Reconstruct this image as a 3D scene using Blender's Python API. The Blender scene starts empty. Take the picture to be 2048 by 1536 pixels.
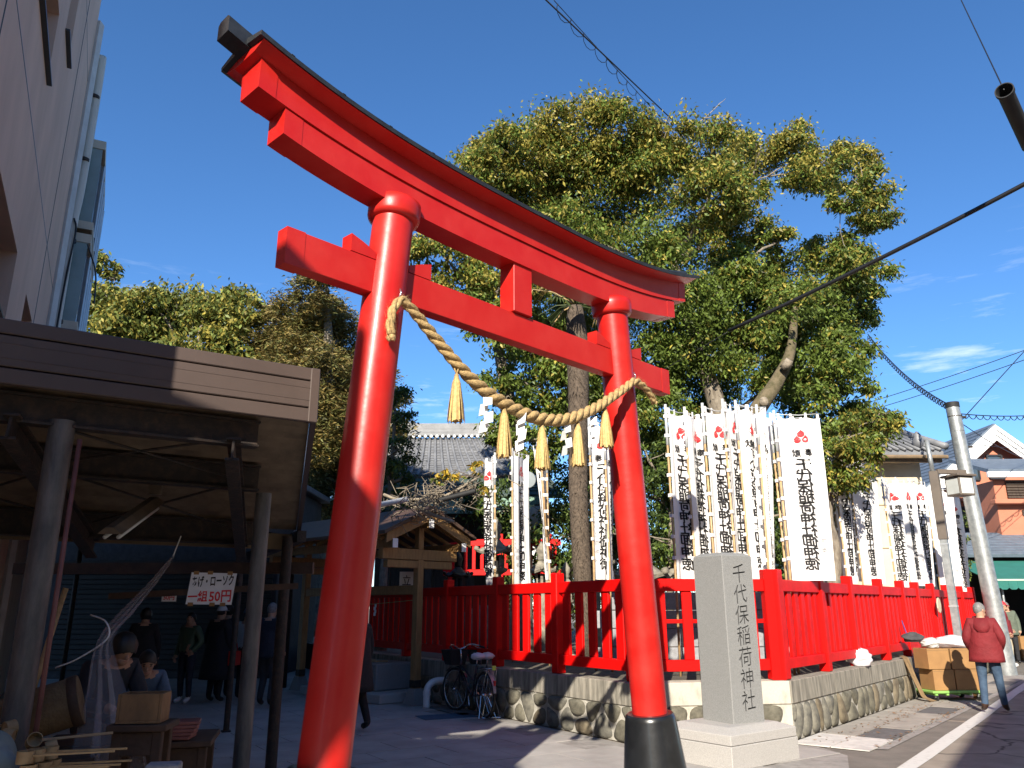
import bpy, bmesh, math, random
import numpy as np
from mathutils import Matrix, Vector
random.seed(7); np.random.seed(7)
sc = bpy.context.scene
R = math.radians
# ---------------------------------------------------------------- camera, sky, sun, exposure
cam_d = bpy.data.cameras.new('camera'); cam_o = bpy.data.objects.new('camera', cam_d); sc.collection.objects.link(cam_o)
cam_o.location = (0, 0, 1.6)
cam_d.sensor_width = 36.0; cam_d.lens = 36.0*1569.8/2048.0
cam_d.clip_start = 0.05; cam_d.clip_end = 3000
cam_o.matrix_world = Matrix.Translation((0, 0, 1.6)) @ Matrix.Rotation(R(90)+0.277, 4, 'X') @ Matrix.Rotation(-0.0021, 4, 'Z')
sc.camera = cam_o
SUN_EL, SUN_AZ = 28.0, 192.5          # where the sun stands: azimuth clockwise from +Y
wd = bpy.data.worlds.new('World'); sc.world = wd; wd.use_nodes = True
wn = wd.node_tree; wn.nodes.clear()
sky = wn.nodes.new('ShaderNodeTexSky'); sky.sky_type = 'NISHITA'; sky.sun_disc = False
sky.sun_elevation = R(SUN_EL); sky.sun_rotation = R(SUN_AZ)
sky.altitude = 1200; sky.air_density = 1.0; sky.dust_density = 0.0; sky.ozone_density = 6.0
bgn = wn.nodes.new('ShaderNodeBackground'); bgn.inputs['Strength'].default_value = 0.110
out = wn.nodes.new('ShaderNodeOutputWorld')
hsv = wn.nodes.new('ShaderNodeHueSaturation'); hsv.inputs['Saturation'].default_value = 1.09
wn.links.new(sky.outputs[0], hsv.inputs['Color'])
# a few thin wisps of cloud low in the sky
tcw = wn.nodes.new('ShaderNodeTexCoord'); mpw = wn.nodes.new('ShaderNodeMapping'); mpw.inputs['Scale'].default_value = (1.0, 1.0, 6.5); mpw.inputs['Rotation'].default_value = (0.0, 0.09, 0.0); mpw.inputs['Location'].default_value = (3.1, 0.4, 0.2)
nzw = wn.nodes.new('ShaderNodeTexNoise'); nzw.inputs['Scale'].default_value = 3.4; nzw.inputs['Detail'].default_value = 8; nzw.inputs['Roughness'].default_value = 0.62
crw = wn.nodes.new('ShaderNodeValToRGB'); crw.color_ramp.elements[0].position = 0.57; crw.color_ramp.elements[1].position = 0.74
sxw = wn.nodes.new('ShaderNodeSeparateXYZ'); elw = wn.nodes.new('ShaderNodeMapRange'); elw.inputs['From Min'].default_value = 0.42; elw.inputs['From Max'].default_value = 0.16; elw.inputs['To Max'].default_value = 0.95
mlw = wn.nodes.new('ShaderNodeMath'); mlw.operation = 'MULTIPLY'; mxw = wn.nodes.new('ShaderNodeMixRGB'); mxw.inputs['Color2'].default_value = (7.5, 7.8, 8.2, 1)
wn.links.new(tcw.outputs['Generated'], mpw.inputs['Vector']); wn.links.new(mpw.outputs[0], nzw.inputs['Vector']); wn.links.new(nzw.outputs['Fac'], crw.inputs['Fac'])
wn.links.new(tcw.outputs['Generated'], sxw.inputs[0]); wn.links.new(sxw.outputs['Z'], elw.inputs['Value']); wn.links.new(crw.outputs['Color'], mlw.inputs[0]); wn.links.new(elw.outputs[0], mlw.inputs[1])
wn.links.new(mlw.outputs[0], mxw.inputs['Fac']); wn.links.new(hsv.outputs[0], mxw.inputs['Color1'])
wn.links.new(mxw.outputs[0], bgn.inputs['Color']); wn.links.new(bgn.outputs[0], out.inputs['Surface'])
sun_d = bpy.data.lights.new('sun', 'SUN'); sun_d.energy = 4.9; sun_d.angle = R(0.53); sun_d.color = (1.0, 0.92, 0.78)
sun_o = bpy.data.objects.new('sun', sun_d); sc.collection.objects.link(sun_o)
to_sun = Vector((math.sin(R(SUN_AZ))*math.cos(R(SUN_EL)), math.cos(R(SUN_AZ))*math.cos(R(SUN_EL)), math.sin(R(SUN_EL))))
sun_o.rotation_euler = to_sun.to_track_quat('Z', 'Y').to_euler(); sun_o.location = (-10, -30, 30)
sc.view_settings.view_transform = 'Standard'; sc.view_settings.look = 'None'
sc.view_settings.gamma = 1.0; sc.view_settings.use_curve_mapping = False
sc.view_settings.exposure = 0.95
sc.cycles.max_bounces = 6; sc.cycles.diffuse_bounces = 3; sc.cycles.glossy_bounces = 3; sc.cycles.transparent_max_bounces = 8

# ---------------------------------------------------------------- helpers
C = sc.collection
WM = {}
def V(*a): return Vector(a)
def link(o, parent=None, M=None):
    C.objects.link(o)
    M = M or Matrix.Identity(4)
    o.matrix_basis = M
    if parent is not None:
        o.parent = parent; o.matrix_parent_inverse = WM[parent].inverted()
    WM[o] = M
    return o
def tag(o, label, cat=None, group=None, kind=None):
    if label: o['label'] = label
    if cat: o['category'] = cat
    if group: o['group'] = group
    if kind: o['kind'] = kind
    return o
def thing(name, label, cat, loc=(0, 0, 0), group=None):
    o = bpy.data.objects.new(name, None); o.empty_display_size = 0.2
    link(o, None, Matrix.Translation(loc)); return tag(o, label, cat, group)
def struct(o): o['kind'] = 'structure'; return o
class MB:
    def __init__(s): s.v = []; s.f = []; s.m = []
    def add(s, vs, fs, mi=0):
        b = len(s.v); s.v += [tuple(v) for v in vs]; s.f += [tuple(b+i for i in f) for f in fs]; s.m += [mi]*len(fs); return s
    def box(s, c, size, rz=0.0, M=None, bev=0.0, mi=0):
        M = M or (Matrix.Translation(c) @ Matrix.Rotation(rz, 4, 'Z'))
        x, y, z = size[0]/2, size[1]/2, size[2]/2
        vs = [M @ V(a*x, b*y, c_*z) for c_ in (-1, 1) for b in (-1, 1) for a in (-1, 1)]
        return s.add(vs, [(0,2,3,1),(4,5,7,6),(0,1,5,4),(2,6,7,3),(0,4,6,2),(1,3,7,5)], mi)
    def beam(s, p0, p1, w, h, mi=0, up=(0, 0, 1)):
        p0, p1 = Vector(p0), Vector(p1); d = (p1-p0).normalized(); u = Vector(up)
        sd = d.cross(u)
        if sd.length < 1e-4: sd = d.cross(Vector((1, 0, 0)))
        sd.normalize(); uu = sd.cross(d).normalized()
        vs = [p + sd*a*w/2 + uu*b*h/2 for p in (p0, p1) for b in (-1, 1) for a in (-1, 1)]
        return s.add(vs, [(0,1,3,2),(4,6,7,5),(0,4,5,1),(2,3,7,6),(0,2,6,4),(1,5,7,3)], mi)
    def tube(s, pts, rad, n=8, caps=True, mi=0):
        pts = [Vector(p) for p in pts]; k = len(pts)
        if not hasattr(rad, '__len__'): rad = [rad]*k
        b = len(s.v); prev = None
        for i, p in enumerate(pts):
            d = (pts[min(i+1, k-1)]-pts[max(i-1, 0)]).normalized()
            if prev is None:
                a = d.cross(Vector((0, 0, 1)))
                if a.length < 1e-3: a = d.cross(Vector((1, 0, 0)))
            else: a = prev - d*prev.dot(d)
            a.normalize(); prev = a; c = d.cross(a)
            for j in range(n):
                t = 2*math.pi*j/n; s.v.append(tuple(p + (a*math.cos(t)+c*math.sin(t))*rad[i]))
        for i in range(k-1):
            for j in range(n):
                s.f.append((b+i*n+j, b+i*n+(j+1) % n, b+(i+1)*n+(j+1) % n, b+(i+1)*n+j)); s.m.append(mi)
        if caps:
            s.f.append(tuple(b+j for j in range(n-1, -1, -1))); s.f.append(tuple(b+(k-1)*n+j for j in range(n))); s.m += [mi, mi]
        return s
    def lathe(s, prof, n=16, c=(0, 0, 0), axis=None, mi=0, sx=1.0, sy=1.0, ang=None, caps=True):
        c = Vector(c); ax = Matrix.Identity(3) if axis is None else Vector(axis).to_track_quat('Z', 'Y').to_matrix()
        b = len(s.v); k = len(prof)
        for r, z in prof:
            for j in range(n):
                t = 2*math.pi*j/n + (ang or 0); s.v.append(tuple(c + ax @ V(r*math.cos(t)*sx, r*math.sin(t)*sy, z)))
        for i in range(k-1):
            for j in range(n):
                s.f.append((b+i*n+j, b+i*n+(j+1) % n, b+(i+1)*n+(j+1) % n, b+(i+1)*n+j)); s.m.append(mi)
        if caps:
            s.f.append(tuple(b+j for j in range(n-1, -1, -1))); s.f.append(tuple(b+(k-1)*n+j for j in range(n))); s.m += [mi, mi]
        return s
    def prism(s, poly, off, mi=0):
        off = Vector(off); k = len(poly); P = [Vector(p) for p in poly]; Q = [p+off for p in P]
        return s.add(P+Q, [tuple(range(k-1, -1, -1)), tuple(range(k, 2*k))]+[(i, (i+1) % k, k+(i+1) % k, k+i) for i in range(k)], mi)
    def grid(s, fn, nu, nv, mi=0, close_u=False):
        b = len(s.v)
        for j in range(nv+1):
            for i in range(nu+1): s.v.append(tuple(fn(i/nu, j/nv)))
        for j in range(nv):
            for i in range(nu):
                a = b+j*(nu+1)+i; s.f.append((a, a+1, a+nu+2, a+nu+1)); s.m.append(mi)
        return s
    def mesh(s, name):
        me = bpy.data.meshes.new(name); me.from_pydata(s.v, [], s.f); me.update(); return me
    def build(s, name, mats, parent=None, smooth=False, bevel=0.0, auto=None):
        me = s.mesh(name)
        mats = mats if isinstance(mats, (list, tuple)) else [mats]
        for m in mats: me.materials.append(m)
        if len(mats) > 1: me.polygons.foreach_set('material_index', s.m)
        bm = bmesh.new(); bm.from_mesh(me); bmesh.ops.recalc_face_normals(bm, faces=bm.faces[:])
        if bevel: bmesh.ops.bevel(bm, geom=bm.edges[:], offset=bevel, segments=1, affect='EDGES', clamp_overlap=True)
        bm.to_mesh(me); bm.free()
        if smooth: me.shade_smooth()
        if auto: me.set_sharp_from_angle(angle=R(auto))
        return link(bpy.data.objects.new(name, me), parent)
_bc = {}
def bx(name, size, mat, parent=None, loc=(0, 0, 0), rz=0.0, bev=0.006, rot=None):
    """a chamfered box object; alike boxes share their mesh"""
    key = (round(size[0], 3), round(size[1], 3), round(size[2], 3), bev, mat.name)
    if key not in _bc:
        me = bpy.data.meshes.new(name); bm = bmesh.new(); bmesh.ops.create_cube(bm, size=1.0)
        for v in bm.verts: v.co = V(v.co.x*size[0], v.co.y*size[1], v.co.z*size[2])
        if bev: bmesh.ops.bevel(bm, geom=bm.edges[:], offset=bev, segments=1, affect='EDGES', clamp_overlap=True)
        bm.to_mesh(me); bm.free(); me.materials.append(mat); _bc[key] = me
    M = Matrix.Translation(loc) @ (rot.to_4x4() if rot is not None else Matrix.Rotation(rz, 4, 'Z'))
    return link(bpy.data.objects.new(name, _bc[key]), parent, M)
def inst(name, me, parent, M): return link(bpy.data.objects.new(name, me), parent, M)
def copy_tree(o, M, parent=None):
    c = o.copy(); C.objects.link(c)
    if parent is None: c.matrix_basis = M; WM[c] = M
    else: c.parent = parent; WM[c] = WM[o]
    for ch in list(o.children): copy_tree(ch, None, c)
    return c
def azd(deg): return Vector((math.sin(R(deg)), math.cos(R(deg)), 0))
def rz_of(deg): return R(90-deg)      # rotation that turns local +X to a compass azimuth
# ---------------------------------------------------------------- materials
def mat(name, col, rough=0.6, var=0.12, scale=6.0, bump=0.0, bscale=40.0, metal=0.0, col2=None, thr=(0.35, 0.65), stretch=(1, 1, 1),
        spec=0.5, coat=0.0, world=True, trans=0.0, island=0.0, detail=5.0):
    m = bpy.data.materials.new(name); m.use_nodes = True; nt = m.node_tree; N = nt.nodes; L = nt.links
    b = N['Principled BSDF']; b.inputs['Roughness'].default_value = rough; b.inputs['Metallic'].default_value = metal
    b.inputs['Specular IOR Level'].default_value = spec; b.inputs['Coat Weight'].default_value = coat; b.inputs['Coat Roughness'].default_value = 0.12
    tc = N.new('ShaderNodeTexCoord'); mp = N.new('ShaderNodeMapping'); mp.inputs['Scale'].default_value = stretch
    if world:
        ge = N.new('ShaderNodeNewGeometry'); L.new(ge.outputs['Position'], mp.inputs['Vector'])
    else: L.new(tc.outputs['Object'], mp.inputs['Vector'])
    nz = N.new('ShaderNodeTexNoise'); nz.inputs['Scale'].default_value = scale; nz.inputs['Detail'].default_value = detail; nz.inputs['Roughness'].default_value = 0.62
    L.new(mp.outputs[0], nz.inputs['Vector'])
    cr = N.new('ShaderNodeValToRGB'); e = cr.color_ramp.elements; e[0].position, e[1].position = thr
    c2 = col2 or tuple(min(1, c*(1+var)) for c in col); c1 = col if col2 else tuple(c*(1-var) for c in col)
    e[0].color = (*c1, 1); e[1].color = (*c2, 1); L.new(nz.outputs['Fac'], cr.inputs['Fac'])
    last = cr.outputs['Color']
    if island:
        gi = N.new('ShaderNodeNewGeometry'); mr = N.new('ShaderNodeMapRange'); mr.inputs['To Min'].default_value = 1-island; mr.inputs['To Max'].default_value = 1+island
        L.new(gi.outputs['Random Per Island'], mr.inputs['Value'])
        vm = N.new('ShaderNodeVectorMath'); vm.operation = 'SCALE'; L.new(last, vm.inputs[0]); L.new(mr.outputs[0], vm.inputs['Scale']); last = vm.outputs[0]
    L.new(last, b.inputs['Base Color'])
    if bump:
        nb = N.new('ShaderNodeTexNoise'); nb.inputs['Scale'].default_value = bscale; nb.inputs['Detail'].default_value = 4
        L.new(mp.outputs[0], nb.inputs['Vector'])
        bu = N.new('ShaderNodeBump'); bu.inputs['Strength'].default_value = bump; bu.inputs['Distance'].default_value = 0.02
        L.new(nb.outputs['Fac'], bu.inputs['Height']); L.new(bu.outputs[0], b.inputs['Normal'])
    if trans:
        tr = N.new('ShaderNodeBsdfTranslucent'); L.new(last, tr.inputs['Color']); mx = N.new('ShaderNodeMixShader'); mx.inputs[0].default_value = trans
        L.new(b.outputs[0], mx.inputs[1]); L.new(tr.outputs[0], mx.inputs[2]); L.new(mx.outputs[0], N['Material Output'].inputs['Surface'])
    return m
M_ = {}
M_['torii'] = mat('torii_red_lacquer', (0.47, 0.011, 0.008), 0.36, 0.0, 2.6, 0.10, 9.0, spec=0.4, coat=0.10, col2=(0.53, 0.030, 0.022), thr=(0.42, 0.78))
M_['fence'] = mat('fence_red_paint', (0.629, 0.00255, 0.0017), 0.5, 0.10, 4.0, 0.08, 25.0, spec=0.25)
M_['black'] = mat('black_lacquer', (0.012, 0.013, 0.015), 0.3, 0.3, 5.0, 0.05, 20.0, coat=0.3)
M_['copper_black'] = mat('dark_roof_metal', (0.018, 0.021, 0.026), 0.45, 0.3, 8.0, 0.1, 30)
M_['straw'] = mat('rice_straw', (0.416, 0.284, 0.124), 0.8, 0.28, 40.0, 0.5, 120, world=True)
M_['straw_lt'] = mat('tassel_straw', (0.576, 0.4, 0.16), 0.75, 0.25, 60.0, 0.0, island=0.25)
M_['paper'] = mat('white_paper', (0.82, 0.82, 0.82), 0.7, 0.03, 5)
M_['granite'] = mat('grey_granite', (0.1282, 0.1282, 0.1297), 0.75, 0.0, 170.0, 0.25, 200, col2=(0.3319, 0.3319, 0.3244), thr=(0.30, 0.72), detail=3)
M_['granite_lt'] = mat('pale_granite', (0.238, 0.2253, 0.2167), 0.8, 0.0, 190.0, 0.2, 200, col2=(0.527, 0.5015, 0.476), thr=(0.28, 0.70), detail=3)
M_['groove_shade'] = mat('shaded_groove', (0.075, 0.075, 0.078), 0.9, 0.1, 60)  # groove faces coloured dark to stand for the shade inside the letters
M_['ink'] = mat('carved_ink', (0.05, 0.05, 0.055), 0.8, 0.1, 10)
M_['ink_print'] = mat('printed_ink', (0.012, 0.011, 0.012), 0.8, 0.1, 10)
M_['ink_grey'] = mat('faint_printed_ink', (0.45, 0.44, 0.45), 0.8, 0.1, 10)
M_['red_print'] = mat('red_print', (0.70, 0.035, 0.04), 0.8, 0.08, 10)
M_['cloth'] = mat('white_banner_cloth', (0.88, 0.86, 0.85), 0.85, 0.04, 3.0, 0.12, 60, trans=0.15)
M_['bamboo'] = mat('bamboo', (0.442, 0.289, 0.1445), 0.5, 0.22, 12, 0.1, 30)
M_['greypole'] = mat('grey_plastic_pole', (0.50, 0.52, 0.53), 0.5, 0.08, 5)
M_['concrete'] = mat('weathered_coping_concrete', (0.33, 0.30, 0.25), 0.9, 0.0, 7.0, 0.35, 40, col2=(0.10, 0.092, 0.075), thr=(0.36, 0.72), stretch=(1.8, 1.8, 0.25))
M_['concrete_new'] = mat('pale_new_concrete', (0.4756, 0.4428, 0.3772), 0.9, 0.0, 5.0, 0.25, 40, col2=(0.2952, 0.2706, 0.2296), thr=(0.5, 0.8), stretch=(1.5, 1.5, 0.8))
M_['mortar'] = mat('pale_mortar', (0.375, 0.3525, 0.3075), 0.95, 0.22, 10, 0.5, 40)
M_['stone_a'] = mat('olive_wall_stone', (0.0715, 0.066, 0.0495), 0.85, 0.0, 7, 0.4, 50, col2=(0.1595, 0.1458, 0.11))
M_['stone_b'] = mat('brown_wall_stone', (0.0935, 0.07425, 0.0495), 0.85, 0.0, 7, 0.4, 50, col2=(0.1815, 0.1485, 0.099))
M_['stone_c'] = mat('dark_wall_stone', (0.084, 0.0805, 0.07), 0.85, 0.0, 9, 0.35, 50, col2=(0.189, 0.175, 0.14))
M_['asphalt'] = mat('old_asphalt', (0.2313, 0.1938, 0.1562), 0.92, 0.0, 2.2, 0.5, 160, col2=(0.3375, 0.2875, 0.2375), thr=(0.3, 0.7))
M_['paving'] = mat('plaza_paving_slab', (0.344, 0.3225, 0.3053), 0.85, 0.16, 1.6, 0.2, 90)
M_['paving_joint'] = mat('paving_joint', (0.26, 0.24, 0.225), 0.95, 0.2, 6)
M_['gutter'] = mat('gutter_concrete', (0.342, 0.3135, 0.2755), 0.92, 0.0, 3, 0.3, 60, col2=(0.19, 0.1757, 0.1568), thr=(0.4, 0.8))
M_['kerb_white'] = mat('whitish_concrete', (0.54, 0.513, 0.486), 0.9, 0.15, 5, 0.2, 60)
M_['roadpaint'] = mat('worn_road_paint', (0.594, 0.576, 0.549), 0.8, 0.0, 12, 0.2, 80, col2=(0.378, 0.36, 0.333), thr=(0.55, 0.75))
M_['soil'] = mat('dark_soil', (0.10, 0.085, 0.065), 0.95, 0.3, 3, 0.5, 30)
M_['bark'] = mat('tree_bark', (0.13, 0.105, 0.08), 0.9, 0.0, 14, 0.7, 40, col2=(0.26, 0.22, 0.17), stretch=(1, 1, 0.4))
M_['bark_pale'] = mat('pale_branch_bark', (0.24, 0.20, 0.15), 0.85, 0.3, 14, 0.5, 40)
M_['bark_moss'] = mat('mossy_bark', (0.075, 0.065, 0.030), 0.95, 0.0, 8, 0.8, 40, col2=(0.16, 0.125, 0.075))
M_['palmbark'] = mat('fibrous_palm_trunk', (0.10, 0.075, 0.055), 0.95, 0.35, 20, 0.8, 60)
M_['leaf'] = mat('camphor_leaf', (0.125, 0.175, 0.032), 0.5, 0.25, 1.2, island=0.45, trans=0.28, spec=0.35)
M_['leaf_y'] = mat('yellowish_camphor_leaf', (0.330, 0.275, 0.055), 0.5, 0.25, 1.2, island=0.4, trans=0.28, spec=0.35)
M_['leaf_d'] = mat('dark_evergreen_leaf', (0.055, 0.090, 0.024), 0.5, 0.25, 1.2, island=0.45, trans=0.2, spec=0.35)
M_['leaf_l'] = mat('olive_broad_leaf', (0.150, 0.180, 0.042), 0.5, 0.25, 1.0, island=0.45, trans=0.28, spec=0.35)
M_['needle'] = mat('bronze_conifer_spray', (0.205, 0.150, 0.042), 0.6, 0.3, 0.8, island=0.45, trans=0.15)
M_['needle_g'] = mat('green_conifer_spray', (0.130, 0.130, 0.036), 0.6, 0.3, 0.8, island=0.45, trans=0.15)
M_['palmleaf'] = mat('palm_frond', (0.055, 0.075, 0.022), 0.5, 0.25, 2, island=0.4, trans=0.15)
M_['dryleaf'] = mat('yellow_autumn_leaf', (0.42, 0.28, 0.03), 0.6, 0.2, 2, island=0.3, trans=0.25)
M_['tile'] = mat('grey_roof_tile', (0.126, 0.1305, 0.144), 0.5, 0.0, 3.0, 0.15, 30, col2=(0.234, 0.2385, 0.252), thr=(0.3, 0.75))
M_['tile_slate'] = mat('blue_grey_slate', (0.12, 0.15, 0.19), 0.55, 0.15, 4.0, 0.1, 30)
M_['patina'] = mat('copper_patina', (0.16, 0.26, 0.20), 0.7, 0.0, 3, 0.15, 20, col2=(0.27, 0.40, 0.31))
M_['patina_dk'] = mat('dark_copper_patina', (0.06, 0.085, 0.075), 0.7, 0.3, 3, 0.15, 20)
M_['whitewash'] = mat('white_plaster', (0.70, 0.69, 0.66), 0.9, 0.08, 2)
M_['hallwood'] = mat('dark_shrine_wood', (0.06, 0.042, 0.03), 0.7, 0.3, 8, 0.3, 30, stretch=(3, 3, .5))
M_['hinoki'] = mat('honey_cypress_wood', (0.289, 0.1626, 0.06141), 0.55, 0.18, 12, 0.12, 40, stretch=(2, 2, 0.4))
M_['brownmetal'] = mat('brown_fascia_metal', (0.07995, 0.05756, 0.04989), 0.45, 0.08, 2.0)
M_['rust'] = mat('rusty_steel', (0.0225, 0.018, 0.01575), 0.7, 0.0, 14, 0.3, 50, col2=(0.06375, 0.0375, 0.02475), thr=(0.45, 0.75))
M_['galv'] = mat('galvanised_steel', (0.27, 0.288, 0.297), 0.45, 0.0, 9, 0.08, 40, metal=0.55, col2=(0.414, 0.432, 0.432))
M_['pipe_post'] = mat('grey_pipe_post', (0.072, 0.075, 0.078), 0.55, 0.0, 12, 0.2, 40, metal=0.3, col2=(0.144, 0.138, 0.132), stretch=(1, 1, .3))
M_['corrug'] = mat('cream_corrugated_sheet', (0.135, 0.099, 0.063), 0.6, 0.3, 4, 0.1, 20)
M_['tanboard'] = mat('tan_board', (0.168, 0.1204, 0.0672), 0.7, 0.15, 4)
M_['stucco'] = mat('mauve_brown_stucco', (0.62, 0.43, 0.33), 0.9, 0.10, 1.2, 0.25, 120, stretch=(1, 1, .35))
M_['cream'] = mat('cream_paint', (0.50, 0.46, 0.38), 0.8, 0.0, 3, 0.1, 30, col2=(0.36, 0.32, 0.26), thr=(0.5, 0.8), stretch=(1, 1, .4))
M_['offwhite'] = mat('off_white_trim', (0.52, 0.52, 0.51), 0.7, 0.1, 3)
M_['pvc'] = mat('stained_pvc', (0.56, 0.54, 0.48), 0.55, 0.0, 5, 0.05, 20, col2=(0.30, 0.26, 0.22), thr=(0.55, 0.78), stretch=(1, 1, .3))
M_['pvc_white'] = mat('white_pvc', (0.70, 0.70, 0.70), 0.4, 0.06, 5)
M_['glass'] = mat('window_glass', (0.05, 0.065, 0.075), 0.06, 0.1, 2, spec=0.9)
M_['tealglass'] = mat('grey_teal_pane', (0.20, 0.27, 0.27), 0.15, 0.1, 2, spec=0.7)
M_['alu'] = mat('dark_window_frame', (0.03, 0.032, 0.035), 0.4, 0.1, 4)
M_['alu_lt'] = mat('aluminium_frame', (0.42, 0.44, 0.46), 0.4, 0.1, 4, metal=0.3)
M_['soffit'] = mat('brown_soffit', (0.19, 0.13, 0.075), 0.8, 0.2, 5)
M_['tarp'] = mat('blue_tarp', (0.02, 0.07, 0.36), 0.5, 0.2, 6)
M_['bag_teal'] = mat('pale_green_sack', (0.18, 0.222, 0.216), 0.7, 0.15, 5, 0.3, 12)
M_['wood_box'] = mat('crate_wood', (0.192, 0.1088, 0.048), 0.75, 0.25, 9, 0.2, 40, stretch=(1, 1, .5))
M_['wood_raw'] = mat('pale_shaved_wood', (0.3315, 0.2231, 0.1084), 0.6, 0.18, 15, 0.1, 40)
M_['wood_dark'] = mat('dark_stall_wood', (0.063, 0.035, 0.021), 0.8, 0.25, 6, 0.2, 40)
M_['burlap'] = mat('burlap', (0.182, 0.119, 0.0595), 0.95, 0.2, 8, 0.6, 60)
M_['block'] = mat('concrete_block', (0.272, 0.272, 0.288), 0.95, 0.15, 14, 0.4, 60)
M_['cardboard'] = mat('cardboard', (0.3034, 0.1626, 0.06141), 0.8, 0.10, 4, 0.05, 30)
M_['green_cart'] = mat('green_dolly_plastic', (0.22, 0.42, 0.10), 0.5, 0.1, 5)
M_['rubber'] = mat('black_rubber', (0.015, 0.015, 0.016), 0.7, 0.2, 8)
M_['chrome'] = mat('chrome', (0.62, 0.63, 0.65), 0.2, 0.05, 5, metal=0.9)
M_['bike'] = mat('dark_bicycle_paint', (0.03, 0.022, 0.03), 0.35, 0.1, 5)
M_['lime'] = mat('lime_reflector', (0.45, 0.60, 0.10), 0.3, 0.05, 5)
M_['redplastic'] = mat('red_plastic', (0.50, 0.02, 0.02), 0.35, 0.05, 5)
M_['bagwhite'] = mat('white_plastic_bag', (0.78, 0.76, 0.80), 0.35, 0.04, 5, 0.3, 14, trans=0.3)
M_['bluecover'] = mat('blue_manhole_paint', (0.045, 0.095, 0.15), 0.7, 0.2, 9, 0.2, 40)
M_['dkcover'] = mat('grey_drain_cover', (0.11, 0.11, 0.11), 0.8, 0.2, 9, 0.2, 40)
M_['lantern_stone'] = mat('lichen_lantern_stone', (0.30, 0.27, 0.21), 0.9, 0.0, 8, 0.5, 40, col2=(0.14, 0.125, 0.10))
M_['bronze'] = mat('blackened_bronze', (0.015, 0.016, 0.017), 0.5, 0.3, 8, 0.2, 30)
M_['coral'] = mat('coral_render', (0.493, 0.1827, 0.1105), 0.9, 0.07, 1.5, 0.1, 60)
M_['white'] = mat('white_paint', (0.76, 0.76, 0.75), 0.6, 0.05, 3)
M_['beige'] = mat('beige_wall', (0.62, 0.52, 0.38), 0.9, 0.08, 2)
M_['awning'] = mat('green_awning_canvas', (0.022, 0.15, 0.125), 0.8, 0.1, 3)
M_['darkroom'] = mat('dark_interior', (0.012, 0.011, 0.010), 0.9, 0.2, 3)
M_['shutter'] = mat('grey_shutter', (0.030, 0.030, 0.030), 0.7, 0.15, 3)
M_['lampglass'] = mat('milky_lamp_panel', (0.55, 0.57, 0.55), 0.35, 0.06, 5)
M_['bronzemetal'] = mat('brown_bronze_paint', (0.13, 0.105, 0.085), 0.5, 0.1, 5)
M_['cable'] = mat('black_cable', (0.012, 0.012, 0.014), 0.5, 0.1, 5)
M_['skin'] = mat('skin', (0.42, 0.24, 0.16), 0.55, 0.06, 6)
M_['hair_black'] = mat('black_hair', (0.012, 0.010, 0.010), 0.5, 0.2, 30)
M_['hair_grey'] = mat('grey_hair', (0.17, 0.165, 0.16), 0.6, 0.3, 40)
M_['jk_red'] = mat('deep_red_jacket', (0.1615, 0.00765, 0.0119), 0.8, 0.12, 5, 0.9, 11)
M_['jk_maroon'] = mat('maroon_jacket', (0.150, 0.010, 0.016), 0.8, 0.12, 5, 0.9, 11)
M_['capred'] = mat('red_cap', (0.58, 0.02, 0.03), 0.7, 0.06, 5)
M_['jeans'] = mat('blue_denim', (0.018, 0.040, 0.080), 0.85, 0.0, 4, 0.9, 11, col2=(0.055, 0.095, 0.155))
M_['khaki'] = mat('khaki_cloth', (0.46, 0.41, 0.30), 0.85, 0.12, 5, 0.9, 11)
M_['jk_green'] = mat('green_grey_jacket', (0.095, 0.115, 0.085), 0.8, 0.15, 5, 0.9, 11)
M_['jk_olive'] = mat('green_padded_jacket', (0.07, 0.112, 0.063), 0.6, 0.15, 5, 0.9, 11)
M_['cl_black'] = mat('black_cloth', (0.014, 0.014, 0.017), 0.85, 0.2, 5, 0.9, 11)
M_['cl_navy'] = mat('navy_cloth', (0.02, 0.024, 0.036), 0.85, 0.2, 5, 0.9, 11)
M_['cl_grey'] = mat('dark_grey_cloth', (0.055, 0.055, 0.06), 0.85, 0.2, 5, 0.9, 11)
M_['cl_white'] = mat('pale_cloth', (0.60, 0.62, 0.64), 0.85, 0.06, 5, 0.9, 11)
M_['cl_blue'] = mat('faded_blue_cloth', (0.07, 0.12, 0.20), 0.85, 0.12, 5, 0.9, 11)
M_['shoe_brown'] = mat('brown_leather', (0.055, 0.028, 0.018), 0.4, 0.15, 5)
M_['shoe_black'] = mat('black_leather', (0.015, 0.014, 0.014), 0.45, 0.15, 5)
M_['shoe_white'] = mat('white_trainer', (0.65, 0.65, 0.64), 0.6, 0.05, 5)
M_['eye'] = mat('dark_eye', (0.01, 0.01, 0.01), 0.2, 0.0, 5)
M_['lips'] = mat('lips', (0.32, 0.13, 0.10), 0.5, 0.05, 5)
m = bpy.data.materials.new('clear_plastic_sheet'); m.use_nodes = True; nt = m.node_tree
b = nt.nodes['Principled BSDF']; b.inputs['Base Color'].default_value = (0.42, 0.38, 0.39, 1); b.inputs['Roughness'].default_value = 0.3
tp = nt.nodes.new('ShaderNodeBsdfTransparent'); mx = nt.nodes.new('ShaderNodeMixShader'); mx.inputs[0].default_value = 0.26
nt.links.new(tp.outputs[0], mx.inputs[1]); nt.links.new(b.outputs[0], mx.inputs[2]); nt.links.new(mx.outputs[0], nt.nodes['Material Output'].inputs['Surface'])
M_['plastic'] = m
nt = M_['torii'].node_tree; ge = nt.nodes.new('ShaderNodeNewGeometry'); mp_ = nt.nodes.new('ShaderNodeMapping'); mp_.inputs['Scale'].default_value = (1, 1, 5)
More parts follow.
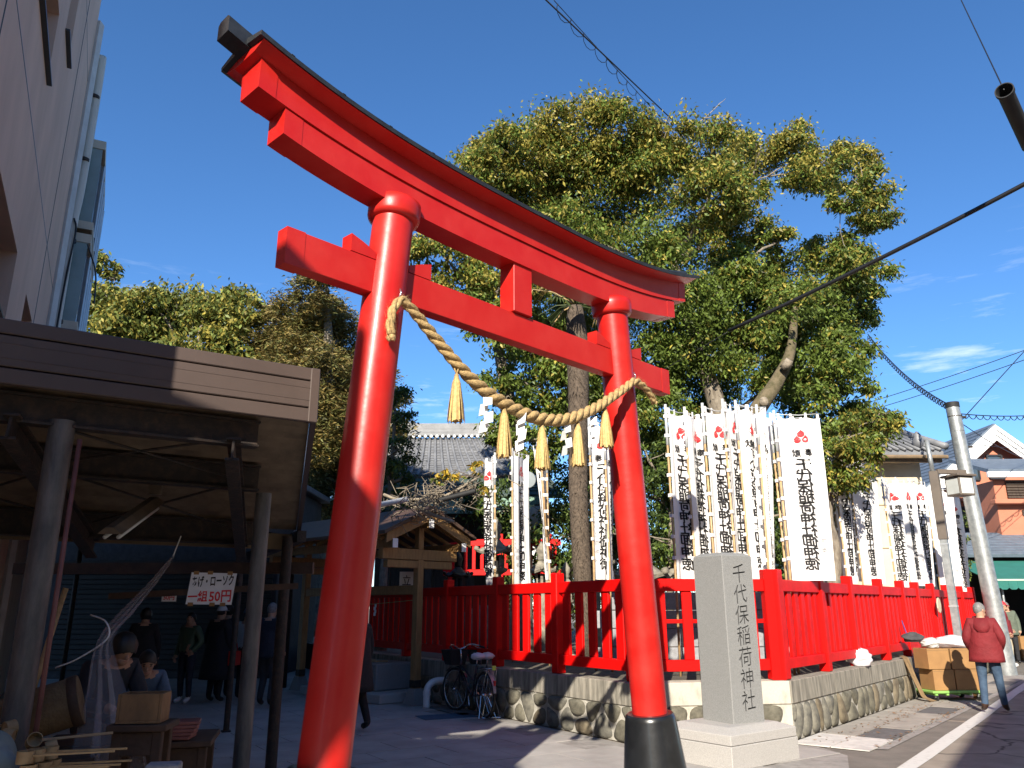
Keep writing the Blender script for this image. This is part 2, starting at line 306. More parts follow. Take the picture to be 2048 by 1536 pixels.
ns = nt.nodes.new('ShaderNodeTexNoise'); ns.inputs['Scale'].default_value = 4.0; ns.inputs['Detail'].default_value = 9; ns.inputs['Roughness'].default_value = 0.75
rs = nt.nodes.new('ShaderNodeValToRGB'); rs.color_ramp.elements[0].position = 0.66; rs.color_ramp.elements[1].position = 0.74; rs.color_ramp.elements[1].color = (.55, .55, .55, 1)
ms = nt.nodes.new('ShaderNodeMixRGB'); ms.inputs['Color2'].default_value = (0.50, 0.10, 0.08, 1); bs_ = nt.nodes['Principled BSDF']; src = bs_.inputs['Base Color'].links[0].from_socket
nt.links.new(ge.outputs['Position'], mp_.inputs['Vector']); nt.links.new(mp_.outputs[0], ns.inputs['Vector']); nt.links.new(ns.outputs['Fac'], rs.inputs['Fac']); nt.links.new(rs.outputs['Color'], ms.inputs['Fac']); nt.links.new(src, ms.inputs['Color1']); nt.links.new(ms.outputs[0], bs_.inputs['Base Color'])
mr_ = nt.nodes.new('ShaderNodeMapRange'); mr_.inputs['To Min'].default_value = 0.26; mr_.inputs['To Max'].default_value = 0.52; nt.links.new(ns.outputs['Fac'], mr_.inputs['Value']); nt.links.new(mr_.outputs[0], bs_.inputs['Roughness'])
nt = M_['asphalt'].node_tree; vo = nt.nodes.new('ShaderNodeTexVoronoi'); vo.feature = 'DISTANCE_TO_EDGE'; vo.inputs['Scale'].default_value = 0.55
ge = nt.nodes.new('ShaderNodeNewGeometry'); wz = nt.nodes.new('ShaderNodeTexNoise'); wz.inputs['Scale'].default_value = 2.0; ad = nt.nodes.new('ShaderNodeMixRGB'); ad.blend_type = 'ADD'; ad.inputs[0].default_value = 0.5
nt.links.new(ge.outputs['Position'], ad.inputs[1]); nt.links.new(ge.outputs['Position'], wz.inputs['Vector']); nt.links.new(wz.outputs['Color'], ad.inputs[2]); nt.links.new(ad.outputs[0], vo.inputs['Vector'])
rv = nt.nodes.new('ShaderNodeValToRGB'); rv.color_ramp.elements[0].position = 0.004; rv.color_ramp.elements[0].color = (.35, .35, .35, 1); rv.color_ramp.elements[1].position = 0.016
ml = nt.nodes.new('ShaderNodeMixRGB'); ml.blend_type = 'MULTIPLY'; ml.inputs[0].default_value = 1.0
bs_ = nt.nodes['Principled BSDF']; src = bs_.inputs['Base Color'].links[0].from_socket
nt.links.new(vo.outputs['Distance'], rv.inputs['Fac']); nt.links.new(src, ml.inputs[1]); nt.links.new(rv.outputs['Color'], ml.inputs[2]); nt.links.new(ml.outputs[0], bs_.inputs['Base Color'])
# ---------------------------------------------------------------- lettering
_gc = {}
def glyphs(text, bold=0.012):
    """flat lettering outline as a list of (verts2d, faces); unit em, origin at the centre of its box"""
    if (text, bold) in _gc: return _gc[(text, bold)]
    cu = bpy.data.curves.new('lettering', 'FONT'); cu.body = text; cu.offset = bold; cu.resolution_u = 2; cu.align_x = 'CENTER'; cu.align_y = 'CENTER'
    ob = bpy.data.objects.new('lettering', cu); C.objects.link(ob); dg = bpy.context.evaluated_depsgraph_get(); dg.update()
    me = bpy.data.meshes.new_from_object(ob.evaluated_get(dg))
    vs = [(v.co.x, v.co.y) for v in me.vertices]; fs = [tuple(p.vertices) for p in me.polygons]
    xs = [v[0] for v in vs]; ys = [v[1] for v in vs]; cx, cy = (min(xs)+max(xs))/2, (min(ys)+max(ys))/2
    vs = [(x-cx, y-cy) for x, y in vs]
    bpy.data.objects.remove(ob); bpy.data.curves.remove(cu); bpy.data.meshes.remove(me)
    _gc[(text, bold)] = (vs, fs); return vs, fs
BANNER_TXT = '千代保稲荷神社御神徳'
for ch in BANNER_TXT + '奉献加藤孝人立': glyphs(ch, 0.0)
for tx in ('あげ・ローソク', '一組', '50円'): glyphs(tx, 0.022)
# ---------------------------------------------------------------- ground, road, plaza
K1 = Vector((1.48, 10.30, 0)); K2 = Vector((3.50, 10.58, 0))
DF = azd(-33.1); DR = azd(39.3)
W0 = K1 + DF*9.5; W3 = K2 + DR*13.5
mb = MB(); mb.add([(-600, -600, -0.012), (600, -600, -0.012), (600, 900, -0.012), (-600, 900, -0.012)], [(0, 1, 2, 3)])
struct(mb.build('ground', M_['asphalt']))
# paving of the plaza under and behind the gate: a joint sheet and single slabs
def clip_poly(poly, p, n):
    res = []
    for i in range(len(poly)):
        a, b = poly[i], poly[(i+1) % len(poly)]
        da, db = (a-p).dot(n), (b-p).dot(n)
        if da >= 0: res.append(a)
        if (da >= 0) != (db >= 0): res.append(a+(b-a)*(da/(da-db)))
    return res
plaza = [V(-9, 1.5, 0), V(-1.5, 2.0, 0), V(2.6, 7.75, 0), V(3.42, 8.75, 0), V(3.75, 9.6, 0), V(3.56, 10.55, 0), V(1.46, 10.27, 0), V(W0.x-.02, W0.y-.03, 0), V(-6, 24, 0), V(-14, 24, 0)]
pv = MB(); pv.add([(p.x, p.y, -0.006) for p in plaza], [tuple(range(len(plaza)))])
pv_o = struct(pv.build('plaza_pavement', M_['paving_joint']))
e1, e2 = azd(56.9), azd(-33.1); org = V(0, 8, 0)
def inside(p):
    c = False; n = len(plaza); j = n-1
    for i in range(n):
        a, b = plaza[i], plaza[j]
        if (a.y > p.y) != (b.y > p.y) and p.x < (b.x-a.x)*(p.y-a.y)/(b.y-a.y)+a.x: c = not c
        j = i
    return c
cnt = 0; far = MB()
for i in range(-14, 12):
    for j in range(-8, 30):
        off = 0.45 if j % 2 else 0.0
        a0, b0 = i*0.9+off, j*0.6
        poly = [org+e1*(a0+.005)+e2*(b0+.005), org+e1*(a0+.895)+e2*(b0+.005), org+e1*(a0+.895)+e2*(b0+.595), org+e1*(a0+.005)+e2*(b0+.595)]
        ins = [inside(p) for p in poly]
        if not any(ins): continue
        if not all(ins):
            # cut along the convex stretch of the outline on the camera side
            for k in range(len(plaza)):
                a, b = plaza[k], plaza[(k+1) % len(plaza)]
                if k in (5, 6): continue
                n = V(-(b-a).y, (b-a).x, 0)
                poly = clip_poly(poly, a, n) if len(poly) > 2 else poly
            if len(poly) < 3: continue
        cen = sum(poly, V(0, 0, 0))/len(poly)
        if not inside(cen): continue
        z = random.uniform(0.0, 0.0025)
        tgt = MB() if (cnt < 290 and -4.5 < cen.x and 4 < cen.y < 15.5) else far
        tgt.prism([(p.x, p.y, -0.004) for p in poly], (0, 0, 0.006+z))
        if tgt is not far:
            tgt.build('paving_slab', M_['paving'], pv_o); cnt += 1
fo = far.build('paving_slabs_beyond', M_['paving'], pv_o); fo['kind'] = 'stuff'
# concrete gutter strip along the right wall, slab by slab, and the dark drain cover strip beside it
gu = struct(MB().add([tuple(p) for p in (K2+V(.1, -.35, 0.0), K2+V(.85, -.65, 0.0), K2+DR*13+V(.85, -.65, 0), K2+DR*13+V(.1, -.1, 0))], [(0, 1, 2, 3)]).build('gutter', M_['paving_joint']))
nr = V(DR.y, -DR.x, 0)
gz = 0.0
for k in range(12):
    s0 = -0.25+k*1.0
    for (w0, w1, mm, nm) in ((0.05, 0.50, M_['gutter'], 'gutter_slab'), (0.515, 0.95, M_['dkcover'] if k % 3 == 1 else M_['gutter'], 'drain_cover')):
        P = [K2+DR*(s0+.01)+nr*w0, K2+DR*(s0+.99)+nr*w0, K2+DR*(s0+.99)+nr*w1, K2+DR*(s0+.01)+nr*w1]
        if mm is M_['gutter'] and k == 0: mm = M_['kerb_white']
        MB().prism([(p.x, p.y, 0.001) for p in P], (0, 0, 0.008+random.uniform(0, .004))).build(nm, mm, gu)
# patch joints along the road edge and the painted edge line
ln = V(11.354-3.897, 18.572-8.852, 0).normalized(); lp = V(ln.y, -ln.x, 0); L0 = V(3.95, 8.85, 0)
lm = MB()
nseg = 60; pts = []
for k in range(nseg+1):
    s = -9+k*0.9; c = L0+ln*s
    pts.append((c-lp*(.005+random.uniform(0, .012)), c+lp*(.165+random.uniform(-.012, .01))))
for k in range(nseg):
    lm.add([(p.x, p.y, -0.005) for p in (pts[k][0], pts[k][1], pts[k+1][1], pts[k+1][0])], [(0, 1, 2, 3)])
struct(lm.build('road_edge_line', M_['roadpaint']))
rp = MB()
for (s, w0, w1, l) in ((-2, -.95, -.02, 6.2), (4.4, -.95, -.02, 7), (11.6, -.9, -.02, 8)):
    c = L0+ln*s; P = [c+lp*w0, c+lp*w1, c+lp*w1+ln*l, c+lp*w0+ln*l]
    rp.add([(p.x, p.y, -0.008) for p in P], [(0, 1, 2, 3)])
struct(rp.build('road_patch', mat('road_patch_asphalt', (0.17, 0.15, 0.13), 0.92, 0.15, 3, 0.5, 140)))
# raised shrine ground behind the walls
tr = [K1+V(0.02, .12, 0), K2+V(-.03, .1, 0), W3+V(-.15, .1, 0), V(16, 50, 0), V(-14, 50, 0), V(-9, 30, 0), W0+V(.1, .1, 0)]
struct(MB().prism([(p.x, p.y, 0.0) for p in tr], (0, 0, 0.66)).build('shrine_ground', M_['soil']))
# ---------------------------------------------------------------- stone walls
def voronoi_stones(L, H, rows, seed, tall=False):
    rnd = random.Random(seed); pts = []
    for r in range(rows):
        step = (0.235 if tall else 0.37); n = int(L/step)
        for i in range(n+1):
            pts.append(V((i+.5*(r % 2)+rnd.uniform(-.36, .36))*step, (r+.5+rnd.uniform(-.3, .3))*H/rows, 0))
    cells = []
    for p in pts:
        if p.x < -.05 or p.x > L+.05: continue
        poly = [V(0.01, 0.0, 0), V(L-.01, 0.0, 0), V(L-.01, H, 0), V(0.01, H, 0)]
        for q in pts:
            if q is p or (q-p).length > 1.2: continue
            m = (p+q)/2; n = (p-q).normalized(); poly = clip_poly(poly, m+n*rnd.uniform(.010, .024), n)
            if len(poly) < 3: break
        if len(poly) < 3: continue
        for _ in range(2 if len(poly) < 7 else 1):
            q2 = []
            for i in range(len(poly)):
                a, b = poly[i], poly[(i+1) % len(poly)]; q2 += [a*.76+b*.24, a*.24+b*.76]
            poly = q2
        ar = sum(poly[i].x*poly[(i+1) % len(poly)].y-poly[(i+1) % len(poly)].x*poly[i].y for i in range(len(poly)))/2
        if abs(ar) > 0.006: cells.append(poly)
    return cells
def stone_wall(name, label, p0, p1, seed, cop_mat, rows, tall=False, few=False):
    d = (p1-p0); L = d.length; d.normalize(); no = V(d.y, -d.x, 0)
    t = thing(name, label, 'wall', tuple((p0+p1)/2))
    W = lambda s, z, o: p0+d*s+no*o+V(0, 0, z)
    MB().add([W(0, 0, 0), W(L, 0, 0), W(L, .425, 0), W(0, .425, 0), W(0, 0, -.25), W(L, 0, -.25), W(L, .425, -.25), W(0, .425, -.25)],
             [(0,1,2,3),(4,7,6,5),(3,2,6,7),(0,4,5,1),(0,3,7,4),(1,5,6,2)]).build('mortar_backing', M_['mortar'] if not few else M_['concrete_new'], t)
    s = 0.0; rnd = random.Random(seed)
    while s < L-.05:
        l = min(L-s, rnd.uniform(1.5, 2.3)); l = L-s if L-s-l < .6 else l
        MB().add([W(s+.004, .425, .02), W(s+l-.004, .425, .02), W(s+l-.004, .695, .012), W(s+.004, .695, .012),
                  W(s+.004, .425, -.26), W(s+l-.004, .425, -.26), W(s+l-.004, .70, -.26), W(s+.004, .70, -.26)],
                 [(0,1,2,3),(4,7,6,5),(3,2,6,7),(0,4,5,1),(0,3,7,4),(1,5,6,2)]).build('coping', cop_mat, t, bevel=.008)
        s += l
    sm = [M_['stone_a'], M_['stone_b'], M_['stone_c'], M_['stone_a']]
    for poly in voronoi_stones(L, .42, rows, seed, tall):
        if few and rnd.random() < .45: continue
        c = sum(poly, V(0, 0, 0))/len(poly); n = len(poly); mb = MB(); pr = rnd.uniform(.03, .055); vs = []
        for k, (f, o) in enumerate(((1.0, -.01), (.93, pr*.55), (.62, pr))):
            vs += [W(c.x+(p.x-c.x)*f, c.y+(p.y-c.y)*f, o+rnd.uniform(-.003, .003)) for p in poly]
        vs.append(W(c.x, c.y, pr*1.08))
        fs = [(k*n+i, k*n+(i+1) % n, (k+1)*n+(i+1) % n, (k+1)*n+i) for k in range(2) for i in range(n)]+[(2*n+i, 2*n+(i+1) % n, 3*n) for i in range(n)]
        mb.add(vs, fs); mb.build('stone', rnd.choice(sm), t, smooth=True)
    return t
stone_wall('stone_wall', 'low wall of rounded stones with streaked coping behind the bicycle and gate', W0, K1, 3, M_['concrete'], 2)
stone_wall('stone_wall', 'short pale concrete wall face behind the granite pillar at the corner', K1+V(.004, 0, 0), K2, 5, M_['concrete_new'], 2, few=True)
stone_wall('stone_wall', 'streaked wall of tall oval stones running along the road', K2+DR*.006, W3, 8, M_['concrete'], 1, tall=True)
# ---------------------------------------------------------------- red fences
def fence(name, label, p0, p1, posts, pitch, sw, inset=.13, mid=False, big=()):
    d = (p1-p0); L = d.length; d.normalize(); no = V(d.y, -d.x, 0); rz = math.atan2(d.y, d.x)
    t = thing(name, label, 'fence', tuple(p0+V(0, 0, .7)))
    at = lambda s, z, o=0.0: tuple(p0+d*s+no*(o-inset)+V(0, 0, z))
    for i, s in enumerate(posts):
        w = .19 if i in big else .15
        bx('post', (w, w, 1.375), M_['fence'], t, at(s, .70+.6875), rz, .012)
    for i in range(len(posts)-1):
        a, b = posts[i]+(.095 if i in big else .075), posts[i+1]-(.095 if i+1 in big else .075)
        m = (a+b)/2
        bx('rail', (b-a, .10, .155), M_['fence'], t, at(m, 1.872), rz, .008)
        bx('rail', (b-a, .10, .135), M_['fence'], t, at(m, .885), rz, .008)
        if mid: bx('rail', (b-a, .04, .05), M_['fence'], t, at(m, 1.42, -.055), rz, .005)
        n = max(1, round((b-a)/pitch)); st = (b-a)/n
        for k in range(n):
            bx('slat', (sw, .042, .84), M_['fence'], t, at(a+(k+.5)*st, 1.3735), rz, .006)
    return t
fl = (W0-K1).length
fence('red_fence', 'red slatted fence on the stone wall behind the parked bicycle', W0, K1-DF*.05, [fl-9.4, fl-6.65, fl-5.0, fl-3.33, fl-1.71, fl-.12], .27, .155)
fence('red_fence', 'short red fence with wide gaps behind the granite pillar', K1+V(.03, .0, 0), K2+V(-.13, -.01, 0), [.16, 1.02, 1.9], .36, .13, mid=True)
fence('red_fence', 'long red fence with close slats along the road', K2+DR*.04, W3, [.05, 1.75, 3.16, 4.88, 6.37, 7.5, 8.85, 10.3, 11.85, 13.3], .255, .145, big=(0,))
# ---------------------------------------------------------------- torii gate
TT = V(.0532, 6.2186, 0); Tt = V(math.sin(.7589), math.cos(.7589), 0); Tn = V(math.cos(.7589), -math.sin(.7589), 0)
def tw(a, b, z): return TT+Tt*a+Tn*b+V(0, 0, z)
torii = thing('torii_gate', 'tall red shrine gate with black roofed lintel over the plaza entrance', 'shrine gate', tuple(TT))
LEAN = .0909; AF = 1.7402
zs0 = lambda a: 4.385+.0142*abs(a)**3
zk0 = lambda a: 4.600+.0122*abs(a)**3
zk1 = lambda a: 4.815+.0139*abs(a)**3
def sweep(a0, a1, sec, n=48):
    """sec(a) -> closed (b, z) outline, swept along the gate's length"""
    mb = MB(); k = len(sec(0)); vs = []
    for i in range(n+1):
        a = a0+(a1-a0)*i/n; vs += [tw(a, b, z) for b, z in sec(a)]
    fs = [(i*k+j, i*k+(j+1) % k, (i+1)*k+(j+1) % k, (i+1)*k+j) for i in range(n) for j in range(k)]
    fs += [tuple(range(k-1, -1, -1)), tuple(n*k+j for j in range(k))]
    return mb.add(vs, fs)
for sg, lab in ((-1, None), (1, None)):
    ax = lambda z: tw(sg*(AF-LEAN*z), 0, z)
    p = MB().tube([ax(.60+i*(4.36-.60)/14) for i in range(15)], [.1545-.005*i/14 for i in range(15)], 40).build('pillar', M_['torii'], torii, smooth=True, auto=40)
    axd = (ax(1)-ax(0)).normalized()
    MB().lathe([(.155, 0), (.185, .012), (.193, .035), (.195, .10), (.192, .145), (.17, .165)], 40, ax(4.325), axd).build('pillar_collar', M_['torii'], torii, smooth=True, auto=50)
    MB().lathe([(.305, 0), (.30, .02), (.222, .66), (.215, .69), (.20, .705), (.152, .708)], 40, ax(0.0), axd).build('pillar_base', M_['black'], torii, smooth=True, auto=40)
    MB().tube([ax(3.66)+Tn*.15, ax(3.67)+Tn*.19, ax(3.70)+Tn*.20, ax(3.73)+Tn*.185], .007, 6).build('hook', M_['chrome'], torii, smooth=True)
kas = sweep(-2.543, 2.543, lambda a: [(-.115, zk0(a)), (.115, zk0(a)), (.125, zk1(a)), (-.125, zk1(a))]).build('lintel_beam', M_['torii'], torii, auto=30, smooth=True)
shi = sweep(-2.335, 2.335, lambda a: [(-.10, zs0(a)), (.10, zs0(a)), (.10, zk0(a)-.004), (-.10, zk0(a)-.004)]).build('under_lintel_beam', M_['torii'], torii, auto=30, smooth=True)
for sg in (-1, 1):
    sweep(sg*2.336, sg*2.20, lambda a: [(-.103, zs0(a)-.003), (.103, zs0(a)-.003), (.103, zk0(a)-.006), (-.103, zk0(a)-.006)], 4).build('end_band', M_['torii'], shi)
    sweep(sg*2.544, sg*2.42, lambda a: [(-.118, zk0(a)-.003), (.118, zk0(a)-.003), (.128, zk1(a)-.002), (-.128, zk1(a)-.002)], 4).build('end_band', M_['torii'], kas)
sweep(-2.60, 2.60, lambda a: [(-.13, zk1(a)-.035), (.13, zk1(a)-.035), (.245, zk1(a)-.006), (.0, zk1(a)+.028), (-.245, zk1(a)-.006)]).build('eave_board', M_['torii'], torii)
roof = sweep(-2.63, 2.63, lambda a: [(-.262, zk1(a)-.010), (-.248, zk1(a)-.003), (0, zk1(a)+.031), (.248, zk1(a)-.003), (.262, zk1(a)-.010), (.265, zk1(a)+.022), (.09, zk1(a)+.062), (-.09, zk1(a)+.062), (-.265, zk1(a)+.022)]).build('roof_cap', M_['copper_black'], torii)
sweep(-2.76, 2.70, lambda a: [(-.075, zk1(a)+.012), (.075, zk1(a)+.012), (.075, zk1(a)+.120), (.05, zk1(a)+.140), (-.05, zk1(a)+.140), (-.075, zk1(a)+.120)]).build('ridge_bar', M_['copper_black'], roof)
for k in range(-6, 7):
    sweep(k*.4-.012, k*.4+.012, lambda a: [(-.267, zk1(a)+.020), (-.09, zk1(a)+.064), (.09, zk1(a)+.064), (.267, zk1(a)+.020), (.267, zk1(a)+.026), (.09, zk1(a)+.070), (-.09, zk1(a)+.070), (-.267, zk1(a)+.026)], 1).build('roof_seam', M_['copper_black'], roof)
nuki = MB().beam(tw(-2.224, 0, 3.828), tw(2.224, 0, 3.828), .108, .250).build('tie_beam', M_['torii'], torii, bevel=.004)
for sg in (-1, 1):
    MB().beam(tw(sg*2.226, 0, 3.828), tw(sg*2.09, 0, 3.828), .114, .256).build('end_band', M_['torii'], nuki)
    for o0, o1 in ((1.525, 1.735), (1.225, 1.015)):
        P = [tw(sg*o0, .055, 3.957), tw(sg*o1, .055, 3.957), tw(sg*o1, .055, 4.085), tw(sg*(o0*.45+o1*.55), .055, 4.055), tw(sg*o0, .055, 4.01)]
        MB().prism(P, -Tn*.11).build('wedge', M_['torii'], torii)
MB().beam(tw(-.025, 0, 3.955), tw(-.025, 0, 4.40), .225, .165, up=tuple(Tn)).build('centre_strut', M_['torii'], torii, bevel=.005)
# ---------------------------------------------------------------- straw rope with tassels and zigzag papers
rp_ = [(-1.465, .20, 3.335), (-1.485, .205, 3.40), (-1.49, .21, 3.475), (-1.475, .215, 3.56), (-1.42, .215, 3.632), (-1.385, .215, 3.632), (-1.28, .212, 3.575), (-1.13, .21, 3.470), (-.84, .21, 3.275), (-.58, .21, 3.148),
       (-.26, .21, 3.068), (.04, .21, 3.045), (.35, .21, 3.095), (.69, .21, 3.232), (.99, .21, 3.402), (1.20, .212, 3.53), (1.33, .215, 3.618), (1.40, .215, 3.632), (1.48, .215, 3.62), (1.57, .21, 3.588), (1.65, .205, 3.54), (1.715, .20, 3.49)]
def cr_spline(P, n):
    P = [Vector(p) for p in P]; P = [P[0]*2-P[1]]+P+[P[-1]*2-P[-2]]; res = []
    for i in range(1, len(P)-2):
        a, b, c, d = P[i-1:i+3]
        for k in range(n):
            t = k/n; res.append(.5*((2*b)+(c-a)*t+(2*a-5*b+4*c-d)*t*t+(3*b-a-3*c+d)*t**3))
    res.append(P[-2]); return res
rope_c = [tw(*p) for p in cr_spline(rp_, 14)]
rope = thing('straw_rope', 'thick twisted straw rope hung in a sag between the gate pillars', 'rope', tuple(rope_c[len(rope_c)//2]))
cum = [0]
for i in range(1, len(rope_c)): cum.append(cum[-1]+(rope_c[i]-rope_c[i-1]).length)
tot = cum[-1]
for st in range(3):
    pts, rr = [], []; prev = Tn.copy()
    for i, p in enumerate(rope_c):
        d = (rope_c[min(i+1, len(rope_c)-1)]-rope_c[max(i-1, 0)]).normalized(); a = (prev-d*prev.dot(d)).normalized(); prev = a; c = d.cross(a)
        u = cum[i]/tot; th = .019+.0095*math.sin(math.pi*min(1, max(0, (u-.08)/.84)))
        if u < .1 or u > .93: th = .017
        if u < .02 or u > .985: th *= .8+.3*abs(math.sin(u*300))
        ph = -cum[i]/.30*2*math.pi*1.0+st*2*math.pi/3
        pts.append(p+(a*math.cos(ph)+c*math.sin(ph))*th*.92); rr.append(th*(1.0+.04*math.sin(i*1.7+st)))
    MB().tube(pts, rr, 9).build('strand', M_['straw'], rope, smooth=True)
rnd = random.Random(5); fb = MB()
for k in range(900):
    i = rnd.randrange(2, len(rope_c)-3); p = rope_c[i].lerp(rope_c[i+1], rnd.random()); d = (rope_c[i+1]-rope_c[i-1]).normalized()
    o = V(rnd.gauss(0, 1), rnd.gauss(0, 1), rnd.gauss(0, 1)); o = (o-d*o.dot(d)).normalized(); r0 = .05; b0 = p+o*r0*.8; e = b0+(d*rnd.choice((-1, 1))*.8+o*rnd.uniform(.1, .7)).normalized()*rnd.uniform(.02, .055); s_ = d.cross(o)*.0011
    fb.add([b0-s_, b0+s_, e], [(0, 1, 2)])
fo = fb.build('loose_straw', M_['straw'], rope); fo['kind'] = 'stuff'
names_t = ['leftmost straw tassel on the gate rope, hanging against blue sky', 'second straw tassel from the left on the gate rope, before the tiled roof',
           'third straw tassel from the left, at the bottom of the rope sag', 'fourth straw tassel from the left on the gate rope, by the palm trunk', 'rightmost straw tassel on the rope, beside the right gate pillar']
for k, (a, z, l) in enumerate(((-.885, 3.225, .36), (-.39, 3.06, .385), (.04, 3.005, .37), (.495, 3.11, .39), (.885, 3.30, .37))):
    top = tw(a, .215, z); t = thing('straw_tassel', names_t[k], 'tassel', tuple(top), 'straw tassels on the gate rope')
    rnd = random.Random(k); mb = MB()
    for ring, cntr in ((.25, 14), (.6, 26), (1.0, 46)):
        for j in range(cntr):
            an = 2*math.pi*(j+rnd.random())/cntr; rb = .062*ring*rnd.uniform(.85, 1.12); dl = l*rnd.uniform(.95, 1.02)
            o = V(math.cos(an), math.sin(an), 0); sd = V(-o.y, o.x, 0)
            P = [top+o*.011*ring+V(0, 0, -.02), top+o*(.030*ring)+V(0, 0, -.02-.16*dl), top+o*(rb*.8)+V(0, 0, -.02-.6*dl), top+o*rb+V(0, 0, -dl)]
            W_ = (.003, .0045, .0055, .0045)
            mb.add([p+sd*s*w for p, w in zip(P, W_) for s in (-1, 1)], [(i*2, i*2+1, i*2+3, i*2+2) for i in range(3)])
            mb.add([p+o*.003+sd*s*w*.2 for p, w in zip(P, W_) for s in (-1, 1)], [(i*2, i*2+1, i*2+3, i*2+2) for i in range(3)])
    mb.build('straw_bundle', M_['straw_lt'], t)
    MB().lathe([(.006, .0), (.016, -.012), (.017, -.03), (.026, -.07), (.030, -.09), (.02, -.095)], 10, top).build('binding', M_['straw'], t, smooth=True)
    MB().tube([top+V(0, 0, -.01), top+V(.012, .0, .03), top+V(.0, .01, .065), top+V(-.015, 0, .035), top+V(0, 0, -.01)], .007, 6).build('loop', M_['straw'], t, smooth=True)
names_s = ['leftmost zigzag paper streamer on the rope, against sky and leaves', 'second zigzag paper streamer from the left, narrow and turned edgeways',
           'third zigzag paper streamer from the left, broad and folded over', 'rightmost zigzag paper streamer on the rope, crumpled in front of a banner']
for k, (a, z, yaw, sc_) in enumerate(((-.59, 3.11, 20, .86), (-.20, 3.03, 70, .86), (.335, 3.05, 5, .82), (.70, 3.16, 40, .68))):
    top = tw(a, .21, z); t = thing('paper_streamer', names_s[k], 'paper streamer', tuple(top), 'zigzag papers on the gate rope')
    ex = (Tt*math.cos(R(yaw))+Tn*math.sin(R(yaw))); ey = (Tn*math.cos(R(yaw))-Tt*math.sin(R(yaw)))
    for q in range(4):
        x0 = (-.02, -.045, -.015, -.05)[q]*sc_; zz = -.078*q*sc_; w = .082*sc_; h = .098*sc_; til = (.03, -.025, .028, -.02)[q]*sc_
        P = [top+ex*(x0)+V(0, 0, zz)+ey*(.004*q), top+ex*(x0+w)+V(0, 0, zz+.028*sc_)+ey*(.004*q+til*.4), top+ex*(x0+w*.9)+V(0, 0, zz-h*.72)+ey*(.004*q+til), top+ex*(x0-w*.08)+V(0, 0, zz-h)+ey*(.004*q+til)]
        MB().prism(P, ey*.0016).build('paper_fold', M_['paper'], t)
# ---------------------------------------------------------------- granite name pillar
mon = thing('granite_name_pillar', 'square grey granite pillar with carved name on a two-step plinth', 'stone monument', (2.46, 9.4, 0))
mr = azd(52.5); ml = azd(-37.5); MF = V(2.37, 9.09, 0)
def mbox(c0, wr, wl, z0, z1, top=0.0, chs=0.0):
    P = [c0, c0+mr*wr, c0+mr*wr+ml*wl, c0+ml*wl]; c = c0+mr*wr/2+ml*wl/2
    mb = MB(); zt = z1-chs
    lo = [V(p.x, p.y, z0) for p in P]; up = [V(p.x, p.y, zt) for p in P]; tp_ = [V(p.x, p.y, 0)+(c-p)*top/((c-p).length)+V(0, 0, z1) for p in P]
    if chs:
        return mb.add(lo+up+tp_, [(3,2,1,0)]+[(i, (i+1) % 4, 4+(i+1) % 4, 4+i) for i in range(4)]+[(4+i, 4+(i+1) % 4, 8+(i+1) % 4, 8+i) for i in range(4)]+[(8, 9, 10, 11)])
    return mb.add(lo+up, [(3,2,1,0), (4,5,6,7)]+[(i, (i+1) % 4, 4+(i+1) % 4, 4+i) for i in range(4)])
PF = V(2.215, 8.655, 0)
mbox(PF, 1.16, .96, 0.0, .228).build('lower_plinth', M_['granite_lt'], mon, bevel=.006)
mbox(PF+mr*.008+ml*.008, 1.144, .944, .232, .385, .22, .055).build('upper_plinth', M_['granite_lt'], mon, bevel=.006)
pm, pl_m = mr, ml; mr, ml = azd(60), azd(-30)
shaft = mbox(MF, .47, .47, .375, 2.20, .09, .035).build('shaft', M_['granite'], mon, bevel=.007)
fm = MF+mr*.25; fn = V(mr.y, -mr.x, 0)      # the face towards the road
mon_cut = MB()
for k, ch in enumerate('千代保稲荷神社'):
    vs, fs = glyphs(ch, 0.0); s_ = .225; zc = 1.965-k*.225; n = len(vs)
    P = [fm+mr*(x*s_*.95)+V(0, 0, zc+y*s_+x*s_*.10) for x, y in vs]
    ed = {}
    for f in fs:
        for i in range(len(f)):
            e = (f[i], f[(i+1) % len(f)]); ed[e] = ed.get(e, 0)+1
    mon_cut.add([p+fn*.02 for p in P]+[p-fn*.022 for p in P], list(fs)+[tuple(n+i for i in reversed(f)) for f in fs]+[(b, a, n+a, n+b) for (a, b) in ed if (b, a) not in ed])
cme = mon_cut.mesh('lettering_cut'); cme.materials.append(M_['groove_shade'])
bm = bmesh.new(); bm.from_mesh(cme); bmesh.ops.recalc_face_normals(bm, faces=bm.faces[:]); bm.to_mesh(cme); bm.free()
cob = bpy.data.objects.new('lettering_cut', cme); C.objects.link(cob)
md = shaft.modifiers.new('carve', 'BOOLEAN'); md.operation = 'DIFFERENCE'; md.solver = 'EXACT'; md.object = cob; md.material_mode = 'TRANSFER'
dg = bpy.context.evaluated_depsgraph_get(); dg.update()
carved = bpy.data.meshes.new_from_object(shaft.evaluated_get(dg)); shaft.modifiers.clear()
if len(carved.polygons) > 200: shaft.data = carved
print('carved faces', len(carved.polygons), [m.name for m in carved.materials])
bpy.data.objects.remove(cob)
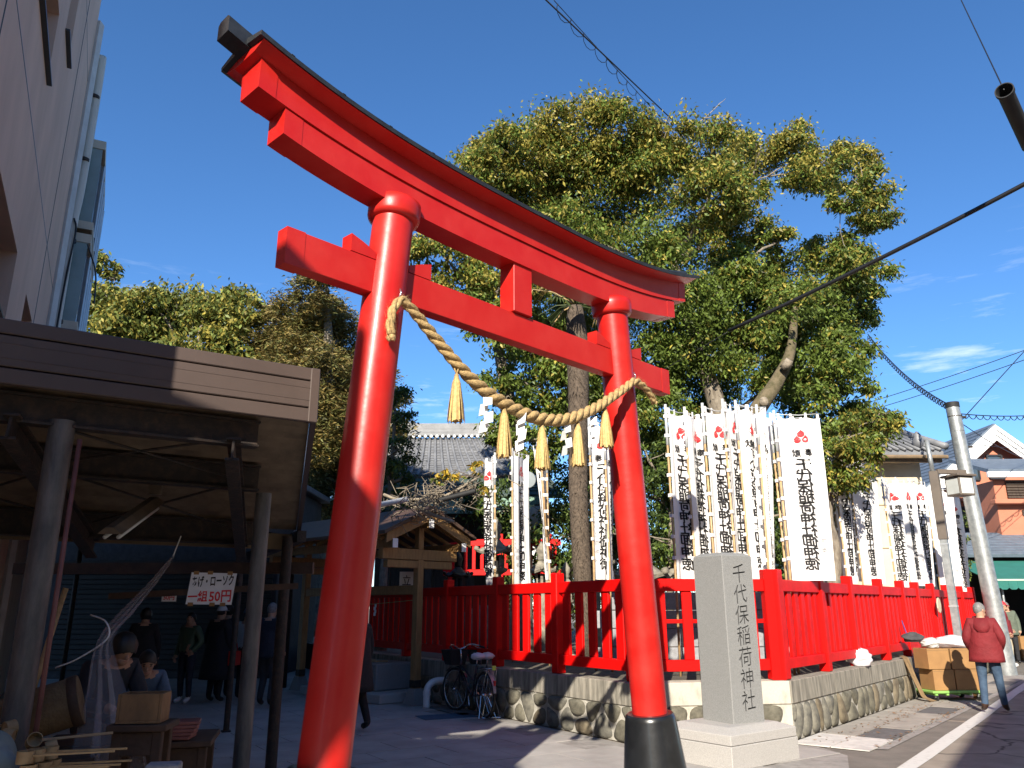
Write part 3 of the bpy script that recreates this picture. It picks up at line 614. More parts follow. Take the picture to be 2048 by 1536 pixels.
# ---------------------------------------------------------------- foliage helpers
def leaf_mesh(name, lobes, per_m2, size, mats, weights, seed, droop=0.85, asp=0.42, shell=0.55, flat=1.0, parent=None, up_bias=0.0):
    """many single leaf blades spread through the lobes' volume, thicker towards their skin"""
    rg = np.random.default_rng(seed); Ps, Ls, Mi = [], [], []
    lob = np.array([l[:4] for l in lobes], float)
    for li, (x, y, z, r) in enumerate(lob):
        # each lobe is made of a handful of twig clumps, so its outline breaks up
        nc = max(5, int(16*r*r+7)); dirs = rg.normal(size=(nc, 3)); dirs /= np.linalg.norm(dirs, axis=1)[:, None]
        cl = dirs*(r*(shell+(1-shell)*rg.random((nc, 1))**.5)); cl[:, 2] *= .82*flat
        nl = int(per_m2*r*r*12.6/nc)+1
        for c in cl:
            cr_ = r*rg.uniform(.24, .46)
            q = rg.normal(size=(nl, 3))*cr_*np.array([.62, .62, .42*flat]); q[:, 2] -= .25*np.abs(q[:, 0])
            Ps.append(q+c+[x, y, z]); wi = weights[li] if isinstance(weights, list) else weights
            k = rg.random(nl) < (wi+rg.uniform(-.18, .18)); Mi.append(k.astype(int))
    P = np.concatenate(Ps); mi = np.concatenate(Mi); n = len(P)
    a = rg.random(n)*2*np.pi; dz = -droop+rg.normal(size=n)*.5+up_bias
    d = np.stack([np.cos(a), np.sin(a), dz], 1); d /= np.linalg.norm(d, axis=1)[:, None]
    s = np.cross(d, rg.normal(size=(n, 3))*.6+[0, 0, .8]); s /= np.linalg.norm(s, axis=1)[:, None]
    ln_ = size*rg.uniform(.65, 1.3, n)[:, None]; up = np.cross(s, d)
    v0 = P; v1 = P+d*ln_*.45+s*ln_*asp*.5+up*ln_*.05; v2 = P+d*ln_-up*ln_*.06; v3 = P+d*ln_*.45-s*ln_*asp*.5+up*ln_*.05
    co = np.stack([v0, v1, v2, v3], 1).reshape(-1, 3).astype(np.float32)
    me = bpy.data.meshes.new(name); me.vertices.add(4*n); me.vertices.foreach_set('co', co.ravel())
    me.loops.add(4*n); me.loops.foreach_set('vertex_index', np.arange(4*n, dtype=np.int32))
    me.polygons.add(n); me.polygons.foreach_set('loop_start', np.arange(0, 4*n, 4, dtype=np.int32)); me.polygons.foreach_set('loop_total', np.full(n, 4, np.int32))
    for m in mats: me.materials.append(m)
    me.polygons.foreach_set('material_index', mi.astype(np.int32)); me.update(calc_edges=True); me.validate()
    return link(bpy.data.objects.new(name, me), parent)
def limb_path(p0, p1, seed, bow=.12, n=6):
    rnd = random.Random(seed); p0, p1 = Vector(p0), Vector(p1); L = (p1-p0).length
    o = V(rnd.uniform(-1, 1), rnd.uniform(-1, 1), rnd.uniform(-.2, .8))*L*bow
    return [p0.lerp(p1, t)+o*math.sin(math.pi*t)+V(rnd.uniform(-1, 1), rnd.uniform(-1, 1), rnd.uniform(-1, 1))*L*.025*(0 < i < n) for i, t in ((i, i/n) for i in range(n+1))]
def tree(name, label, base, forks, lobes, r0, bark, leafargs, seed, group=None, twigs=2, bark2=None, limb_r=.55):
    """forks: trunk points bottom to top; every lobe is reached by a limb from the nearest trunk point"""
    t = thing(name, label, 'tree', base, group); rnd = random.Random(seed)
    tp_ = [Vector(base)]+[Vector(f) for f in forks]; n = len(tp_)
    pts = cr_spline(tp_, 5); k = len(pts)
    MB().tube(pts, [r0*(1.25 if i == 0 else 1)*(1-.72*i/(k-1)) for i in range(k)], 12).build('trunk', bark, t, smooth=True)
    # limbs branch from the trunk or from the nearest limb end already grown
    nodes = [(tp_[q], r0*limb_r*(1-.6*q/n)) for q in range(1, n)]
    order = sorted(range(len(lobes)), key=lambda q: min((Vector(lobes[q][:3])-p).length for p in tp_[1:]))
    for i in order:
        l = lobes[i]; c = Vector(l[:3]); p0, r = min(nodes, key=lambda q: (q[0]-c).length+max(0, q[0].z-c.z)*1.1-q[1]*2.0)
        pth = limb_path(p0, c, seed*31+i, .17); e_ = max(.012, r*.45)
        mb = MB(); mb.tube(pth, [r*.9+(e_-r*.9)*q/6 for q in range(7)], 6)
        nodes.append((c, e_))
        for w in range(twigs):
            e = c+V(rnd.gauss(0, 1), rnd.gauss(0, 1), rnd.gauss(.2, .8)).normalized()*l[3]*rnd.uniform(.7, 1.0)
            mb.tube(limb_path(pth[rnd.choice((3, 4, 5))], e, seed*77+i*5+w, .1, 4), [.03, .025, .018, .012, .006], 5)
        mb.build('limb', bark2 if (bark2 and i % 5 == 0) else bark, t, smooth=True)
    leaf_mesh('crown', lobes, *leafargs, parent=t)
    return t
CAMPHOR= [(1.8, 19.3, 14.5, 1.13), (3.0, 18.8, 14.2, 0.85), (1.0, 20.0, 13.9, 1.37), (-0.5, 19.0, 13.0, 0.82), (4.2, 18.6, 14.0, 0.81), (5.8, 20.1, 14.4, 0.94), (8.0, 22.3, 15.7, 0.89), (9.1, 21.8, 15.6, 0.79), (10.5, 21.7, 14.7, 0.78), (9.7, 19.3, 12.0, 0.48), (2.6, 20.7, 13.1, 1.47), (4.0, 19.5, 13.1, 1.12), (1.4, 19.1, 11.1, 1.13), (5.3, 18.8, 12.3, 0.94), (3.2, 19.2, 10.5, 1.2), (5.9, 22.4, 12.5, 1.09), (7.2, 21.9, 12.8, 0.85), (8.2, 21.8, 11.0, 0.98), (9.5, 21.8, 12.0, 0.61), (9.2, 19.2, 10.3, 0.6), (4.4, 19.7, 9.2, 1.2), (6.3, 21.1, 9.8, 1.29), (7.8, 21.5, 9.6, 1.09), (9.6, 22.1, 10.2, 0.98), (10.4, 22.2, 10.0, 0.6), (7.7, 18.7, 7.5, 0.87), (5.2, 21.0, 8.0, 1.26), (7.1, 21.3, 8.8, 1.0), (3.8, 20.5, 8.1, 1.1), (8.5, 19.1, 8.0, 0.58), (9.0, 20.4, 6.2, 0.8), (8.9, 18.7, 5.9, 0.37), (8.8, 22.4, 7.5, 0.74), (2.4, 22.1, 10.2, 1.2), (2.8, 20.7, 7.7, 1.1), (3.9, 19.6, 6.3, 0.77), (3.7, 22.3, 6.0, 0.79), (2.1, 20.8, 6.8, 0.82), (5.9, 22.2, 6.7, 1.01), (8.2, 22.0, 6.3, 0.86), (0.5, 20.5, 12.9, 0.87), (6.8, 20.1, 13.1, 0.57), (7.4, 20.9, 7.7, 0.69), (6.4, 20.2, 10.6, 0.7)]
T2= [(-1.8, 17.7, 10.1, 0.62), (-1.2, 18.0, 9.4, 0.87), (-0.4, 19.3, 10.2, 0.8), (-0.3, 17.4, 8.0, 0.65), (-0.8, 17.4, 8.4, 0.53), (-2.2, 18.8, 11.0, 0.46), (0.5, 18.0, 9.4, 0.62), (0.4, 18.6, 7.5, 0.81), (0.8, 18.4, 6.7, 0.85), (-0.2, 18.1, 6.7, 0.54), (1.0, 19.7, 8.8, 0.67), (1.5, 17.8, 7.2, 0.71), (-0.3, 18.3, 5.8, 0.48), (0.6, 17.8, 5.3, 0.58)]
LT= [(-16.8, 30.4, 13.5, 1.03), (-15.2, 29.3, 12.6, 1.19), (-14.2, 29.6, 13.1, 1.21), (-13.5, 30.7, 13.6, 1.26), (-11.9, 29.5, 12.9, 1.1), (-11.2, 30.2, 13.4, 1.03), (-15.2, 31.2, 12.4, 1.26), (-12.1, 28.8, 11.4, 1.16), (-10.0, 28.7, 12.8, 0.59), (-10.9, 29.2, 11.5, 1.18), (-10.0, 30.8, 11.8, 0.83), (-17.0, 30.3, 15.5, 0.53), (-16.5, 29.2, 13.6, 0.8), (-13.2, 29.5, 10.6, 1.18), (-11.1, 29.0, 10.2, 1.16), (-15.4, 29.9, 10.9, 1.2)]
CN= [(-7.2, 26.6, 12.8, 0.82), (-8.4, 28.6, 12.3, 1.07), (-7.2, 29.2, 12.5, 1.19), (-9.3, 29.4, 11.6, 0.99), (-7.8, 28.7, 11.1, 1.35), (-6.6, 29.4, 11.6, 1.18), (-8.2, 26.6, 9.3, 1.06), (-7.0, 27.4, 9.4, 1.45), (-5.9, 29.4, 10.3, 1.17), (-8.2, 28.8, 8.4, 1.32), (-6.2, 27.7, 8.1, 1.45), (-5.1, 29.3, 9.3, 0.97), (-7.0, 28.4, 7.0, 1.46), (-5.7, 29.0, 7.3, 1.31), (-4.2, 27.4, 7.5, 0.71), (-7.4, 27.1, 5.9, 1.04), (-5.8, 27.8, 5.6, 1.24), (-4.2, 26.9, 5.8, 1.03)]
SM= [(6.8, 14.9, 5.0, 0.44), (7.4, 15.5, 5.2, 0.4), (6.4, 14.8, 4.7, 0.43), (5.9, 14.5, 4.4, 0.47), (6.3, 14.5, 4.1, 0.37), (6.8, 14.7, 4.5, 0.28), (6.4, 15.3, 4.0, 0.34), (5.9, 14.9, 3.9, 0.33), (7.3, 14.8, 5.1, 0.24)]
DK= [(-2.8, 18.5, 5.2, 0.48), (-2.8, 19.6, 4.7, 0.5), (-3.1, 18.9, 4.1, 0.48), (-2.6, 18.6, 6.0, 0.37), (-2.9, 18.5, 6.7, 0.37), (-3.1, 18.5, 4.9, 0.48), (-2.6, 18.6, 3.8, 0.35)]
US= [(3.0, 16.7, 3.8, 0.53), (3.2, 16.1, 2.9, 0.5), (2.8, 15.9, 4.5, 0.62), (4.9, 16.5, 4.8, 0.64), (3.8, 16.2, 4.8, 0.63), (5.6, 17.1, 4.3, 0.55), (4.3, 16.0, 3.7, 0.61), (6.3, 16.5, 3.3, 0.42), (5.0, 16.8, 3.2, 0.53), (6.4, 16.4, 3.7, 0.42), (4.0, 17.1, 3.2, 0.54), (1.9, 16.5, 4.0, 0.53), (1.7, 16.2, 3.1, 0.31)]

# ---------------------------------------------------------------- trees
CAMPHOR += [(9.05, 19.91, 13.76, 0.72), (8.21, 19.7, 13.31, 0.56), (9.82, 19.13, 12.74, 0.57), (10.71, 20.88, 12.52, 0.53), (8.9, 18.82, 12.04, 0.4), (9.35, 20.01, 11.15, 0.63), (10.4, 20.96, 10.65, 0.61), (7.48, 18.99, 9.25, 0.71), (9.21, 20.13, 10.15, 0.55), (-0.92, 20.28, 14.42, 0.73), (-0.18, 18.9, 13.63, 0.71), (-1.03, 19.71, 13.11, 0.59), (8.56, 20.49, 9.25, 0.83), (6.52, 19.88, 10.2, 0.68), (7.7, 20.54, 11.72, 0.43)]
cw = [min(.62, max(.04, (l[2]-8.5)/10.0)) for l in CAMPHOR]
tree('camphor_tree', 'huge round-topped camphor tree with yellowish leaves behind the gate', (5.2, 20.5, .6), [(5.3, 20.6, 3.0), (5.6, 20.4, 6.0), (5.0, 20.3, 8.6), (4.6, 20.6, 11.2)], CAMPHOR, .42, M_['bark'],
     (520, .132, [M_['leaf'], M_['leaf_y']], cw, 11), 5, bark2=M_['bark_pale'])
t = thing('mossy_tree', 'leaning mossy tree trunk with cut limb stubs above the banners', 'tree', (5.3, 17.6, .6))
pts = cr_spline([(5.2, 17.4, .6), (5.25, 17.4, 3.2), (5.45, 17.5, 5.5), (6.15, 17.6, 6.6), (6.6, 17.7, 7.4), (6.9, 17.9, 8.6)], 5)
MB().tube(pts, [.30-.009*i for i in range(len(pts))], 12).build('trunk', M_['bark_moss'], t, smooth=True)
for p, d in ((V(5.75, 17.35, 6.0), V(-.2, -.6, .25)), (V(5.4, 17.2, 5.4), V(.1, -.5, -.1)), (V(6.3, 17.4, 6.9), V(.3, -.4, .5))):
    MB().tube([p, p+d*.35], [.11, .09], 10).build('limb_stub', M_['bark_pale'], t, smooth=True)
MLOBES = [(6.9, 17.9, 8.8, .6), (7.6, 18.0, 7.4, .55), (8.3, 18.2, 6.9, .5), (6.2, 17.6, 8.1, .5), (7.2, 17.7, 6.4, .45)]
leaf_mesh('crown', MLOBES, 260, .13, [M_['leaf'], M_['leaf_y']], .15, 21, parent=t)
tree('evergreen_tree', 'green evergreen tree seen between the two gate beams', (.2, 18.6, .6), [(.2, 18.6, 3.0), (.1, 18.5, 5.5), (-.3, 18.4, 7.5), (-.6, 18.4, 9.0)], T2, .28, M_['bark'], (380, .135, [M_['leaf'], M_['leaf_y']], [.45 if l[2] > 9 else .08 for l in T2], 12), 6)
tree('broadleaf_tree', 'olive broadleaf tree over the stall roof beside the tall building', (-13.2, 30, 0), [(-13.2, 30, 4), (-13.4, 30, 8), (-13, 30, 11)], LT, .4, M_['bark'], (210, .24, [M_['leaf_l'], M_['leaf_y']], .35, 13), 7)
tree('conifer_tree', 'tall bronze-green conifer left of the left gate pillar', (-6.8, 28, .6), [(-6.8, 28, 4), (-6.8, 28, 8), (-6.9, 28, 11), (-7.1, 28, 13.2)], CN, .4, M_['bark'], (430, .21, [M_['needle'], M_['needle_g']], .45, 14, .1, .22), 8)
tree('small_evergreen', 'small glossy tree with grey trunk among the banners by the road', (5.95, 15.0, .6), [(5.9, 15, 1.6), (6.05, 15, 2.6), (6.0, 15, 3.3), (6.3, 15, 4.4)], SM, .17, M_['bark'], (560, .105, [M_['leaf'], M_['leaf_y']], .3, 15), 9)
tree('dark_evergreen', 'dark small-leaved tree close beside the left gate pillar', (-3.0, 18.8, .6), [(-3.0, 18.8, 2.5), (-2.9, 18.7, 4.5), (-2.85, 18.6, 6.2)], DK, .12, M_['bark'], (420, .10, [M_['leaf_d'], M_['leaf']], .4, 16), 10)
US1 = [l for l in US if l[0] < 4.2]; US2 = [l for l in US if l[0] >= 4.2]
for lab, ls, bs in (('dark green shrub mass behind the left banners by the fence', US1, (3.2, 16.5, .6)), ('dark green shrub mass under the camphor tree behind banners', US2, (5.1, 16.6, .6))):
    tree('evergreen_shrub', lab, bs, [(bs[0], bs[1], 2.0), (bs[0]+.1, bs[1], 3.4)], ls, .1, M_['bark'], (420, .11, [M_['leaf_d'], M_['leaf']], .4, int(bs[0]*10)), 17)
DK2 = [(1.1, 20, 3.4, 1.0), (2.6, 21, 4.2, 1.3), (3.6, 21, 2.8, 1.2), (7.0, 21.5, 4.8, 1.3), (1.6, 21.2, 5.4, 1.1), (4.8, 21.4, 4.6, 1.2), (-.6, 21, 4.4, .7), (6.0, 21.4, 2.8, 1.2), (.9, 22.2, 2.2, 1.0), (1.9, 21.6, 2.2, 1.0), (2.3, 22, 3.2, 1.0), (.3, 22.5, 3.4, .8), (4.6, 21.6, 3.2, 1.0), (7.4, 21.4, 3.0, 1.0)]
tree('hedge_tree', 'dense dark green tree low behind the palm trunk', (2.6, 21, .6), [(2.6, 21, 2.2), (2.8, 21, 4)], DK2, .18, M_['bark'], (230, .14, [M_['leaf_d'], M_['leaf']], .35, 19), 18)
# windmill palm: shaggy trunk, fronds under the lintel
t = thing('palm_tree', 'shaggy brown palm trunk rising behind the gate rope', 'palm', (1.25, 14.5, .6)); rnd = random.Random(3)
ptr = [V(1.25+.03*math.sin(z*1.3), 14.5, z) for z in (.6, 1.6, 2.6, 3.6, 4.6, 5.6, 6.6, 7.3)]
MB().tube(ptr, [.17, .155, .17, .175, .185, .20, .225, .15], 12).build('trunk', M_['palmbark'], t, smooth=True)
mb = MB()
for i in range(2600):
    z = rnd.uniform(1.0, 7.2); an = rnd.uniform(0, 6.28); r = .16+.02*z/3; o = V(math.cos(an), math.sin(an), 0); p = V(1.25, 14.5, z)+o*r
    l = rnd.uniform(.05, .14)+(.06 if z > 4.8 else 0); e = p+o*l*.6+V(rnd.uniform(-.05, .05), rnd.uniform(-.05, .05), rnd.uniform(-.12, .06)); s = V(-o.y, o.x, 0)*.006
    mb.add([p-s, p+s, e], [(0, 1, 2)])
fo = mb.build('trunk_fibre', M_['palmbark'], t); fo['kind'] = 'stuff'
for i in range(22):
    an = i*2.4; el = rnd.uniform(-.9, .9); L = rnd.uniform(.7, 1.05); o = V(math.cos(an), math.sin(an), 0); c = V(1.25, 14.5, 7.35); e = c+o*L*math.cos(el)+V(0, 0, L*math.sin(el)*.8)
    mb = MB(); mb.tube([c, c.lerp(e, .5)+V(0, 0, .1), e], [.018, .013, .008], 5)
    sd = o.cross(V(0, 0, 1))
    for k in range(17):
        b = -1.25+2.5*k/16; d = (o*math.cos(b)+sd*math.sin(b)+V(0, 0, -.25-.3*abs(b))).normalized()*rnd.uniform(.42, .6); w = d.cross(V(0, 0, 1)).normalized()*.018
        mb.add([e-w*.4, e+w*.4, e+d*.6+w, e+d+V(0, 0, -.12), e+d*.6-w], [(0, 1, 2, 4), (4, 2, 3)])
    mb.build('frond', M_['palmleaf'] if i % 4 else M_['straw'], t)
# bare broken branch over the camphor's top
t = thing('dead_branch', 'bare whitish broken branch sticking out above the camphor crown', 'branch', (3.95, 19.6, 14.0))
for p0, p1, r in (((4.0, 19.8, 13.6), (5.95, 19.6, 15.5), .055), ((4.0, 19.7, 13.7), (4.0, 19.5, 14.5), .05), ((5.0, 19.7, 14.7), (5.0, 19.5, 15.3), .02), ((5.5, 19.6, 15.1), (6.4, 19.6, 15.2), .02), ((5.9, 19.6, 15.45), (6.2, 19.6, 15.75), .018)):
    MB().tube(limb_path(p0, p1, int(r*1000), .06), [r*(1-.8*q/6) for q in range(7)], 6).build('branch', M_['bark_pale'], t, smooth=True)
# ---------------------------------------------------------------- banners
def crest(mb, put, cx, cz, s):
    for dx, dz in ((0, .5), (-.5, -.38), (.5, -.38)):
        out_ = []
        for k in range(20):
            a = 2*math.pi*k/20; x = .46*math.sin(a); z = -.44*math.cos(a)
            if z > .12: x *= max(0, 1-(z-.12)/.42); z = .12+(z-.12)*1.55
            out_.append((x, z))
        for z0, z1 in ((-.46, -.06), (-.015, .07), (.105, .8)):     # three bands with white gaps
            band = []
            pl_ = [V(x, z, 0) for x, z in out_]
            pl_ = clip_poly(pl_, V(0, z0, 0), V(.12, 1, 0)); pl_ = clip_poly(pl_, V(0, z1, 0), V(-.12, -1, 0)) if len(pl_) > 2 else pl_
            if len(pl_) > 2: mb.add([put(cx+(p.x+dx)*s, cz-(p.y+dz)*s) for p in pl_], [tuple(range(len(pl_)))])
def banner(label, px, py, az, ztop, h, w, mirror, seed, lean=(0, 0), fold=1.0, upper='greypole', group='shrine banners', curl=0.0, side=-1, zb=.66):
    rnd = random.Random(seed); cd = azd(az); nm = V(cd.y, -cd.x, 0)*(1 if V(cd.y, -cd.x, 0).y < 0 else -1)
    t = thing('shrine_banner', label, 'banner', (px, py, zb), group)
    ln_ = V(lean[0], lean[1], 0); base = V(px, py, zb)
    ph = rnd.uniform(0, 6); f1 = rnd.uniform(.8, 1.25); A = .042*fold
    def S(x, z, off=0.0):
        """cloth point: x along the cloth from the pole, z down from its top edge"""
        tt = z/h; u = max(0.0, x/w)
        wv = A*math.sin(x/w*8.5*f1+ph+tt*1.1)*(.35+.65*u)+A*.45*math.sin(x/w*17*f1+ph*2-tt*2.3)*(.2+.8*u)+.075*fold*(u**1.5)*math.sin(tt*2.2+ph*.7)+curl*u*u*tt*tt
        sag = .018*math.sin(u*math.pi*3)**2*(1-tt)**6
        x2 = x*(1-.05*fold*tt)-curl*.4*u*u*tt*tt
        return base+V(0, 0, ztop-zb-z-sag)+cd*(x2+.035)+nm*(wv+off)+ln_*(ztop-zb-z)
    zl = 2.2 if upper == 'bamboo' else ztop-zb-.42
    MB().tube([base, base+ln_*zl*.5+V(.012, 0, zl*.5), base+ln_*zl+V(0, 0, zl)], [.019, .018, .016], 7).build('bamboo_pole', M_['bamboo'], t, smooth=True)
    MB().tube([base+ln_*zl+V(0, 0, zl-.1), base+ln_*(ztop-zb+.1)+V(0, 0, ztop-zb+.12)], [.022, .022], 8).build('upper_pole', M_[upper], t, smooth=True)
    MB().tube([S(-.035, -.055), S(w*.5, -.06), S(w, -.07)], .007, 6).build('top_rod', M_['greypole'], t, smooth=True)
    cl = MB().grid(lambda u, v: S(u*w, v*h), 40, 30).build('cloth', M_['cloth'], t, smooth=True)
    for k in range(4):
        x = w*(.03+.31*k); MB().add([S(x-.018, -.075, .006), S(x+.018, -.075, .006), S(x+.022, .02, .005), S(x-.022, .02, .005), S(x-.018, -.075, -.008), S(x+.018, -.075, -.008), S(x+.022, .02, -.006), S(x-.022, .02, -.006)],
            [(0,1,2,3), (7,6,5,4), (0,4,5,1), (1,5,6,2), (0,3,7,4)]).build('loop', M_['cloth'], t)
    for k in range(8):
        z = .04+k*h/8.3; MB().add([S(-.058, z, .026), S(.01, z, .01), S(.01, z+.05, .01), S(-.058, z+.05, .026), S(-.058, z, -.026), S(-.058, z+.05, -.026), S(.01, z, -.008), S(.01, z+.05, -.008)],
            [(0,1,2,3), (4,0,3,5), (6,4,5,7)]).build('loop', M_['cloth'], t)
    X = (lambda x: w-x) if mirror else (lambda x: x)
    cm = MB(); put = lambda x, z: S(X(x), z, .016); crest(cm, put, w*.5, .30, .105); cm.build('crest', M_['red_print'], cl)
    tm = MB()
    def glyph(ch, cx, cz, s, m_, sy=1.0):
        vs, fs = glyphs(ch, 0.0)
        for q, (ox, oy) in enumerate(((0, 0), (.022, .012), (-.022, -.008), (0, .024)) if s > .1 else ((0, 0),)):
            m_.add([S(X(cx+(x+ox+.05*y)*s), cz-(y+oy)*s*sy, .011+.0007*q) for x, y in vs], fs)
    glyph('奉', w*.5-.085, .545, .125, tm); glyph('献', w*.5+.085, .545, .125, tm)
    n = len(BANNER_TXT); st = (h-.80)/n
    for k, ch in enumerate(BANNER_TXT): glyph(ch, w*.5, .72+st*k, .235, tm, .84)
    tm.build('lettering', M_['ink_print'], cl)
    sm_ = MB()
    for k, ch in enumerate('加藤孝人'): glyph(ch, w*.17, h-.70+.13*k, .085, sm_)
    for k, ch in enumerate('千代立保加人'): glyph(ch, w*.07, h-1.05+.075*k, .045, sm_)
    sm_.build('donor_lettering', M_['ink_grey'], cl)
    return t
g1 = 'white banners at the fence corner'
banner('banner nearest the right gate pillar, half in the gate shadow', 2.36, 11.72, 50, 4.48, 2.52, .55, True, 1, group=g1)
banner('banner half hidden behind the one nearest the gate pillar', 2.67, 11.80, 47, 4.46, 2.50, .55, True, 2, group=g1)
banner('banner on a bamboo pole rising behind the granite pillar', 2.93, 11.72, 53, 4.50, 2.52, .56, True, 3, group=g1)
banner('narrow banner right of the bamboo-poled one, behind the granite pillar', 3.28, 11.85, 46, 4.60, 2.6, .52, True, 4, group=g1, fold=1.4)
banner('banner with a swung-out edge, rightmost over the granite pillar', 3.48, 11.85, 52, 4.58, 2.6, .55, True, 5, group=g1, fold=1.6, curl=.2)
banner('banner seen almost edge-on between the granite pillar and corner post', 3.74, 11.9, 40, 4.52, 2.6, .5, True, 6, group=g1, lean=(.02, 0), fold=1.2, curl=-.1)
banner('creased banner tucked behind the broad one at the corner post', 4.04, 11.95, 70, 4.40, 2.45, .5, True, 7, group=g1, upper='greypole')
banner('broad fully open banner above the red corner post', 4.02, 11.72, 88, 4.38, 2.42, .66, True, 8, group=g1, curl=.05)
g2 = 'white banners along the roadside fence'
banner('dark narrow banner behind the small tree by the road', 6.30, 15.25, 50, 4.42, 2.40, .5, True, 11, group=g2, fold=1.4)
banner('open banner in leaf shade beside the small tree', 6.85, 15.85, 66, 4.45, 2.42, .68, True, 12, group=g2)
banner('tall banner whose crest is half covered by leaves of the small tree', 6.5, 15.95, 65, 4.78, 2.7, .6, True, 13, group=g2)
banner('roadside banner just left of the tall bamboo pole', 8.30, 17.55, 54, 4.28, 2.28, .55, True, 14, group=g2, fold=1.5)
banner('roadside banner right of the tall bamboo pole, with plain crest on top', 9.0, 18.35, 66, 4.40, 2.35, .66, True, 15, group=g2)
banner('pale banner directly behind the lamp post on the fence', 9.55, 18.85, 60, 4.45, 2.4, .55, True, 16, group=g2)
banner('banner between the lamp post and the steel utility pole', 10.75, 20.4, 76, 4.48, 2.45, .72, True, 17, group=g2, curl=.1)
banner('last roadside banner, beside the steel utility pole', 11.5, 21.2, 74, 4.45, 2.55, .6, True, 18, group=g2, fold=1.5)
g3 = 'white banners behind the bicycle fence'
banner('thin dark edge-on banner behind the fence, leftmost through the gate', -.34, 15.3, -20, 4.42, 2.4, .5, False, 21, group=g3, lean=(0, 0))
banner('open banner with bold lettering seen through the gate', .0, 14.85, 40, 4.42, 2.5, .5, False, 22, group=g3, fold=1.0)
banner('slim banner under the middle tassel seen through the gate', .62, 13.9, 5, 4.42, 2.35, .5, False, 23, group=g3)
banner('banner on a slanting pale pole left of the palm trunk', .72, 13.75, -5, 4.40, 2.35, .5, False, 24, group=g3, lean=(-.06, 0), upper='bamboo')
banner('banner under the rightmost paper streamer, right of the palm', 1.28, 12.75, 50, 4.52, 2.5, .45, False, 25, group=g3)
banner('slim banner against the right gate pillar, seen through the gate', 1.5, 12.5, 20, 4.40, 2.4, .5, False, 26, group=g3)
# ---------------------------------------------------------------- market stall canopy on the left
FC = V(-1.55, 6.04, 0); fa = azd(56.9); dv = azd(-16.0); fnr = V(fa.y, -fa.x, 0)
can = thing('stall_canopy', 'brown sheet-metal canopy on steel posts over the stall left of the gate', 'canopy', (-2.5, 6.5, 0))
rz = math.atan2(fa.y, fa.x)
LF = 3.3
ROOFZ = lambda q: 3.07-.205*q              # underside height at depth q behind the front
def cp(s, q, z): return FC-fa*s+dv*q+V(0, 0, z)     # s: distance left of the right corner, q: depth
for z0, z1 in ((3.335, 3.435), (3.115, 3.325), (3.0, 3.105)):
    bx('fascia_board', (LF, .05, z1-z0), M_['brownmetal'], can, tuple(FC-fa*(LF/2)+V(0, 0, (z0+z1)/2)), rz, .006)
MB().beam(FC-fa*LF-fnr*.035+V(0, 0, 3.22), FC-fnr*.035+V(0, 0, 3.22), .02, .42).build('fascia_backing', M_['rust'], can)
for z in (3.17, 3.27): MB().beam(FC-fa*LF+fnr*.0255+V(0, 0, z), FC-fa*.06+fnr*.0255+V(0, 0, z), .004, .004).build('fascia_rib', M_['brownmetal'], can)
bx('fascia_corner_trim', (.075, .062, .44), M_['brownmetal'], can, tuple(FC-fa*.034+V(0, 0, 3.2175)), rz, .006)
MB().beam(cp(.02, .03, 3.22), cp(.02, 3.0, 2.62), .045, .42).build('side_fascia', M_['brownmetal'], can)
nc = 100; mb = MB(); vs = []
for i in range(nc+1):
    q = .02+3.0*i/nc; z = ROOFZ(q)+.022*math.sin(i*math.pi/2)
    vs += [cp(.05, q, z), cp(LF+1.2, q, z)]
mb.add(vs, [(2*i, 2*i+1, 2*i+3, 2*i+2) for i in range(nc)])
vs2 = [v+V(0, 0, .03) for v in vs]; mb.add(vs2, [(2*i, 2*i+2, 2*i+3, 2*i+1) for i in range(nc)])
mb.build('corrugated_roof', M_['corrug'], can)
def ibeam(p0, p1, h, w=.12):
    mb = MB(); d = Vector((0, 0, h/2)); mb.beam(p0, p1, .018, h*.9); mb.beam(Vector(p0)+d*.93, Vector(p1)+d*.93, w, .018); mb.beam(Vector(p0)-d*.93, Vector(p1)-d*.93, w, .018); return mb
for q, h in ((.22, .20), (1.15, .22), (2.75, .24)):
    ibeam(cp(.45, q, ROOFZ(q)-.03-h/2), cp(LF+1.0, q, ROOFZ(q)-.03-h/2), h).build('steel_beam', M_['rust'], can)
for s in (.62, 2.05):
    ibeam(cp(s, .1, ROOFZ(.1)-.30), cp(s, 3.0, ROOFZ(3.0)-.30), .17, .1).build('steel_beam', M_['rust'], can)
for (s0, q0, s1, q1) in ((.7, 1.3, 2.0, 2.6), (2.0, 1.3, .7, 2.6), (.7, .3, 2.0, 1.1), (2.0, .3, .7, 1.1), (2.1, 1.3, 3.4, 2.6), (3.4, 1.3, 2.1, 2.6)):
    MB().tube([cp(s0, q0, ROOFZ(q0)-.16), cp(s1, q1, ROOFZ(q1)-.16)], .011, 6).build('brace_rod', M_['rust'], can)
MB().beam(cp(.1, 3.0, 2.30), cp(LF+1.5, 3.0, 2.30), .03, .17).build('rear_board', M_['tanboard'], can)
for px, py, r, zt, mm in ((-3.10, 5.28, .082, 2.84, 'pipe_post'), (-2.215, 7.0, .068, 2.58, 'pipe_post'), (-2.45, 8.7, .058, 2.35, 'rust'), (-3.84, 11.38, .04, 2.3, 'rust')):
    MB().tube([(px, py, 0), (px, py, zt)], r, 18).build('canopy_post', M_[mm], can, smooth=True, auto=60)
    bx('base_plate', (r*3, r*3, .02), M_['rust'], can, (px, py, .012), .4)
MB().beam((-3.84, 11.38, 2.25), (-2.3, 8.7, 2.35), .1, .12).build('steel_beam', M_['rust'], can)
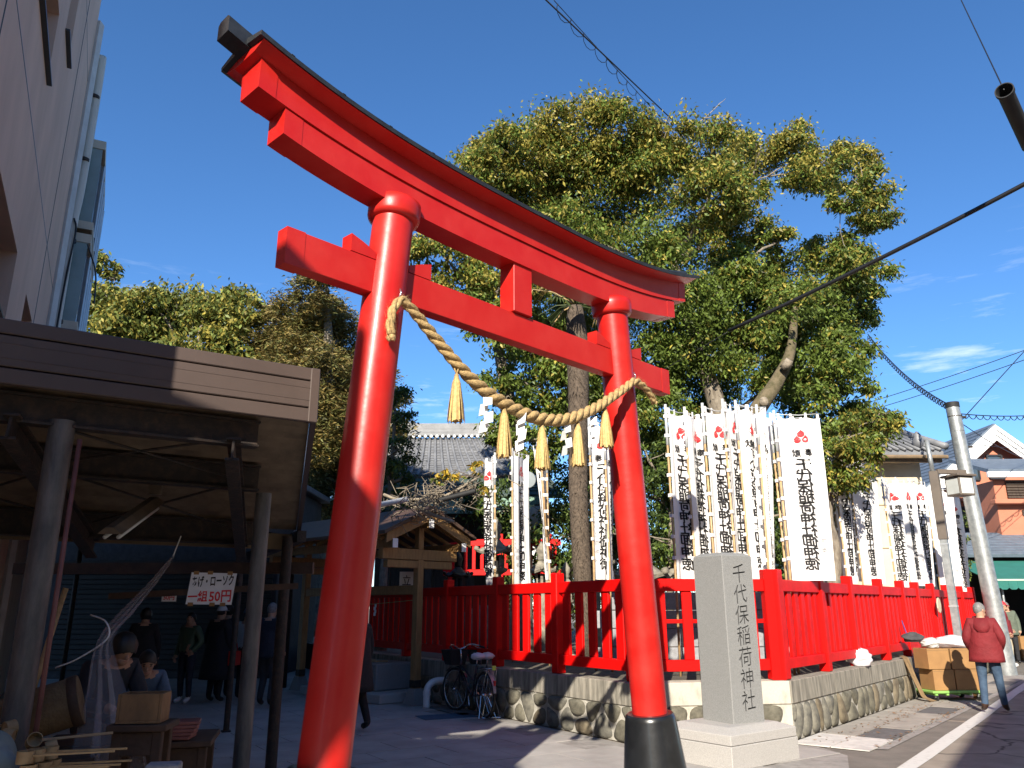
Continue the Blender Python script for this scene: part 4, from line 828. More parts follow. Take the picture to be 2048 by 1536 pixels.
MB().tube([(-2.93, 5.22, .02), (-2.93, 5.22, 2.7)], .016, 8).build('drain_rod', mat('reddish_rod', (.16, .06, .05), .6, .2, 8), can, smooth=True)
MB().beam((-3.6, 7.25, 1.70), (-2.05, 7.75, 1.80), .05, .055).build('hanging_rail', M_['wood_dark'], can)
MB().beam((-5.5, 8.9, 2.02), (-2.2, 8.9, 2.02), .08, .12).build('rear_rail', M_['wood_dark'], can)
# fluorescent lamp fixture (off)
t = thing('lamp_fixture', 'unlit twin-tube fluorescent lamp hanging under the stall canopy', 'lamp', (-3.15, 6.3, 2.35))
A_, B_ = V(-3.08, 6.75, 2.52), V(-3.02, 5.95, 2.18); dd = (B_-A_).normalized(); sd = dd.cross(V(0, 0, 1)).normalized(); nn = sd.cross(dd)
MB().add([A_-sd*.03, A_+sd*.03, B_+sd*.03, B_-sd*.03, A_-sd*.09-nn*.05, A_+sd*.09-nn*.05, B_+sd*.09-nn*.05, B_-sd*.09-nn*.05], [(0,1,2,3), (4,7,6,5), (0,4,5,1), (1,5,6,2), (2,6,7,3), (3,7,4,0)]).build('housing', M_['corrug'], t)
for s in (-.05, .05): MB().tube([A_+sd*s-nn*.085+dd*.06, B_+sd*s-nn*.085-dd*.03], .016, 10).build('tube', M_['lampglass'], t, smooth=True)
bx('hanger_box', (.1, .05, .16), M_['corrug'], t, tuple(A_+V(0, .02, .1)), .2)
MB().tube([A_+V(0, .02, .15), A_+V(.02, .03, .45)], .006, 5).build('hanger_wire', M_['cable'], t)
# price sign
t = thing('price_sign', 'white hand-lettered price card with black and red writing under the canopy', 'sign', (-2.655, 7.15, 1.62)); sx = V(.995, .09, 0).normalized(); sn = V(sx.y, -sx.x, 0)
so = V(-2.655, 7.15, 1.768)
MB().prism([so+sx*a+V(0, 0, b) for a, b in ((-.207, -.138), (.183, -.143), (.207, .125), (-.183, .134))], -sn*.006).build('card', M_['paper'], t)
for tx, cx, cz, s, mm in (('あげ・ローソク', .008, .06, .088, 'ink_print'), ('一組', -.110, -.07, .085, 'red_print'), ('50円', .082, -.07, .098, 'red_print')):
    vs, fs = glyphs(tx, .022); w = max(v[0] for v in vs)*2; k = min(1, .355/(w*s)) if tx[0] == 'あ' else 1
    MB().add([so+sn*.004+sx*(cx+x*s*k)+V(0, 0, cz+y*s*1.15+x*s*.03) for x, y in vs], fs).build('lettering', M_[mm], t)
for a, b in ((-.14, .13), (-.02, .131), (.15, .127), (-.165, -.138), (.02, -.14), (.11, -.141)): bx('tape', (.045, .003, .03), M_['cardboard'], t, tuple(so+sx*a+sn*.005+V(0, 0, b)), math.atan2(sx.y, sx.x), 0)
t = thing('price_sign', 'small white card with red lettering half hidden by the plastic sheet', 'sign', (-3.40, 8.05, 1.66))
so = V(-3.40, 8.05, 1.70); MB().prism([so+sx*a+V(0, 0, b) for a, b in ((-.07, -.04), (.07, -.04), (.07, .035), (-.07, .035))], -sn*.005).build('card', M_['paper'], t)
vs, fs = glyphs('50円', .022); MB().add([so+sn*.004+sx*(.0+x*.055)+V(0, 0, y*.06) for x, y in vs], fs).build('lettering', M_['red_print'], t)
# plastic sheet tied up and hanging
t = thing('plastic_sheet', 'crumpled clear plastic sheet tied back between the stall posts', 'plastic sheet', (-2.75, 5.9, .2)); rnd = random.Random(9)
spine = cr_spline([(-3.13, 7.4, 2.06), (-3.12, 7.0, 1.80), (-3.08, 6.5, 1.55), (-3.02, 6.1, 1.35), (-2.85, 5.85, 1.05), (-2.72, 5.7, .75), (-2.62, 5.6, .45)], 8); wd_ = [.04, .10, .16, .10, .20, .34, .46]
def sheet(u, v):
    f = v*(len(spine)-1); i = min(int(f), len(spine)-2); p = spine[i].lerp(spine[i+1], f-i); g_ = v*6; j = min(int(g_), 5); w = wd_[j]+(wd_[j+1]-wd_[j])*(g_-j)
    return p+V(.75, -.25, .2)*(u-.5)*w*1.6+V(.3, 1, 0)*w*.22*math.sin(u*17+v*5)
MB().grid(sheet, 40, 40).build('sheet', M_['plastic'], t, smooth=True)
MB().tube([(-3.13, 7.4, 2.06), (-3.12, 7.5, 2.25)], .006, 5).build('tie_cord', M_['paper'], t)
t = thing('rubber_cord', 'pale cord strung across the stall behind the left post', 'cord', (-3.3, 6.0, 1.3))
MB().tube(cr_spline([(-3.35, 6.1, 1.18), (-3.2, 6.1, 1.24), (-3.0, 6.1, 1.38), (-3.05, 6.15, 1.5), (-3.25, 6.3, 1.55)], 6), .006, 6).build('cord', M_['paper'], t, smooth=True)
t = thing('bamboo_pole', 'brown bamboo pole standing behind the left stall post', 'pole', (-3.55, 6.3, .0))
MB().tube([(-3.62, 6.2, .6), (-3.50, 6.35, 1.75)], .022, 8).build('cane', M_['bamboo'], t, smooth=True)
# stall tables and wares
def table(name, label, c, sx_, sy_, h, rzz, mm='wood_dark'):
    t = thing(name, label, 'table', c); M0 = Matrix.Translation(c) @ Matrix.Rotation(rzz, 4, 'Z')
    bx('table_top', (sx_, sy_, .04), M_[mm], t, tuple(M0 @ V(0, 0, h-.02)), rzz)
    for a in (-1, 1):
        for b in (-1, 1): bx('leg', (.06, .06, h-.042), M_[mm], t, tuple(M0 @ V(a*(sx_/2-.06), b*(sy_/2-.06), (h-.042)/2)), rzz)
    bx('apron', (sx_-.1, .025, .14), M_[mm], t, tuple(M0 @ V(0, -sy_/2+.05, h-.115)), rzz); return t
table('stall_table', 'low dark wooden table carrying the ladles at the stall', (-2.62, 4.75, 0), 1.1, .75, .62, R(10))
table('stall_table', 'dark wooden table behind the crate where the seller sits', (-2.75, 6.15, 0), 1.15, .6, .70, R(14))
lad_o = thing('wooden_ladle', 'x', 'ladle', (0, 0, 0), 'wooden ladles in the lower pile')
MB().lathe([(.038, 0), (.042, 0), (.042, .06), (.038, .06), (.038, .004), (.0, .004)], 18, caps=False).build('cup', M_['wood_raw'], lad_o, smooth=True, auto=40)
MB().beam((.03, 0, .036), (.42, 0, .05), .014, .009).build('handle', M_['wood_raw'], lad_o)
rnd = random.Random(12); first = True
def lad(M, label, grp):
    global first
    o = lad_o if first else copy_tree(lad_o, M)
    if first: o.matrix_basis = M; WM[o] = M; first = False
    o['label'] = label; o['group'] = grp
k = 0
for row in range(4):
    for j in range(3):
        lad(Matrix.Translation((-2.46+rnd.uniform(-.02, .02)-.03*row+.02*j, 4.50+.075*j+rnd.uniform(-.01, .01), .622+.0645*row)) @ Matrix.Rotation(R(2+rnd.uniform(-5, 5)), 4, 'Z'), 'pale wooden ladle in the stacked pile, %s layer, %s' % (('bottom', 'second', 'third', 'top')[row], ('nearest', 'middle', 'farthest')[j]), 'wooden ladles in the lower pile')
for j in range(7):
    lad(Matrix.Translation((-2.86+rnd.uniform(-.16, .14), 4.95+rnd.uniform(-.10, .12), .70+.035*j)) @ Matrix.Rotation(rnd.uniform(0, 6), 4, 'Z') @ Matrix.Rotation(R(rnd.uniform(50, 110)), 4, 'X'), 'pale wooden ladle in the loose heap above the green sack', 'wooden ladles in the loose heap')
def open_box(name, label, c, sx_, sy_, h, rzz, mm, cat='crate'):
    t = thing(name, label, cat, c); M0 = Matrix.Translation(c) @ Matrix.Rotation(rzz, 4, 'Z'); w = .018
    bx('bottom', (sx_, sy_, w), mm, t, tuple(M0 @ V(0, 0, w/2)), rzz, .002)
    for s in (-1, 1):
        bx('side', (w, sy_, h-w), mm, t, tuple(M0 @ V(s*(sx_/2-w/2), 0, w+(h-w)/2)), rzz, .002)
        bx('side', (sx_-2*w-.002, w, h-w), mm, t, tuple(M0 @ V(0, s*(sy_/2-w/2), w+(h-w)/2)), rzz, .002)
    return t
open_box('wooden_crate', 'old brown wooden crate on the front of the stall table', (-2.37, 5.42, .90), .27, .2, .175, R(8), M_['wood_box'])
table('stall_stand', 'small dark stand under the brown crate', (-2.37, 5.45, 0), .36, .32, .895, R(8))
for i in range(5):
    tag(bx('incense_bundle', (.34, .20, .022), mat('incense_wrap', (.20, .07, .06), .6, .2, 9) if i == 0 else bpy.data.materials['incense_wrap'], None, (-2.45+.01*i, 6.05, .72+.024*i), R(6+3*i), .004),
        'flat reddish packet behind the crate, %s of its stack' % ('bottom', 'second', 'middle', 'fourth', 'topmost')[i], 'packet', 'packets on the stall table')
t = thing('rolled_mat', 'big brown rolled straw mat lying at the back of the stall', 'rolled mat', (-3.15, 5.55, .7))
MB().tube([(-3.55, 5.5, .80), (-3.2, 5.65, .92), (-2.95, 5.75, 1.0)], [.15, .16, .16], 16).build('roll', M_['burlap'], t, smooth=True, auto=60)
MB().lathe([(.165, -.03), (.168, 0), (.168, .03)], 16, (-2.98, 5.74, .99), (.25, .1, .08)).build('binding', M_['wood_dark'], t, smooth=True)
table('stall_bench', 'rough bench under the rolled mat', (-3.2, 5.62, 0), .85, .45, .66, R(22))
def sack(name, label, c, s, mm, seed, cat='sack'):
    rg = np.random.default_rng(seed); bm = bmesh.new(); bmesh.ops.create_icosphere(bm, subdivisions=4, radius=1.0)
    k = rg.normal(size=(6, 3))*2.2
    for v in bm.verts:
        d = 1+.13*math.sin(v.co.dot(k[0])+1)+.10*math.sin(v.co.dot(k[1])*1.7)+.07*math.sin(v.co.dot(k[2])*3)+.05*abs(math.sin(v.co.dot(k[3])*3.5))+.04*abs(math.sin(v.co.dot(k[4])*5))
        v.co = V(v.co.x*s[0]*d, v.co.y*s[1]*d, max(-.85, v.co.z*d)*s[2])
    me = bpy.data.meshes.new(name); bm.to_mesh(me); bm.free(); me.materials.append(mm); me.shade_smooth()
    o = link(bpy.data.objects.new(name, me), None, Matrix.Translation(V(*c)+V(0, 0, s[2]*.85))); return tag(o, label, cat)
sack('filled_sack', 'pale green filled sack at the foot of the left stall post', (-2.86, 4.62, .62), (.17, .15, .16), M_['bag_teal'], 1)
sack('filled_sack', 'grey-green sack slumped below the upper one by the post', (-2.93, 4.2, .28), (.18, .16, .22), M_['bag_teal'], 2)
sack('blue_tarp_bundle', 'crumpled blue tarpaulin bundle between sack and ladles', (-2.66, 4.52, .625), (.06, .08, .07), M_['tarp'], 3, 'tarpaulin')
table('stall_shelf', 'low shelf under the grey-green sack', (-2.93, 4.2, 0), .5, .4, .275, R(5))
t = thing('concrete_block', 'pale grey concrete block standing on the ground at the stall front', 'block', (-2.05, 5.05, 0))
bx('block', (.19, .12, .39), M_['block'], t, (-2.05, 5.05, .197), R(10), .01); bx('block', (.19, .12, .33), M_['block'], t, (-2.05, 5.05, .5585), R(12), .01)
t = thing('market_roof', 'dark low market roof over the walkers behind the stall', 'roof', (-7, 14, 0))
MB().prism([(-3.55, 9.15, 2.75), (-4.9, 18.9, 3.3), (-12.5, 18.9, 3.3), (-6.4, 9.15, 2.75)], (0, 0, .06)).build('roof_sheet', M_['rust'], t)
for k in range(5): MB().beam((-3.75-.27*k, 10.2+2.0*k, 2.72+.11*k), (-7.2-1.2*k, 10.2+2.0*k, 2.72+.11*k), .1, .14).build('rafter', M_['rust'], t)
MB().beam((-3.6, 9.2, 2.68), (-4.9, 18.8, 3.22), .1, .16).build('edge_beam', M_['rust'], t)
for x, y, z in ((-4.75, 17.4, 3.05), (-9.5, 17.6, 3.05)): MB().tube([(x, y, 0), (x, y, z)], .05, 10).build('post', M_['rust'], t, smooth=True)
# shuttered shop wall far behind the stall
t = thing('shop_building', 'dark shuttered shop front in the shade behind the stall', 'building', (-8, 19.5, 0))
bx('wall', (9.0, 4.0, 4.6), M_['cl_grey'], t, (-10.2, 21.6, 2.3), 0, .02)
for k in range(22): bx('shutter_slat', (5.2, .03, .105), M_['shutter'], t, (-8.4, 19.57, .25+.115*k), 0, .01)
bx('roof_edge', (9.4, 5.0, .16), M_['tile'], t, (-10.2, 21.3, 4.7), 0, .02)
# ---------------------------------------------------------------- tall building on the left
BN, BFAR = V(-3.0, 2.9, 0), V(-8.2, 13.0, 0); bd = (BFAR-BN).normalized(); bn = V(bd.y, -bd.x, 0); BL = (BFAR-BN).length
bld = thing('tall_building', 'tall mauve-brown building with downpipe and bay windows at the left edge', 'building', (-7, 8, 0))
def bp(s, o, z): return BN+bd*s+bn*o+V(0, 0, z)
wins = [(4.55, 6.35, 8.05, 9.05), (7.15, 8.0, 9.45, 10.9), (4.35, 6.55, 4.75, 5.75), (8.0, 9.2, 4.9, 5.75)]
# wall with real openings
S0 = 2.8
ss = sorted({S0, BL} | {w[0] for w in wins} | {w[1] for w in wins}); zs = sorted({0, 14.5} | {w[2] for w in wins} | {w[3] for w in wins})
mb = MB()
for i in range(len(ss)-1):
    for j in range(len(zs)-1):
        cs, cz = (ss[i]+ss[i+1])/2, (zs[j]+zs[j+1])/2
        if any(w[0] < cs < w[1] and w[2] < cz < w[3] for w in wins): continue
        mb.add([bp(ss[i], 0, zs[j]), bp(ss[i+1], 0, zs[j]), bp(ss[i+1], 0, zs[j+1]), bp(ss[i], 0, zs[j+1])], [(0, 1, 2, 3)])
for (a, b, c, d) in wins:
    q = .24
    for P in ([(a, c), (b, c)], [(b, c), (b, d)], [(b, d), (a, d)], [(a, d), (a, c)]):
        mb.add([bp(P[0][0], 0, P[0][1]), bp(P[1][0], 0, P[1][1]), bp(P[1][0], -q, P[1][1]), bp(P[0][0], -q, P[0][1])], [(0, 1, 2, 3)])
mb.add([bp(S0, 0, 0), bp(S0, 0, 14.5), bp(S0, -7, 14.5), bp(S0, -7, 0)], [(0, 1, 2, 3)]); mb.add([bp(BL, 0, 0), bp(BL, -7, 0), bp(BL, -7, 14.5), bp(BL, 0, 14.5)], [(0, 1, 2, 3)])
mb.add([bp(S0, -7, 0), bp(S0, -7, 14.5), bp(BL, -7, 14.5), bp(BL, -7, 0)], [(0, 1, 2, 3)]); mb.add([bp(S0, 0, 14.5), bp(BL, 0, 14.5), bp(BL, -7, 14.5), bp(S0, -7, 14.5)], [(0, 1, 2, 3)])
mb.prism([bp(0, 0, 0), bp(S0-.01, 0, 0), bp(S0-.01, -7, 0), bp(0, -7, 0)], (0, 0, 6.2))
mb.build('wall', M_['stucco'], bld)
for (a, b, c, d) in wins:
    w = MB().add([bp(a, -.235, c), bp(b, -.235, c), bp(b, -.235, d), bp(a, -.235, d)], [(0, 1, 2, 3)]).build('window', M_['glass'], bld)
    f = MB()
    for p, q in (((a, c), (b, c)), ((a, d), (b, d)), ((a, c), (a, d)), ((b, c), (b, d)), (((a+b)/2, c), ((a+b)/2, d))):
        f.beam(bp(p[0], -.21, p[1]), bp(q[0], -.21, q[1]), .05, .05, up=tuple(bn))
    f.build('frame', M_['alu'], w); MB().beam(bp(a-.03, .02, c-.03), bp(b+.03, .02, c-.03), .08, .03).build('sill', M_['alu'], w)
for z in (7.1, 11.4, 4.2): MB().beam(bp(S0, .0, z), bp(BL, .0, z), .006, .022).build('panel_joint', M_['alu'], bld)
for s in (3.2, 9.4): MB().beam(bp(s, 0, 4.3), bp(s, 0, 14.4), .022, .006).build('panel_joint', M_['alu'], bld)
MB().beam(bp(BL+.06, .02, 0), bp(BL+.06, .02, 12.8), .16, .14).build('corner_trim', M_['offwhite'], bld)
MB().add([bp(BL+.14, .0, 0), bp(BL+4, .0, 0), bp(BL+4, .0, 12.4), bp(BL+.14, .0, 12.4), bp(BL+.14, -4, 0), bp(BL+4, -4, 0), bp(BL+4, -4, 12.4), bp(BL+.14, -4, 12.4)], [(0,1,2,3), (4,7,6,5), (3,2,6,7), (1,5,6,2), (0,3,7,4)]).build('rear_wing', M_['cream'], bld)
MB().tube(cr_spline([bp(BL+.36, .0, 12.15), bp(BL+.36, .12, 12.2), bp(BL+.36, .15, 12.0), bp(BL+.36, .15, 9.5), bp(BL+.30, .12, 8.5), bp(BL+.28, .12, 7.0), bp(BL+.28, .12, 3.0)], 5), .085, 12).build('downpipe', M_['pvc'], bld, smooth=True)
for z in (11.3, 9.9, 8.2, 6.6): MB().lathe([(.093, -.03), (.093, .03)], 12, bp(BL+.33, .135, z)).build('pipe_clamp', M_['rust'], bld)
MB().tube(cr_spline([bp(BL+.2, .14, 8.6), bp(BL+.2, .2, 8.3), bp(BL+.19, .16, 7.0), bp(BL+.19, .15, 4.0)], 5), .018, 6).build('cable', M_['cable'], bld)
MB().tube(cr_spline([bp(BL+.6, .4, 8.3), bp(BL+.75, .6, 7.8), bp(BL+.8, .65, 7.2)], 5), .015, 6).build('cable', M_['cable'], bld)
for k, z0 in enumerate((8.65, 6.6, 4.55)):
    o = .44; s0, s1 = BL+.70, BL+3.6; h = 1.95
    bay = MB().add([bp(s0, 0, z0+h), bp(s0, o, z0+h), bp(s1, o, z0+h), bp(s1, 0, z0+h), bp(s0, 0, z0+h-.18), bp(s0, o, z0+h-.18), bp(s1, o, z0+h-.18), bp(s1, 0, z0+h-.18)], [(0,1,2,3), (4,7,6,5), (0,4,5,1), (1,5,6,2), (2,6,7,3)]).build('bay_window', M_['cream'], bld)
    MB().add([bp(s0, 0, z0), bp(s0, o, z0), bp(s1, o, z0), bp(s1, 0, z0), bp(s0, 0, z0+.16), bp(s0, o, z0+.16), bp(s1, o, z0+.16), bp(s1, 0, z0+.16)], [(0,1,2,3), (4,7,6,5), (0,4,5,1), (1,5,6,2), (2,6,7,3)]).build('floor_slab', M_['cream'], bay)
    MB().add([bp(s0+.03, 0, z0-.004), bp(s0+.03, o-.03, z0-.004), bp(s1, o-.03, z0-.004), bp(s1, 0, z0-.004)], [(0,1,2,3)]).build('soffit', M_['soffit'], bay)
    MB().add([bp(s0+.02, .02, z0+.16), bp(s0+.02, o-.04, z0+.16), bp(s0+.02, o-.04, z0+h-.18), bp(s0+.02, .02, z0+h-.18)], [(0,1,2,3)]).build('side_pane', M_['tealglass'], bay)
    for q in range(4):
        a = s0+.05+q*(s1-s0-.1)/4; b = a+(s1-s0-.1)/4-.05
        MB().add([bp(a, o-.04, z0+.2), bp(b, o-.04, z0+.2), bp(b, o-.04, z0+h-.2), bp(a, o-.04, z0+h-.2)], [(0,1,2,3)]).build('pane', M_['glass'], bay)
        MB().beam(bp(b+.025, o-.02, z0+.16), bp(b+.025, o-.02, z0+h-.18), .06, .06).build('mullion', M_['alu_lt'], bay)
# ---------------------------------------------------------------- purification shelter
shA, shB = V(-1.68, 14.43, 0), V(-4.31, 16.93, 0); sa = (shB-shA).normalized(); sp_ = V(sa.y, -sa.x, 0)
sh = thing('purification_shelter', 'honey-coloured timber shelter with gabled roof left of the bicycle', 'shelter', tuple((shA+shB)/2))
def sq(a, b, z): return shA+sa*a+sp_*b+V(0, 0, z)
rzs = math.atan2(sa.y, sa.x); SL = (shB-shA).length
for a in (0, SL):
    bx('post', (.135, .135, 2.34), M_['hinoki'], sh, tuple(sq(a, 0, .26+1.17)), rzs, .008)
    MB().add([sq(a+x, y, z) for z, h in ((.0, .15), (.26, .085)) for x, y in ((-h, -h), (h, -h), (h, h), (-h, h))], [(3,2,1,0), (4,5,6,7), (0,1,5,4), (1,2,6,5), (2,3,7,6), (3,0,4,7)]).build('post_stone', M_['granite'], sh)
    bx('post_shoe', (.145, .145, .12), M_['rust'], sh, tuple(sq(a, 0, .335)), rzs, .004)
    bx('cross_beam', (.12, 1.5, .13), M_['hinoki'], sh, tuple(sq(a-.002, 0, 2.335)), rzs, .008)
    bx('cross_beam', (.14, 1.72, .19), M_['hinoki'], sh, tuple(sq(a-.002, 0, 2.505)), rzs, .008)
    bx('king_post', (.12, .12, .40), M_['hinoki'], sh, tuple(sq(a, 0, 2.80)), rzs, .006)
bx('tie_beam', (SL-.15, .10, .16), M_['hinoki'], sh, tuple(sq(SL/2, 0, 1.90)), rzs, .008)
OV = .32
for b, z in ((0, 3.04), (-.80, 2.66), (.80, 2.66)):
    MB().beam(sq(-OV, b, z), sq(SL+OV, b, z), .10, .14).build('purlin', M_['hinoki'], sh)
    bx('white_end_cap', (.006, .112, .155), M_['paper'], sh, tuple(sq(-OV-.004, b, z)), rzs, .001)
for sg in (-1, 1):
    for a in (-OV+.03, SL+OV-.03):
        MB().add([sq(a+o, b, z) for o in (-.025, .025) for b, z in ((0, 3.10), (sg*.98, 2.66), (sg*.98, 2.82), (0, 3.27))], [(0,1,2,3), (7,6,5,4), (0,4,5,1), (1,5,6,2), (2,6,7,3), (3,7,4,0)]).build('bargeboard', M_['hinoki'], sh)
    for a in np.linspace(-OV+.2, SL+OV-.2, 11):
        MB().beam(sq(a, sg*.05, 3.125), sq(a, sg*.98, 2.735), .05, .06).build('rafter', M_['hinoki'], sh)
    MB().add([sq(a, b, z) for a in (-OV-.06, SL+OV+.06) for b, z in ((0, 3.285), (sg*1.07, 2.80), (sg*1.07, 2.86), (0, 3.36))], [(0,1,2,3), (7,6,5,4), (0,4,5,1), (1,5,6,2), (2,6,7,3), (3,7,4,0)]).build('roof_slope', mat('brown_copper_roof', (.085, .05, .035), .5, .2, 4) if sg < 0 else bpy.data.materials['brown_copper_roof'], sh)
MB().tube([sq(.05, -.08, 1.72), sq(1.2, -.08, 1.66), sq(2.6, -.08, 1.72)], .006, 5).build('cord', M_['straw'], sh)
t = thing('paper_streamer', 'small white zigzag paper hanging inside the timber shelter', 'paper streamer', tuple(sq(1.1, -.09, 1.66)))
for q in range(4): bx('paper_fold', (.05, .003, .06), M_['paper'], t, tuple(sq(1.1+(.02 if q % 2 else 0), -.09, 1.63-.05*q)), rzs+.2*(q % 2), 0)
t = thing('paper_notice', 'white paper notice with brush writing hung inside the timber shelter', 'notice', tuple(sq(.55, .05, 2.0)))
bx('sheet', (.26, .005, .34), M_['paper'], t, tuple(sq(.45, .1, 2.06)), 0.1, 0)
vs, fs = glyphs('立', 0.0); nx = V(math.cos(.1), math.sin(.1), 0); MB().add([sq(.45, .1, 2.08)+nx*x*.17+V(0, 0, y*.2)+V(nx.y, -nx.x, 0)*.006 for x, y in vs], fs).build('lettering', M_['ink_print'], t)
bs = thing('water_basin', 'grey granite water basin on a step under the timber shelter', 'basin', tuple(sq(1.7, .1, 0)))
bx('basin_block', (1.9, .85, .46), M_['granite'], bs, tuple(sq(1.75, .2, .40)), rzs, .02); bx('step', (2.5, 1.35, .16), M_['granite_lt'], bs, tuple(sq(1.6, .2, .085)), rzs, .015)
for k in range(3): tag(bx('wooden_dipper', (.36, .03, .03), M_['wood_raw'], None, tuple(sq(1.2+.35*k, .1, .645)), rzs+R(60+7*k), .004), 'wooden dipper lying across the water basin, %s of three' % ('right', 'middle', 'left')[k], 'dipper', 'dippers on the basin')
# dry climbing vine and pipes over the shelter
t = thing('dry_vine', 'tangle of dry leafless vine over the timber shelter roof', 'vine', (-1.4, 13.7, 3.1)); rnd = random.Random(44)
MB().tube(cr_spline([(-2.25, 13.75, 3.5), (-1.75, 13.6, 3.3), (-1.35, 13.55, 3.12), (-1.0, 13.5, 3.0)], 6), .03, 7).build('stem', M_['bark_pale'], t, smooth=True)
MB().tube(cr_spline([(-2.6, 13.9, 3.2), (-1.9, 13.8, 3.4), (-1.2, 13.6, 3.45), (-.6, 13.5, 3.75)], 6), .022, 7).build('stem', M_['bark_pale'], t, smooth=True)
mb = MB(); mbd = MB()
for i in range(230):
    c = V(-1.35+rnd.gauss(0, .42), 13.6+rnd.gauss(0, .25), 3.38+rnd.gauss(0, .13)); c.z += .22*(c.x+1.35)
    if c.x < -1.9: c.z -= .05
    d = V(rnd.gauss(0, 1), rnd.gauss(0, .6), rnd.gauss(.25, .5)).normalized()*rnd.uniform(.15, .45)
    o = V(rnd.gauss(0, .06), rnd.gauss(0, .06), rnd.gauss(0, .06))
    (mb if rnd.random() < .7 else mbd).tube([c, c+d*.5+o, c+d], [.009, .007, .004], 4)
o = mb.build('twig_tangle', M_['bark_pale'], t); o['kind'] = 'stuff'; o = mbd.build('dark_twig_tangle', M_['bark'], t); o['kind'] = 'stuff'
for k, l in enumerate([(-1.05, 13.55, 3.85, .16), (-.62, 13.5, 3.95, .13), (-1.3, 13.6, 3.75, .10), (-.45, 13.5, 3.55, .1)]): leaf_mesh('leaf_tuft', [l], 330, .11, [M_['dryleaf'], M_['leaf_l']], .35, 51+k, parent=t)['kind'] = 'stuff'
t = thing('white_pipe', 'cut end of a white plastic pipe poking out of the vine', 'pipe', (-1.9, 13.4, 3.3))
MB().lathe([(.045, -.6), (.045, 0), (.037, 0), (.037, -.1)], 14, (-1.77, 13.3, 3.36), (.96, -.2, .16), caps=False).build('pipe_end', M_['pvc_white'], t, smooth=True, auto=40)
t = thing('dark_pipe', 'cut end of a black pipe at the right of the vine', 'pipe', (-.9, 13.4, 3.4))
MB().lathe([(.045, -.7), (.045, 0), (.036, 0), (.036, -.1)], 14, (-.62, 13.3, 3.50), (.96, -.2, .22), caps=False).build('pipe_end', M_['rubber'], t, smooth=True, auto=40)
# ---------------------------------------------------------------- main hall
hall = thing('shrine_hall', 'shrine hall with grey tiled roof and green copper eaves behind the gate', 'building', (-1.2, 26, .66))
XL, XR = -4.35, -.35
def slope(u, v):     # main tiled slope: u along the ridge, v from ridge to eave, slightly hollow
    x0 = XL+(XR-XL)*u; x1 = (XL-.55)+(XR+1.5-XL+.55)*u
    return V(x0+(x1-x0)*v, 27.2-2.5*v, 7.35-1.75*v+.28*math.sin(math.pi*v)*-.6)
MB().grid(slope, 20, 8).build('roof_bed', M_['tile'], hall)
for k in range(23):
    u = k/22; MB().tube([slope(u, v)+V(0, 0, .03) for v in (0, .15, .3, .45, .6, .75, .9, 1.0)], .052, 6).build('tile_row', M_['tile'], hall, smooth=True)
for k in range(1, 16):
    v = k/16; MB().tube([slope(u, v)+V(0, -.01, .014) for u in (0, .33, .66, 1)], .014, 4).build('tile_course', M_['tile'], hall)
for k in range(20):
    u = (k+.5)/20; p = slope(u, 0.035)+V(0, -.06, .10); MB().lathe([(.055, 0), (.055, .05)], 10, p, (0, -1, .3)).build('ridge_end_tile', M_['whitewash'], hall)
for z, w in ((.12, .34), (.24, .30), (.36, .26), (.46, .2)): MB().beam((XL-.05, 27.2, 7.35+z), (XR+.05, 27.2, 7.35+z), w, .11).build('ridge_course', M_['tile'], hall)
for k in range(9):
    v = k/8; p = slope(0, v)+V(-.05, 0, .06); MB().lathe([(.085, 0), (.085, .16)], 10, p, (-1, -.2, .1)).build('verge_tile', M_['whitewash'], hall)
MB().tube([slope(0, v)+V(.05, 0, .14) for v in (0, .25, .5, .75, 1)], .12, 8).build('hip_ridge', M_['tile'], hall, smooth=True); MB().tube([slope(1, v)+V(-.05, 0, .14) for v in (0, .25, .5, .75, 1)], .12, 8).build('hip_ridge', M_['tile'], hall, smooth=True)
def eave(name, x0, x1, y0, z0, y1, z1, mm, n):
    o = MB().add([(x0+.4, y0, z0), (x1-.4, y0, z0), (x1, y1, z1), (x0, y1, z1), (x0+.4, y0, z0-.1), (x1-.4, y0, z0-.1), (x1, y1, z1-.12), (x0, y1, z1-.12)], [(0,1,2,3), (7,6,5,4), (2,6,7,3), (0,3,7,4), (1,5,6,2)]).build(name, mm, hall)
    for k in range(1, n):
        t_ = k/n; MB().beam((x0+.4*(1-t_), y0+(y1-y0)*t_, z0+(z1-z0)*t_+.012), (x1-.4*(1-t_), y0+(y1-y0)*t_, z0+(z1-z0)*t_+.012), .03, .03).build('copper_seam', mm, o)
eave('upper_copper_eave', -4.9, 1.55, 24.75, 5.60, 23.3, 4.82, M_['patina_dk'], 6)
eave('lower_copper_eave', -2.9, 1.2, 23.1, 4.72, 21.9, 4.22, M_['patina'], 9)
bx('hall_body', (4.6, 3.0, 5.0), M_['hallwood'], hall, (-1.9, 26.0, 3.1), 0, .02)
for x in (-3.6, -2.4, -1.2, 0, 1.0): bx('column', (.2, .2, 3.6), M_['hallwood'], hall, (x, 23.2, 2.45), 0, .02)
for x in (.35, .95): bx('red_column', (.14, .14, 3.2), M_['fence'], hall, (x, 22.4, 2.25), 0, .02)
bx('bracket_beam', (5.2, .2, .3), M_['hallwood'], hall, (-1.0, 23.2, 4.1), 0, .02)
t = thing('paper_lantern', 'large grey paper lantern under the hall eaves', 'lantern', (.63, 21.0, 3.5))
MB().lathe([(.08, -.36), (.16, -.33), (.22, -.2), (.235, 0), (.22, .2), (.16, .33), (.08, .36)], 16, (.66, 21, 3.82)).build('paper_body', mat('aged_lantern_paper', (.40, .38, .33), .8, .2, 6), t, smooth=True)
